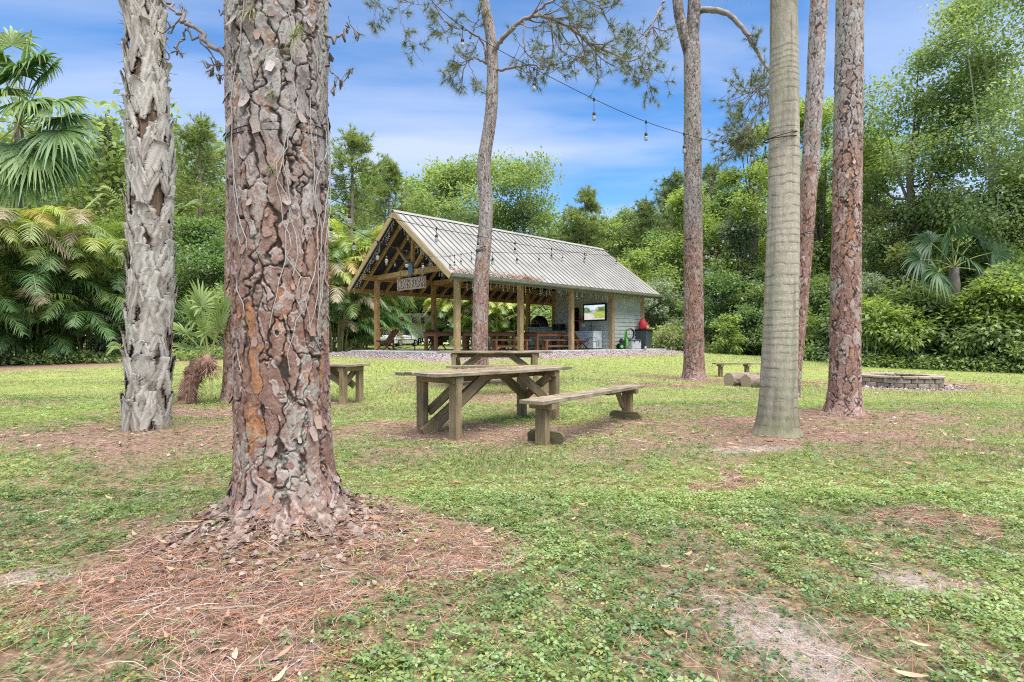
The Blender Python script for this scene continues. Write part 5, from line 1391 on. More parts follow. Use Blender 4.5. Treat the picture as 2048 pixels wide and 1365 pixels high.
def sling_chair():
    o = on_slab('patio_chair', 'small blue sling patio chair in front of the white freezer', 'chair', 7.9, .25, SLAB_Z, math.radians(-20)); bl = plain('blue_sling', (.06, .12, .36), .7, 0, .15, 30); fr = plain('grey_tube', (.20, .20, .20), .4, .6)
    MB().beam((-.12, 0, .36), (-.25, 0, .72), .42, .015, (1, 0, 0)).build('backrest', bl, o); MB().beam((-.12, 0, .345), (.28, 0, .37), .42, .015).build('seat', bl, o)
    for g in (-1, 1):
        MB().tube([(-.27, g * .22, .74), (-.13, g * .22, .35), (.29, g * .22, .38)], .013, 6).build('side_rail', fr, o)
        MB().tube([(-.17, g * .24, .46), (.0, g * .25, .54), (.22, g * .25, .54), (.30, g * .25, .46), (.36, g * .25, .0)], .013, 6).build('front_leg', fr, o)
        MB().tube([(-.10, g * .23, .37), (-.2, g * .23, .18), (-.32, g * .24, 0)], .013, 6).build('rear_leg', fr, o)
sling_chair()
def freezer():
    o = on_slab('chest_freezer', 'white chest freezer against the siding wall below the television', 'freezer', 8.82, 1.15, SLAB_Z, PAV_RZ)
    MB().box((0, 0, .42), (.66, 1.22, .76)).build('cabinet', M_WHITE, o, .015); MB().box((0, 0, .835), (.68, 1.24, .06)).build('lid', M_WHITE, o, .012)
    MB().box((0, 0, .02), (.6, 1.14, .04)).build('base', M_BLACK, o)
    m = MB()
    for k in range(9): m.box((.06, -.613, .12 + .04 * k), (.30, .008, .016))
    m.build('vent', plain('vent_grey', (.33, .34, .34), .5), o)
freezer()
def washer():
    o = on_slab('pressure_washer', 'black and lime green pressure washer with a coiled hose against the siding', 'pressure washer', 9.6, -.42, SLAB_Z, math.radians(10)); gr = plain('lime_plastic', (.10, .45, .05), .45)
    m = MB(); m.box((-.08, 0, .30), (.26, .26, .30)); m.beam((-.22, 0, .35), (-.12, 0, .50), .22, .1); m.build('motor', M_BLACK, o, .03)
    m = MB(); m.tube([(.05, -.13, .1), (.06, -.13, .5), (.10, -.12, .92)], .018, 7); m.tube([(.05, .13, .1), (.06, .13, .5), (.10, .12, .92)], .018, 7); m.tube([(.10, -.13, .92), (.1, .13, .92)], .018, 7); m.build('handle', gr, o)
    m = MB(); m.box((.08, -.02, .33), (.12, .24, .34)); m.beam((.06, 0, .5), (.09, 0, .85), .08, .05); m.build('hose_bracket', gr, o, .015)
    m = MB()
    for q in range(4): m.tube([(.24 + (.17 + .012 * q) * math.cos(a), -.08 - .02 * q, .72 + (.23 + .01 * q) * math.sin(a)) for a in np.linspace(0, 6.283, 22)], .013, 6)
    m.build('hose', M_BLACK, o)
    for y in (-.17, .17):
        w = MB(); w.lathe((-.2, y, .135), [(.135, -.03), (.135, .03)], 22, axis='y'); ob = w.build('wheel', M_BLACK, o, .01)
        h = MB(); h.lathe((-.2, y - .035 * (1 if y < 0 else -1), .135), [(.075, -.006), (.075, .006)], 18, axis='y'); h.build('hub', gr, ob)
    MB().tube([(.30, -.1, .03), (.3, -.1, .5), (.22, -.1, .9)], .012, 6).build('lance', plain('lance_grey', (.45, .45, .45), .4), o)
washer()
def cooler():
    o = on_slab('cooler', 'grey ice chest with a dark lid between the pressure washer and the bin', 'cooler', 10.42, -.36, SLAB_Z, PAV_RZ)
    MB().box((0, 0, .2), (.74, .42, .38)).build('body', plain('cooler_grey', (.42, .43, .44), .5), o, .025); MB().box((0, 0, .425), (.77, .45, .07)).build('lid', plain('cooler_lid', (.07, .085, .12), .5), o, .02)
    for x in (-.22, .22): MB().box((x, -.22, .37), (.05, .02, .08)).build('latch', M_BLACK, o)
cooler()
def bin_():
    o = on_slab('wheelie_bin', 'dark wheeled bin at the corner post with red things piled on its lid', 'bin', 11.35, -.36, SLAB_Z, PAV_RZ); mt = plain('bin_plastic', (.05, .066, .066), .5)
    vs = [(x * a, y * b, z) for z, a, b in ((.04, .24, .26), (.92, .30, .34)) for x, y in ((-1, -1), (1, -1), (1, 1), (-1, 1))]
    m = MB(); m._add(vs, [(3, 2, 1, 0), (4, 5, 6, 7), (0, 1, 5, 4), (1, 2, 6, 5), (2, 3, 7, 6), (3, 0, 4, 7)]); m.build('body', mt, o, .03)
    m = MB(); m.box((0, 0, .945), (.66, .74, .05)); m.box((0, -.39, .93), (.5, .06, .03)); m.build('lid', M_BLACK, o, .015)
    for x in (-.26, .26): m = MB(); m.lathe((x, .28, .1), [(.1, -.03), (.1, .03)], 16, axis='x'); m.build('wheel', M_BLACK, o)
    b = on_slab('cloth_bundle', 'red and brown bundle heaped on top of the dark bin', 'bundle', 11.35, -.36, SLAB_Z + .97, PAV_RZ)
    rg = np.random.default_rng(3)
    def lump(c, r, mt_, nm):
        n, k = 22, 14; th, ph = np.meshgrid(np.linspace(0, 2 * np.pi, n, endpoint=False), np.linspace(.05, math.pi - .05, k)); d = np.stack([np.sin(ph) * np.cos(th), np.sin(ph) * np.sin(th), np.cos(ph)], -1).reshape(-1, 3)
        f = fbm(d * 2.2 + c[0] * 9, 3, 5); V = np.array(c) + d * np.array(r) * (.75 + .5 * f[:, None]); V[:, 2] = np.maximum(V[:, 2], 0)
        np_mesh(nm, V, [trunk_faces(n, k)[0]], mt_, b, smooth=True)
    lump((-.14, 0, .16), (.17, .2, .36), plain('red_cloth', (.50, .03, .045), .7, 0, .3, 20), 'red_bag'); lump((.14, .02, .1), (.17, .2, .25), plain('brown_cloth', (.22, .07, .03), .7, 0, .4, 20), 'brown_bag'); lump((.06, -.12, .05), (.12, .1, .13), plain('tan_cloth', (.42, .26, .14), .8, 0, .3, 20), 'tan_bag')
bin_()
def small_bits():
    o = on_slab('pipe_stub', 'short white pipe stub standing at the slab edge', 'pipe', 10.75, -.83, SLAB_Z - .16); m = MB(); m.lathe((0, 0, 0), [(.03, 0), (.03, .2), (.045, .2), (.045, .28)], 12); m.build('pipe', M_WHITE, o)
    o = on_slab('corner_shelf', 'small wooden shelf holding odds and ends left of the television', 'shelf', 9.05, 1.8, 2.16, PAV_RZ); MB().box((0, 0, 0), (.22, .42, .035)).build('board', W_DARK, o, .003); m = MB(); m.beam((.08, -.15, -.02), (.08, -.15, -.14), .02, .1); m.beam((.08, .15, -.02), (.08, .15, -.14), .02, .1); m.build('bracket', W_DARK, o)
    b = on_slab('wooden_bird', 'rusty red trinket sitting on the small shelf', 'trinket', 9.05, 1.7, 2.178, PAV_RZ); m = MB(); m.lathe((0, 0, 0), [(.05, 0), (.08, .05), (.05, .1), (.03, .14), (.005, .17)], 10); m.beam((0, .02, .09), (0, .22, .13), .04, .04); m.build('body', plain('rust_paint', (.30, .08, .04), .7), b)
    o = on_slab('wall_outlet', 'white outlet plate under the small shelf', 'outlet', 9.165, 1.70, 1.92, PAV_RZ); MB().box((0, 0, 0), (.02, .17, .19)).build('plate', M_WHITE, o, .004)
    o = on_slab('kitchen_counter', 'grey counter along the siding wall under the black microwave', 'counter', 8.85, 3.0, SLAB_Z, PAV_RZ)
    MB().box((0, 0, .43), (.58, .95, .86)).build('cabinet', M_SIDE, o, .005); MB().box((0, 0, .885), (.64, 1.0, .04)).build('worktop', plain('worktop', (.33, .33, .31), .4), o, .004)
    o = on_slab('microwave', 'black microwave on the grey counter', 'microwave', 8.85, 3.02, SLAB_Z + .906, PAV_RZ); MB().box((0, 0, .17), (.4, .54, .33)).build('case', M_BLACK, o, .01); MB().box((-.205, .06, .17), (.012, .36, .25)).build('door', plain('dark_glass', (.006, .006, .007), .12), o); MB().box((-.21, -.2, .17), (.012, .1, .26)).build('keypad', plain('keypad', (.05, .05, .05), .4), o)
    o = on_slab('pizza_oven', 'black domed oven standing on the bar ledge between the back posts', 'oven', 9.3, 4.8, 1.892, PAV_RZ)
    n, k = 28, 10; th, ph = np.meshgrid(np.linspace(0, 2 * np.pi, n, endpoint=False), np.linspace(0.02, math.pi / 2, k)); V = np.stack([.30 * np.sin(ph) * np.cos(th), .62 * np.sin(ph) * np.sin(th), .62 * np.cos(ph)], -1).reshape(-1, 3)[::1]
    np_mesh('dome', V, [trunk_faces(n, k)[0][:, ::-1]], plain('oven_black', (.018, .017, .016), .6, .2, .4, 14), o, smooth=True)
    m = MB(); m.poly([(-.29 - .0, .30 * math.cos(a), .02 + .26 * math.sin(a)) for a in np.linspace(0, math.pi, 12)], .02, (-1, 0, 0)); m.build('mouth', plain('mouth_black', (.004, .004, .004), .9), o)  # the mouth is a flat near-black plate set on the dome
    m = MB(); m.tube([(-.3, .34 * math.cos(a), .02 + .3 * math.sin(a)) for a in np.linspace(0, math.pi, 14)], .018, 6); m.tube([(-.34, -.22, .18), (-.36, 0, .19), (-.34, .22, .18)], .014, 5); m.build('rim', plain('oven_steel', (.35, .33, .31), .35, .7), o)
    o = on_slab('plant_pot', 'pale grey rock ornament seen past the brown post behind the bar', 'ornament', 7.4, 6.9, SLAB_Z - .12); m = MB(); m.lathe((0, 0, 0), [(.18, 0), (.26, .3), (.2, .6), (.12, .8)], 12); m.build('body', plain('pale_stone', (.45, .42, .38), .9, 0, .3, 8), o)
small_bits()
# needles caught on the eave
rng = np.random.default_rng(55); lv = Leaves(); n = 420; s_ = np.concatenate([rng.uniform(-.85, 2.2, n // 2), rng.normal(2.8, .5, n // 2)]); t_ = -.86 + np.abs(rng.normal(0, .16, n))
z_ = np.array([zroof(q) for q in t_]) + .0 + rng.random(n) * .10; x, y = xy(s_, t_); a = rng.random(n) * 6.28; d = unit(np.stack([np.cos(a), np.sin(a), rng.normal(0, .35, n)], 1))
tt = np.linspace(-.5, .5, 3); P_ = np.stack([x, y, z_], 1)[:, None] + d[:, None] * (rng.uniform(.12, .28, n)[:, None] * tt[None])[:, :, None]
lv.strip(P_, unit(np.cross(d, rand_dirs(n, rng)))[:, None], .013 * np.ones((1, 3)), lerp3((.22, .10, .06), (.48, .30, .2), rng.random(n)))
tag(lv.build('eave_needles', M_NEEDLE), 'brown needles piled along the near end of the gutter', None, None, 'stuff')
# ---- car and trailer beyond the pavilion
def wheel(o, x, y, r, w=.2):
    m = MB(); m.lathe((x, y, r), [(r * .98, -w / 2), (r, -w / 3), (r, w / 3), (r * .98, w / 2)], 24, axis='y'); a = m.build('wheel', plain('tyre', (.02, .02, .02), .8), o)
    m = MB(); m.lathe((x, y + math.copysign(w / 2, y), r), [(r * .62, -.01), (r * .62, .012)], 18, axis='y'); m.build('rim', plain('alloy', (.5, .5, .5), .35, .8), a)
def car():
    x, y = PX(797, 690, 46)[:2]; z = SLAB_Z - .1; o = thing('parked_car', 'white hatchback parked beyond the pavilion, seen from behind', 'car', (x, y, z), math.radians(-107))
    paint = plain('white_paint', (.62, .64, .66), .3, 0, .04); gl = plain('tinted_glass', (.02, .025, .03), .08, 0, .2, 3, .6)
    secs = [(-2.05, .35, .70, .70), (-1.95, .30, .95, .82), (-1.2, .28, .98, .86), (.6, .28, 1.0, .87), (1.4, .28, .95, .85), (2.0, .32, .78, .74), (2.12, .38, .62, .62)]
    vs = []
    for px_, zb, zt, w_ in secs:
        for yy, zz in ((-w_ * .94, zb), (-w_, (zb + zt) * .5), (-w_ * .93, zt), (w_ * .93, zt), (w_, (zb + zt) * .5), (w_ * .94, zb)): vs.append((px_, yy, zz))
    f = []
    for i in range(len(secs) - 1):
        for k in range(6): j = (k + 1) % 6; f.append((i * 6 + k, i * 6 + j, i * 6 + 6 + j, i * 6 + 6 + k))
    f += [tuple(range(6))[::-1], tuple(range((len(secs) - 1) * 6, len(secs) * 6))]; m = MB(); m._add([(-v[0], v[1], v[2]) for v in vs], [q[::-1] for q in f]); m.build('body', paint, o, .04)
    def cab(sc, zb, zt): return [(x0 * 1.0, w_, z_) for x0, w_, z_ in ()]
    m = MB(); q = [(1.88, .76, .97), (1.62, .62, 1.50), (-.2, .64, 1.54), (-1.05, .76, 0.99)]; vs = [(a, -b, c) for a, b, c in q] + [(a, b, c) for a, b, c in q]
    m._add(vs, [(0, 1, 2, 3), (7, 6, 5, 4), (0, 4, 5, 1), (1, 5, 6, 2), (2, 6, 7, 3), (3, 7, 4, 0)]); m.build('cabin_glass', gl, o, .03)
    m = MB(); m.poly([(1.66, -.64, 1.505), (1.66, .64, 1.505), (-.22, .66, 1.545), (-.22, -.66, 1.545)], .035); m.build('roof', paint, o, .02)
    m = MB()
    for g in (-1, 1): m.beam((1.9, g * .77, .97), (1.64, g * .645, 1.52), .07, .07, (0, 1, 0)); m.beam((.75, g * .79, .97), (.7, g * .65, 1.53), .06, .05, (0, 1, 0)); m.beam((-1.08, g * .78, .98), (-.22, g * .66, 1.54), .06, .06, (0, 1, 0))
    m.build('pillar', paint, o)
    for xx in (1.3, -1.35):
        for g in (-.8, .8): wheel(o, xx, g, .32)
    for g in (-1, 1): MB().box((2.09, g * .6, .80), (.06, .26, .16)).build('tail_light', plain('tail_red', (.30, .02, .02), .3), o)
    MB().box((2.1, 0, .42), (.14, 1.5, .2)).build('bumper', M_BLACK, o, .03); MB().box((2.115, 0, .66), (.02, .5, .12)).build('number_plate', plain('plate', (.6, .6, .6), .5), o)
car()
def trailer():
    x, y = PX(845, 690, 58)[:2]; z = .68; o = thing('camper_trailer', 'beige camper trailer with an open brown slide out, parked beyond the car', 'trailer', (x, y, z), math.radians(-28))
    be = plain('beige_panel', (.52, .48, .40), .5); br = plain('brown_panel', (.20, .11, .06), .6); gl = plain('camper_glass', (.02, .022, .025), .1)
    m = MB(); m.poly([(-2.2, -1.2, .75), (-2.2, -1.2, 3.15), (-1.6, -1.2, 3.3), (1.2, -1.2, 3.3), (2.0, -1.2, 2.9), (2.3, -1.2, 1.9), (1.3, -1.2, 1.75), (1.1, -1.2, .75)][::-1], 2.4, (0, 1, 0)); m.build('body', be, o, .05)
    MB().box((-1.9, -1.55, 1.75), (1.5, .7, 1.9)).build('slide_out', br, o, .03); MB().beam((-2.8, -2.2, 2.72), (-.9, -1.6, 2.95), .9, .06).build('awning', be, o)
    for xx, w_ in ((-.1, .7), (.95, .6)): f = MB().box((xx, -1.215, 2.55), (w_, .03, .75)).build('window', plain('frame_white', (.6, .58, .52), .5), o); MB().box((xx, -1.235, 2.55), (w_ - .14, .02, .61)).build('pane', gl, f)
    MB().box((.2, -1.21, 1.2), (.02, .02, .6)).build('trim', br, o)
    m = MB(); m.tube([(-1.05 + .5 * math.cos(a), -1.23, .72 + .5 * math.sin(a)) for a in np.linspace(0, math.pi, 14)], .05, 6); m.build('wheel_arch', M_BLACK, o)
    for xx in (-1.4, -.65): wheel(o, xx, -1.1, .34)
    m = MB(); m.beam((1.1, 0, .65), (3.6, 0, .65), .25, .12); m.build('hitch', M_BLACK, o)
    MB().box((2.4, -.9, .4), (.12, .12, .8)).build('jack', M_BLACK, o)
trailer()
# ================================================================ string lights
M_WIRE = plain('black_wire', (.015, .015, .015), .6); M_SOCK = plain('socket', (.018, .018, .018), .55)
def glass_mat():
    m, nt, b, o = new_mat('bulb_glass'); b.inputs['Base Color'].default_value = (.93, .90, .80, 1); b.inputs['Roughness'].default_value = .08
    b.inputs['Transmission Weight'].default_value = .85; b.inputs['IOR'].default_value = 1.25; return m
M_BULB = glass_mat()
_b = MB(); _b.lathe((0, 0, 0), [(.004, -.118), (.018, -.112), (.029, -.090), (.030, -.072), (.020, -.048), (.014, -.040)], 14)
_s = MB(); _s.lathe((0, 0, 0), [(.016, -.046), (.021, -.042), (.021, -.004), (.012, .004), (.005, .012)], 12)
_bo = _b.build('bulb', M_BULB); _so = _s.build('socket', M_SOCK); ME_BULB, ME_SOCK = _bo.data, _so.data
for o_ in (_bo, _so): bpy.data.objects.remove(o_)
def string_light(label, pts, bulbs, drop=.09, r=.0032, big=.72):
    """pts: photo points with a distance, giving the cable; bulbs: fraction along it"""
    W = np.array([PX(*p) for p in pts]); b0 = W[0]; t = thing('string_lights', label, 'string lights', tuple(b0), 0, 'outdoor string lights')
    P = bez(W - b0, 14); m = MB(); m.tube([tuple(p) for p in P], r, 6)
    l_ = np.concatenate([[0], np.cumsum(np.linalg.norm(np.diff(P, axis=0), axis=1))]); px = CX + (P + b0)[:, 0] / (P + b0)[:, 1] * F
    for f in bulbs:
        q = np.array([np.interp(f, px if px[-1] > px[0] else px[::-1], (P if px[-1] > px[0] else P[::-1])[:, k]) for k in range(3)])
        dr = drop * random.uniform(.85, 1.15); m.tube([tuple(q), tuple(q - np.array([0, 0, dr]))], r * .8, 5); m.lathe(tuple(q - np.array([0, 0, .012])), [(.006, -.01), (.011, 0), (.011, .02), (.004, .03)], 7)
        so = link('socket', ME_SOCK, t, tuple(q - np.array([0, 0, dr]))); bu = link('bulb', ME_BULB, so); so.scale = (big,) * 3
    m.build('cable', M_WIRE, t)
string_light('string lights sloping from the upper sky down to the band on the smooth palm', [(820, -40, 4.9), (900, 35, 5.0), (985, 92, 5.2), (1070, 138, 5.4), (1190, 199, 5.65), (1291, 243, 5.9), (1370, 268, 6.1), (1440, 284, 6.25), (1532, 290, 6.4)],
             [925, 1068, 1188, 1292, 1368, 1446, 1503], .12)
string_light('string lights falling from the smooth palm towards the forked pine', [(1532, 292, 6.4), (1515, 345, 7.2), (1488, 398, 8.4), (1462, 445, 10), (1430, 480, 12), (1385, 485, 14.4)], [1531, 1511, 1488, 1465, 1446, 1425], .1)
string_light('string lights from the big pine across the roof to the forked pine', [(610, 382, 4.76), (657, 396, 5.0), (700, 412, 5.2), (785, 437, 5.66), (873, 457, 6.2), (956, 472, 6.85), (1040, 488, 7.65), (1104, 498, 8.4), (1170, 507, 9.35), (1233, 512, 10.4), (1300, 514, 12), (1378, 511, 14.4)],
             [699, 873, 956, 1030, 1103, 1169, 1233, 1300, 1352], .075)
string_light('string lights from the big pine over the gable to the slim pine', [(610, 405, 5.1), (657, 428, 5.6), (680, 443, 5.85), (753, 482, 6.8), (800, 499, 7.6), (849, 511, 8.7), (880, 514, 9.5), (920, 509, 10.8), (955, 503, 12.2)], [662, 708, 755, 773, 813, 846, 900, 909, 922, 943], .13)
string_light('string lights from the slim pine to the far end of the ridge', [(966, 503, 12.3), (1000, 505, 14), (1078, 507, 18), (1150, 505, 23), (1206, 500, 29)], [985, 1034, 1078, 1125, 1172], .16, .006, 1.3)
string_light('string lights stretched level across the gable rafters', [(742, 517, 22.6), (790, 519, 21.8), (840, 518, 20.8), (880, 516, 20)], [773, 790, 817, 845, 862], .1, .006, 1.5)
string_light('string lights beyond the forked pine along the trees', [(1392, 487, 14.7), (1420, 500, 17), (1460, 508, 20), (1500, 500, 24)], [1400, 1412, 1422, 1440, 1470, 1496], .14, .006, 1.3)
# cable bands tied round trunks
def band(label, px, py, d, r, n=2, w_=.006):
    c = PX(px, py, d); t = thing('cable_band', label, 'cable band', c, 0, 'black cable wrapped round trunks'); m = MB()
    for k in range(n):
        m.tube([(r * math.cos(a), r * math.sin(a), .03 * math.sin(a + k) + .022 * k + .02 * math.cos(a)) for a in np.linspace(0, 6.283, 40)], w_, 5, caps=False)
    m.build('cable', M_WIRE, t); return t
band('black cable wrapped round the smooth palm at string light height', 1561, 278, 6.5, .184)
band('black cable wrapped round the slim pine before the roof', 966, 501, 12.3, .157, 3)
band('black cable wrapped round the forked pine', 1386, 478, 14.6, .228)
band('black cable wrapped round the leaning pine behind the smooth palm', 1611, 467, 10.2, .175)
b_ = band('black cable wrapped round the huge front pine', 557, 285, 3.3, .280, 2, .003)
# icicle lights: hanging strands
M_ICE = plain('icicle_light', (.62, .62, .58), .4)
def icicles(label, p0, p1, n, seed, ln=.32):
    rg = random.Random(seed); p0 = Vector(p0); p1 = Vector(p1); t = thing('icicle_lights', label, 'icicle lights', tuple(p0), 0, 'white icicle lights on the pavilion'); d = p1 - p0
    c = MB(); pts = [d * (k / 30) + Vector((0, 0, -.03 * abs(math.sin(k * 1.3)))) for k in range(31)]; c.tube(pts, .006, 5); c.build('wire', M_ICE, t)
    m = MB()
    for k in range(n):
        q = d * ((k + rg.random()) / n); l_ = ln * rg.choice((.3, .55, .8, 1.0)); kx = rg.uniform(-.05, .05)
        m.tube([q, q + Vector((kx, kx, -l_ * .5)), q + Vector((0, 0, -l_))], .0035, 4)
        for b in range(int(l_ / .09) + 1):
            z = -.08 - b * .09
            if -z < l_ + .04: m.beam(q + Vector((kx * .5, kx * .5, z)), q + Vector((kx * .5 + rg.uniform(-.03, .03), kx * .5 + rg.uniform(-.03, .03), z - .035)), .011, .011)
    o = m.build('light_strands', M_ICE, t); o['kind'] = 'stuff'
icicles('white icicle lights hanging along the near eave', pst(-.85, -.70, 3.30), pst(12.0, -.70, 3.30), 66, 1, .32)
icicles('white icicle lights down the right slope of the gable', pst(-.80, PW / 2 - .1, zroof(PW / 2) - .30), pst(-.80, -.5, zroof(-.5) - .26), 34, 2, .34)
icicles('white icicle lights down the left slope of the gable', pst(-.80, PW / 2 + .1, zroof(PW / 2) - .30), pst(-.80, PW + .5, zroof(PW + .5) - .26), 34, 3, .34)
# ================================================================ woods round the clearing
M_LEAF = leaf_mat('broad_leaf', .5, .03, .5, (1.25, 1.3, .75))
M_NDL = leaf_mat('far_needles', .40, .02, .5)
LIME = ((.165, .25, .06), (.39, .47, .14)); MID = ((.115, .19, .065), (.35, .43, .165)); DARK = ((.065, .135, .05), (.25, .355, .125))
SILV = ((.13, .19, .12), (.38, .44, .31)); OLIVE = ((.12, .16, .06), (.34, .38, .16)); YEL = ((.24, .30, .05), (.50, .50, .11)); PINE = ((.13, .19, .06), (.37, .42, .15)); PINED = ((.10, .15, .065), (.28, .34, .14))
BARK_PALE = ((.28, .26, .235), (.52, .50, .46)); BARK_DK = ((.07, .055, .045), (.20, .165, .14))
def place(px, d, top, wpx):
    x = (px - CX) / F * d; z = g1(x, d) - .05; H = CAMZ + (CY - top) / F * d - z
    return x, d, z, H, wpx * d / F
def crown_points(n, R, z0, z1, rng, lumps=7, flat=1.0, shape='round'):
    """clump centres: on and inside a handful of overlapping lumps, so the outline is uneven"""
    H = z1 - z0; out = []
    k = max(int(lumps * 2.6), 9); a = np.arange(k) * 2.39996 + rng.normal(0, .5, k); fz = np.clip(np.linspace(.04, .93, k) + rng.normal(0, .06, k), .02, .95); zz = z0 + H * fz
    prof = {'round': np.sin(np.pi * np.clip(.14 + .78 * fz, 0, 1)) ** .7, 'cone': 1.05 - .85 * fz, 'vase': .45 + .6 * fz, 'bush': np.sqrt(np.clip(1.05 - fz ** 2, .05, 1))}[shape]
    lr = R * rng.uniform(.20, .40, k) * (.55 + .45 * prof); rr = np.maximum(R * prof * rng.uniform(.55, 1.18, k) - lr * .6, 0) * (rng.random(k) < .86)
    lc = np.stack([np.cos(a) * rr, np.sin(a) * rr, zz], 1)
    i = rng.integers(0, k, n); d = rand_dirs(n, rng); rad_ = rng.random(n) ** .42; far_ = rng.random(n) < .14; rad_ = np.where(far_, rad_ * rng.uniform(1.1, 1.7, n), rad_)
    q = lc[i] + d * (lr[i] * rad_)[:, None] * np.array([1.15, 1.15, float(np.clip(H / R * .34, .55, 1.0))])
    q[:, 2] = np.clip(q[:, 2], z0 + .02 * H * rng.random(n), z1 + .03 * H * rng.random(n)); return q, lc
def leafy(name, label, cat, px, d, top, wpx, pal, cb=.3, seed=0, leaf=None, dens=1.0, clump=None, lumps=8, shape='round', trunk_r=None, bark=BARK_DK, lean=(0, 0), airy=1.0, group=None, narrow=.55, trunks=1, limbs=10):
    x, y, z, H, W_ = place(px, d, top, wpx); rng = np.random.default_rng(1000 + seed); R = W_ / 2 * 1.22
    t = thing(name, label, cat, (x, y, z), 0, group)
    A = (wpx * 1.2 / 2) * (H * (1 - cb * .6) / d * F / 2); n = int(np.clip(A * 1.15 * dens, 1800, 32000)); lf = leaf or .0043 * d
    per = 16 if airy == 1 else 22; m = max(60, n // per)
    Cc, lc = crown_points(m, R, H * cb, H, rng, lumps, 1.0, shape)
    Cc[:, :2] += np.array(lean)[None] * (Cc[:, 2:3] / H)
    rc = clump or .17 * R ** .6 * 1.3
    i = np.repeat(np.arange(m), per); k = len(i); dv = rand_dirs(k, rng)
    P = Cc[i] + dv * (rc * rng.random(k) ** (.5 * airy))[:, None] * np.array([1.25, 1.25, .75]); P[:, 2] = np.maximum(P[:, 2], .05)
    out = unit(P - np.array([0, 0, H * (.35 + cb * .4)])); D = unit(dv * .8 + out * .5 + rng.normal(0, .45, (k, 3)) + np.array([0, 0, -.35])); Nn = unit(np.array([0, 0, 1.0]) + out * .5 + rng.normal(0, .55, (k, 3)))
    tone = np.clip(np.repeat(rng.normal(.45, .22, m), per) + rng.normal(0, .16, k) + .16 * (P[:, 2] / H - .5), 0, 1)
    lv = Leaves(); s_ = lf * rng.uniform(.65, 1.3, k); lv.quads(P, D, Nn, s_ * 1.35, s_ * narrow * 1.3, lerp3(pal[0], pal[1], tone), fold=.15, droop=.12)
    lv.build('crown' if cat == 'tree' else 'foliage', M_LEAF, t)
    tr = trunk_r or .02 * H; paths, rad = [], []
    for q in range(trunks):
        bx = rng.normal(0, .12 * R, 2) * (trunks > 1); ex = np.array(lean) * .8 + rng.normal(0, .12 * R, 2) + bx * 2.5
        hh = H * (.86 if cat == 'tree' else .6); S = bez([(bx[0], bx[1], -.2), (bx[0] + ex[0] * .22 + rng.normal(0, .05 * R), bx[1] + ex[1] * .2, hh * .35), (bx[0] + ex[0] * .6 + rng.normal(0, .08 * R), bx[1] + ex[1] * .6, hh * .7), (ex[0], ex[1], hh)], 8); paths.append(S); rad.append(np.linspace(tr, tr * .22, len(S)))
        for j in range(limbs):
            e = Cc[rng.integers(0, m)]; i0 = int(np.clip(np.searchsorted(S[:, 2], e[2] * rng.uniform(.45, .8)), 2, len(S) - 2)); b_ = S[i0]
            Q = bez([b_, b_ * .5 + e * .5 + np.array([0, 0, -.06 * H * rng.random()]), e], 5); r_ = np.interp(i0, np.arange(len(S)), rad[-1]) if False else tr * (1 - .75 * i0 / len(S)) * .5
            paths.append(Q); rad.append(np.linspace(r_, r_ * .25, len(Q)))
    woody('trunk' if cat == 'tree' else 'stems', paths, rad, t, 6, bark[0], bark[1], seed)
    return t
def far_pine_tree(label, px, d, top, wpx, seed, pal=PINE, cb=.45, tn=760, dens=1.0, group='pines behind the clearing'):
    x, y, z, H, W_ = place(px, d, top, wpx); rng = np.random.default_rng(2000 + seed); R = W_ / 2 * 1.15; t = thing('pine_tree', label, 'pine tree', (x, y, z), 0, group)
    S = bez([(0, 0, -.2), (rng.normal(0, .1), 0, H * .35), (rng.normal(0, .2), rng.normal(0, .2), H * .7), (0, 0, H * .97)], 10); paths = [S]; rad = [np.linspace(.012 * H + .06, .03, len(S))]; tips = []
    nb = int(26 * dens) + 6
    for j in range(nb):
        f = cb + (1 - cb) * (j + rng.random()) / nb; i0 = int(f * (len(S) - 2)); b_ = S[i0]; a = rng.random() * 6.28
        prof = (1 - ((f - cb) / (1 - cb)) ** 1.7) * .9 + .14; l_ = R * prof * rng.uniform(.65, 1.12)
        e = b_ + np.array([math.cos(a) * l_, math.sin(a) * l_, l_ * rng.uniform(-.1, .55)]); Q = bez([b_, b_ * .5 + e * .5 + np.array([0, 0, -.1 * l_]), e], 5)
        paths.append(Q); rad.append(np.linspace(.05, .015, len(Q)))
        for q in range(max(5, int(tn * dens / nb))):
            u = rng.uniform(.28, 1.05); p = Q[min(int(u * (len(Q) - 1)), len(Q) - 1)] + rng.normal(0, .15 * R * (.5 + .6 * prof), 3) * np.array([1, 1, .7]); tips.append((p, unit(p - b_ + np.array([0, 0, .5 * l_]))))
    woody('trunk', paths, rad, t, 6, (.13, .085, .065), (.33, .25, .21), seed)
    lv = Leaves(); C = np.array([c for c, q in tips]); D = np.array([q for c, q in tips]); tufts(lv, C, D, 17, .0105 * d + .04, .00115 * d, rng, pal[0], pal[1], 1.1); lv.build('crown', M_NDL, t)
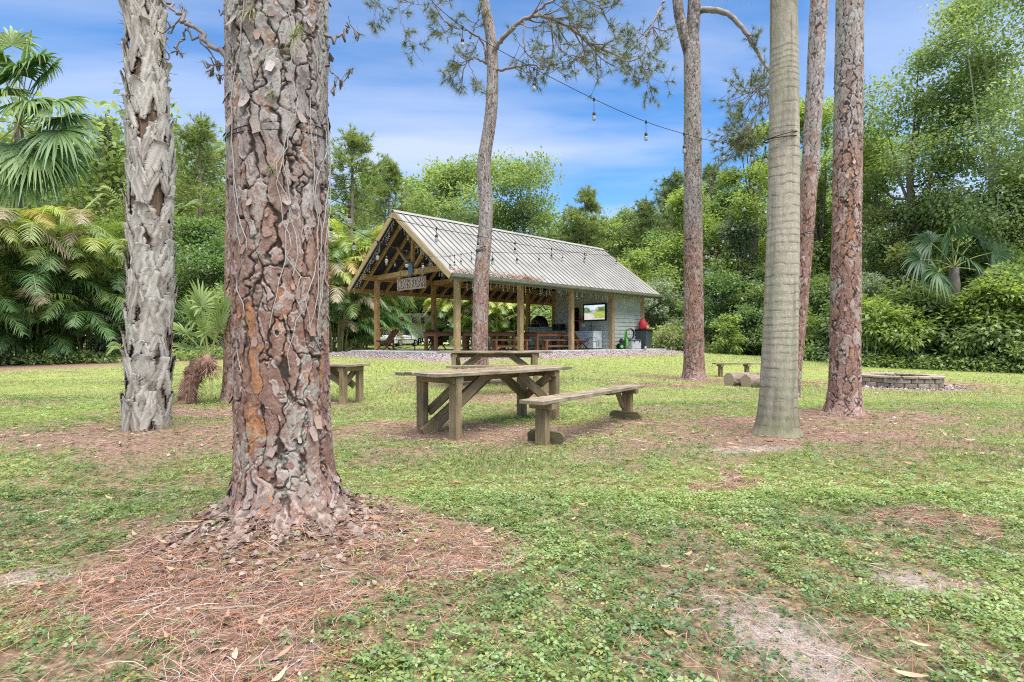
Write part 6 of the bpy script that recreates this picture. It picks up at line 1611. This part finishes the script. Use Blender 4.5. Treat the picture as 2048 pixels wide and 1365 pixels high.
def feather_frond(lv, P, rng, c, ll, lw, nl=34, hang=.5):
    """one arching feather leaf along P"""
    T = unit(np.gradient(P, axis=0)); m = nl; s = np.linspace(.16, 1, m); idx = s * (len(P) - 1); i0 = np.clip(idx.astype(int), 0, len(P) - 2); fr = (idx - i0)[:, None]
    Q = P[i0] * (1 - fr) + P[i0 + 1] * fr; Tq = T[i0]; sd = unit(np.cross(Tq, np.array([0, 0, 1.0]) + rng.normal(0, .15, 3))); up = np.cross(sd, Tq)
    ln = ll * np.sin(np.pi * (.16 + .80 * s)) ** .7
    for g in (1, -1):
        D = unit(sd * g * .85 + Tq * .62 + up * .30 + rng.normal(0, .07, (m, 3))); tt = np.linspace(0, 1, 4)
        Pp = Q[:, None] + D[:, None] * (ln[:, None] * tt[None])[:, :, None]; Pp[:, :, 2] -= (tt[None] ** 2) * (ln * hang * rng.uniform(.5, 1.2, m))[:, None]
        lv.strip(Pp, unit(Tq + rng.normal(0, .15, (m, 3)))[:, None], lw * np.array([[.6, 1, .75, .1]]), np.clip(c * rng.uniform(.82, 1.18, (m, 1)), 0, 1))
    lv.strip(P[None], sd.mean(0)[None, None], np.linspace(.045, .012, len(P))[None], np.array([[.30, .30, .08]]))
def areca(label, px, d, top, wpx, seed, nf=70, yel=.5, group='areca palm clumps'):
    x, y, z, H, W_ = place(px, d, top, wpx); rng = np.random.default_rng(3000 + seed); R = W_ / 2; t = thing('areca_palm', label, 'palm', (x, y, z), 0, group); lv = Leaves(); paths, rad = [], []
    for k in range(nf):
        a = rng.random() * 6.28; rb = R * .55 * math.sqrt(rng.random()); b_ = np.array([math.cos(a) * rb * .55, math.sin(a) * rb * .55, 0]); h0 = H * rng.choice([rng.uniform(.05, .35), rng.uniform(.3, .68), rng.uniform(.5, .80)], p=[.36, .34, .30])
        s = b_ + np.array([math.cos(a) * rb * .5, math.sin(a) * rb * .5, h0]); a2 = a + rng.normal(0, .55); o = np.array([math.cos(a2), math.sin(a2), 0]); fl = np.clip(rng.uniform(.30, .44) * H * (.75 + .2 * (R / H)), 1.2, 3.1); rise = rng.uniform(.35, .95)
        up_ = np.array([0, 0, 1.0]); P = bez([s, s + (o * .28 + up_ * rise * .42) * fl, s + (o * .66 + up_ * rise * .52) * fl, s + (o * 1.0 + up_ * (rise * .36 - .18)) * fl], 5)
        P[:, 2] = np.maximum(np.minimum(P[:, 2], H * 1.02), .12)
        top_ = (P[:, 2].max() / H); yy = np.clip(rng.normal(.10 + 1.0 * (top_ - .56) + .3 * (yel > .72), .2) * 2.4 * max(yel, .5), 0, 1)
        c = np.array([.09, .18, .055]) * (1 - yy) + np.array([.42, .46, .12]) * yy
        if rng.random() < .05: c = np.array([.46, .35, .12])
        if rng.random() < .10: c = np.array([.34, .29, .19])
        feather_frond(lv, P, rng, c[None], .235 * fl + .16, .0019 * d + .004, 46, .75)
        if rng.random() < .22: paths.append(bez([b_ + np.array([0, 0, -.1]), b_ * 1.3 + np.array([0, 0, h0 * .5]), s], 4)); rad.append(np.linspace(.045, .03, len(paths[-1])))
    woody('canes', paths, rad, t, 5, (.16, .17, .06), (.36, .35, .16), seed); lv.build('fronds', M_FROND, t)
M_FROND = leaf_mat('feather_leaf', .40, .035, .5)

def far_wood():
    rng = np.random.default_rng(99); lv = Leaves(); n = 95000
    az = rng.uniform(-.98, .98, n); r = rng.uniform(60, 78, n) - 22 * sstep(.30, .5, np.abs(az)) * (az > 0) - 22 * sstep(.36, .5, np.abs(az)) * (az < 0)
    x = np.sin(az) * r; y = np.cos(az) * r; hz = (10.5 + 6 * fbm(np.stack([az * 14, 0 * az, 0 * az], 1), 4, 7)) * (1 - .5 * sstep(.42, .6, az)); z = rng.random(n) ** .8 * hz + .3
    P = np.stack([x, y, z], 1); cl = fbm(P * .45, 3, 8); P += (cl - .5)[:, None] * rand_dirs(n, rng) * 1.5
    s_ = rng.uniform(.22, .45, n); lv.quads(P, unit(rng.normal(0, 1, (n, 3)) + np.array([0, -.2, -.4])), unit(rng.normal(0, .6, (n, 3)) + np.array([0, -.3, .8])), s_ * 1.3, s_ * .8, lerp3((.10, .18, .055), (.38, .45, .16), np.clip(cl * 1.3 - .15 + rng.normal(0, .15, n), 0, 1)), fold=.15)
    tag(lv.build('far_wood', M_LEAF), 'dense green wood closing the view behind everything', None, None, 'stuff')
far_wood()

# ---- left side
areca('yellow topped areca palm clump at the left edge of the lawn', 40, 20.5, 392, 320, 1, 170)
areca('areca palm clump just left of the booted palm, dark green skirts', 175, 21.5, 420, 250, 2, 140)
areca('areca palm clump cut by the left frame edge', -85, 19, 380, 260, 3, 110)
def tall_fan_palm(label, px, py, d, trunk_px, hubs, seed, R0, group=None, bl=58, c0=(.09, .18, .055), c1=(.30, .40, .14), face=.45, wd=.052, dr=.8):
    h = np.array(PX(px, py, d)); bx, by = (trunk_px - CX) / F * d, d; b = np.array((bx, by, g1(bx, by) - .1)); t = thing('cabbage_palm', label, 'palm', tuple(b), 0, group)
    S = bez([np.zeros(3), (h - b) * .5 + np.array([.1, 0, 0]), h - b], 12); V, Fq = tubes_np([S], [np.linspace(.2, .16, len(S))], 16); f = fbm(V * 8, 3, seed); np_mesh('trunk', V + (unit(V - np.repeat(S, 16, 0)) * ((f - .5) * .06)[:, None]), Fq, M_PALMBARK, t, lerp3((.10, .085, .07), (.33, .29, .25), f))
    rng = np.random.default_rng(seed); hb = [(np.array(PX(q[0], q[1], d + q[2])) - b, R0 * q[3]) for q in hubs]
    fan_leaf_set(t, h - b, hb, seed, bl, c0, c1, dr, width=wd, petiole=.022, facing=face)
tall_fan_palm('tall cabbage palm with drooping fan leaves rising over the areca clumps', 38, 250, 24.5, 14, [(60, 105, -.6, 1.0), (25, 90, .5, 1.0), (95, 150, -.3, .95), (112, 205, -.9, 1.05), (118, 262, -1.1, 1.1), (70, 300, -1.4, 1.05), (20, 290, -1.5, 1.05), (-30, 240, -.6, 1.0), (-40, 150, .3, 1.0), (100, 240, .9, .95), (60, 205, -1.6, .9), (10, 190, -1.7, .9), (85, 325, -.9, .9), (45, 335, -1.2, .95), (5, 335, -.8, .95), (130, 235, -.2, .95), (75, 130, -1.2, .95), (0, 130, -1, 1), (40, 150, -1.6, .95), (118, 300, .3, .9), (-20, 300, -.6, 1)], 41, 1.6)
far_pine_tree('bright green pine seen between the booted palm and the huge pine', 402, 31, 208, 190, 1, PINE, .30, 1100)
far_pine_tree('feathery pine peeping out left of the booted palm', 212, 33, 208, 150, 2, PINE, .32, 800)
far_pine_tree('pine behind the fan palm at far left', 120, 40, 240, 170, 3, PINE, .32, 750)
leafy('shrub', 'dark green thicket between the booted palm and the huge pine', 'shrub', 400, 25, 440, 150, DARK, .0, 1, dens=1.4, shape='bush', lumps=10, trunks=3)
leafy('shrub', 'low leafy shrub just left of the back pine trunk', 'shrub', 440, 23, 575, 110, MID, .0, 2, dens=1.4, shape='bush', trunks=3)
leafy('tree', 'yellow green tree hidden behind the booted palm', 'tree', 290, 27, 370, 150, LIME, .15, 3, dens=1.1)
leafy('shrub', 'grey green shrub at the foot of the areca clumps beside the booted palm', 'shrub', 250, 21.5, 590, 90, SILV, .0, 4, dens=1.3, shape='bush', trunks=3)
leafy('tree', 'broad dark tree behind the bright pine on the left', 'tree', 345, 37, 330, 200, MID, .1, 5, dens=1.0)
leafy('tree', 'tall pale green tree behind the tall fan palm', 'tree', 70, 38, 300, 230, MID, .1, 101, dens=.9)
leafy('tree', 'light green tree rising behind the top of the booted palm', 'tree', 255, 40, 290, 200, LIME, .1, 102, dens=.9)
leafy('tree', 'light green tree standing behind the huge pine', 'tree', 520, 36, 300, 260, MID, .1, 103, dens=.7)
# ---- between the huge pine and the pavilion
far_pine_tree('tall feathery pine rising left of the pavilion gable', 700, 40, 232, 190, 4, PINE, .28, 1100)
far_pine_tree('pine with a thin top left of the broad trees behind the roof', 775, 46, 295, 120, 5, PINE, .3, 700)
areca('yellow areca palm clump beside the left eave of the pavilion', 700, 31, 418, 170, 4, 110, .7)
areca('dark areca palm clump left of the pavilion corner post', 668, 28, 470, 150, 5, 90, .4)
areca('areca palm clump behind the left corner of the roof', 718, 36, 440, 120, 6, 90, .5)
areca('pale areca palm clump seen beneath the roof past the corner post', 925, 42, 555, 130, 7, 60, .8)
areca('areca palm clump seen beneath the roof right of the slim pine', 990, 42, 560, 130, 8, 60, .8)
areca('areca palm clump behind the parked car', 728, 50, 560, 120, 9, 50, .8)
leafy('tree', 'yellowish tree behind the camper trailer', 'tree', 835, 66, 500, 180, OLIVE, .1, 6, dens=1.4)
leafy('shrub', 'leafy shrub seen over the bar ledge between the back posts', 'shrub', 1080, 43, 570, 120, MID, .0, 7, dens=1.5, shape='bush', trunks=3)
leafy('shrub', 'dark shrub in the gap right of the slim pine under the roof', 'shrub', 1030, 46, 590, 90, DARK, .0, 8, dens=1.5, shape='bush', trunks=3)
leafy('tree', 'bright green tree above the left slope of the roof', 'tree', 822, 63, 385, 150, LIME, .15, 9)
leafy('tree', 'grey green round topped tree left of the slim pine above the ridge', 'tree', 905, 52, 300, 190, MID, .2, 10, airy=.8, bark=BARK_PALE, dens=1.05)
leafy('tree', 'broad airy tree right of the slim pine above the ridge', 'tree', 1045, 50, 312, 215, MID, .2, 11, airy=.8, bark=BARK_PALE, dens=1.05, lumps=11)
leafy('tree', 'lower green tree filling in behind the middle of the ridge', 'tree', 975, 56, 400, 210, LIME, .1, 12, dens=.9)
leafy('tree', 'tree with a slanting pale limb behind the right half of the ridge', 'tree', 1110, 55, 420, 220, MID, .1, 13, bark=BARK_PALE, dens=.95)
far_pine_tree('pointed pine standing above the far end of the ridge', 1172, 49, 358, 130, 6, PINE, .2, 800)
leafy('tree', 'green tree right of the pointed pine behind the ridge end', 'tree', 1232, 52, 425, 150, MID, .1, 14)
leafy('tree', 'tall light green tree left of the yellow one, behind the left slope of the roof', 'tree', 742, 63, 335, 190, MID, .1, 104, dens=.95)
leafy('tree', 'light tree behind the ridge just left of the slim pine', 'tree', 880, 60, 345, 200, LIME, .1, 105, dens=.9)
leafy('tree', 'low wide tree closing the dip right of the pointed pine', 'tree', 1255, 58, 435, 190, MID, .05, 106, dens=.95)
leafy('tree', 'pale green tree in the back row left of the forked pine', 'tree', 1340, 52, 385, 170, MID, .05, 107, dens=.9)
leafy('tree', 'soft green tree in the back row behind the forked pine', 'tree', 1420, 50, 350, 170, OLIVE, .05, 108, dens=.9)
leafy('tree', 'green tree in the back row between smooth palm and leaning pine', 'tree', 1580, 46, 300, 180, MID, .05, 109, dens=.9)
leafy('tree', 'soft tree in the back row right of the rust red pine', 'tree', 1720, 42, 330, 190, LIME, .05, 110, dens=.75)
# ---- right of the pavilion
far_pine_tree('pine with clumped needles over the low end of the roof', 1292, 47, 378, 130, 7, PINED, .3, 560)
far_pine_tree('tall pine left of the forked trunk, standing in the back row', 1350, 46, 322, 130, 8, PINED, .35, 560)
far_pine_tree('sparse pine with open top right of the forked trunk', 1432, 44, 300, 140, 9, PINED, .4, 480)
leafy('shrub', 'yellow green shrub behind the roof end', 'shrub', 1275, 37, 500, 85, LIME, .0, 15, dens=1.2, trunks=3)
leafy('shrub', 'pale bushy shrub behind the wheelie bin', 'shrub', 1312, 35, 560, 110, SILV, .0, 16, dens=1.4, shape='bush', trunks=3)
leafy('tree', 'dark glossy leaved tree between roof end and forked pine', 'tree', 1300, 42, 470, 110, DARK, .1, 17, dens=1.1)
leafy('tree', 'lime green tree behind the forked pine', 'tree', 1382, 39, 362, 165, LIME, .1, 18, dens=1.15)
leafy('tree', 'dark tree right of the forked pine above the silvery shrub', 'tree', 1462, 41, 365, 100, DARK, .2, 19)
leafy('shrub', 'silvery grey shrub left of the smooth palm', 'shrub', 1480, 36, 445, 150, SILV, .05, 20, dens=1.3, shape='bush', trunks=3)
leafy('shrub', 'dense dark green shrub right of the forked pine at lawn level', 'shrub', 1448, 32, 552, 150, DARK, .0, 21, dens=1.6, shape='bush', trunks=4)
leafy('shrub', 'dark green shrub just left of the smooth palm', 'shrub', 1515, 31, 570, 110, MID, .0, 22, dens=1.5, shape='bush', trunks=3)
leafy('tree', 'tall lime tree just left of the smooth palm', 'tree', 1512, 37, 245, 125, LIME, .2, 23, dens=1.1)
leafy('shrub', 'low yellowish shrub by the gravel at the far right of the slab', 'shrub', 1345, 31, 655, 100, OLIVE, .0, 24, dens=1.4, shape='bush', trunks=3)
leafy('shrub', 'low green shrub between the gravel and the forked pine', 'shrub', 1300, 32, 655, 80, LIME, .0, 25, dens=1.4, shape='bush', trunks=3)
leafy('shrub', 'slender sapling shrub before the dark thicket right of the forked pine', 'shrub', 1455, 29, 630, 55, LIME, .1, 26, dens=1.3, trunks=2)
leafy('tree', 'tall lime tree between the smooth palm and the rust red pine', 'tree', 1640, 31, 180, 160, LIME, .15, 27, dens=1.1, lumps=12)
leafy('tree', 'mid green tree behind the leaning pine', 'tree', 1600, 33, 330, 130, MID, .1, 28, dens=1.1)
leafy('shrub', 'bushy shrub right of the smooth palm at mid height', 'shrub', 1640, 27, 545, 140, MID, .0, 29, dens=1.5, shape='bush', trunks=4)
leafy('shrub', 'lime sapling at the lawn edge beside the smooth palm', 'shrub', 1612, 25.5, 620, 80, LIME, .0, 30, dens=1.3, trunks=2)
leafy('shrub', 'dark low shrub left of the rust red pine', 'shrub', 1665, 25, 650, 90, DARK, .0, 31, dens=1.5, shape='bush', trunks=3)
leafy('tree', 'leafy tree directly right of the rust red pine', 'tree', 1755, 29, 262, 160, LIME, .15, 32, dens=.8, lumps=10)
leafy('tree', 'tall airy tree over the fan palm, sky showing through', 'tree', 1850, 25, 100, 240, MID, .35, 33, airy=.7, dens=.62, narrow=.7, lumps=12, bark=BARK_DK, limbs=9)
leafy('tree', 'tallest tree at the right with a pale leaning trunk', 'tree', 2005, 23, -20, 270, MID, .30, 34, airy=.7, dens=.7, narrow=.7, lumps=14, bark=BARK_PALE, lean=(-.9, 0), limbs=10, trunk_r=.15)
leafy('tree', 'dense green tree filling behind the right thicket', 'tree', 1925, 31, 430, 240, MID, .1, 35, dens=.7)
leafy('tree', 'mixed green tree left of the fan palm', 'tree', 1790, 26, 410, 140, OLIVE, .1, 36, dens=1.1)
leafy('tree', 'dark tree at the right frame edge behind the fan palm', 'tree', 2045, 22, 330, 150, MID, .15, 37, dens=1.0)
tall_fan_palm('fan palm with dark green leaves standing in the right thicket', 1908, 535, 21.5, 1905, [(1902, 470, -.5, 1.0), (1955, 475, .2, .95), (1985, 505, -.2, .9), (1862, 485, .3, 1.0), (1840, 520, -.6, .95), (1875, 545, -.9, .85), (1975, 548, -.7, .85), (1930, 520, -1.0, .9), (1925, 460, .6, .9)], 43, 1.15, None, 40, (.03, .08, .026), (.10, .18, .055), .85, .045)
for i, (px, d, top, w_, pal, lab) in enumerate([
    (1735, 23.5, 560, 110, SILV, 'bluish shrub at the left end of the right thicket'), (1788, 22.5, 585, 130, MID, 'green shrub left of the fan palm at lawn level'), (1850, 21.8, 575, 140, MID, 'rounded shrub under the left leaves of the fan palm'),
    (1912, 21, 600, 140, LIME, 'bright shrub directly under the fan palm'), (1980, 20.5, 575, 150, MID, 'leafy shrub right of the fan palm trunk'), (2050, 19.5, 540, 150, MID, 'large leafed shrub at the right frame edge'),
    (1820, 23.5, 500, 120, OLIVE, 'olive shrub high in the thicket left of the fan palm'), (2010, 22.5, 470, 150, LIME, 'bright foliage over the shrubs right of the fan palm'), (1700, 24.5, 600, 110, DARK, 'dark shrub hidden behind the rust red pine')]):
    leafy('shrub', lab, 'shrub', px, d, top, w_, pal, .07, 50 + i, dens=.95, leaf=.125 + .018 * (i % 4), shape='bush', lumps=5 + i % 4, trunks=5, narrow=.42 + .05 * (i % 3), clump=.46, bark=BARK_PALE if i % 2 else BARK_DK)
for i, (px, d, top, w_, lab) in enumerate([(1770, 21.3, 706, 75, 'low weedy bush at the lawn edge, left of the fire pit rim'), (1850, 20.6, 712, 60, 'low weedy bush at the lawn edge above the fire pit'), (1935, 20, 700, 70, 'low weedy bush at the lawn edge right of the fire pit'), (2030, 18.8, 690, 80, 'low weedy bush in the right corner of the lawn')]):
    leafy('shrub', lab, 'shrub', px, d, top, w_, MID if i % 2 else LIME, .0, 70 + i, dens=1.3, leaf=.085, shape='bush', trunks=3)
for i, (px, d, top, w_, lab) in enumerate([(1745, 21.6, 600, 60, 'thin sapling with a pale stem just right of the rust red pine'), (1815, 21, 625, 60, 'thin sapling with a pale stem behind the fire pit'), (1965, 19.8, 590, 80, 'leaning sapling with twin pale stems before the right thicket'), (2015, 19.4, 565, 90, 'tall sapling with pale stems near the right frame edge')]):
    leafy('tree', lab, 'tree', px, d, top, w_, LIME, .38, 80 + i, dens=.8, leaf=.14, lumps=4, trunk_r=.028, bark=BARK_PALE, trunks=2, limbs=4, narrow=.45, clump=.4, group='saplings along the wood edge')
def edge_weeds():
    rng = np.random.default_rng(123); lv = Leaves(); ln = [PX(1255, 0, 32), PX(1420, 0, 31.5), PX(1530, 0, 31), PX(1660, 0, 25), PX(1745, 0, 21.8), PX(2080, 0, 18.4)]; l2 = [PX(-100, 0, 19), PX(230, 0, 20.5), PX(470, 0, 22)]
    for pts, n in ((ln, 15000), (l2, 5000)):
        q = bez([(p[0], p[1], 0) for p in pts], 30); i = rng.integers(0, len(q) - 1, n); b_ = q[i] + (q[i + 1] - q[i]) * rng.random((n, 1)) + rng.normal(0, .45, (n, 3)) * np.array([1, 1, 0]); hh = .1 + .75 * fbm(b_ * .9, 3, 6) ** 1.5
        z = gz(b_[:, 0], b_[:, 1]) + rng.random(n) * hh; P = np.stack([b_[:, 0], b_[:, 1], z], 1); s_ = rng.uniform(.06, .13, n)
        lv.quads(P, unit(rng.normal(0, 1, (n, 3)) + np.array([0, -.3, .1])), unit(rng.normal(0, .5, (n, 3)) + np.array([0, -.2, 1])), s_ * 1.3, s_ * .7, lerp3(MID[0], LIME[1], np.clip(rng.normal(.45, .25, n), 0, 1)), fold=.15)
    tag(lv.build('edge_weeds', M_LEAF), 'rank weeds fringing the mown lawn', None, None, 'stuff')
edge_weeds()
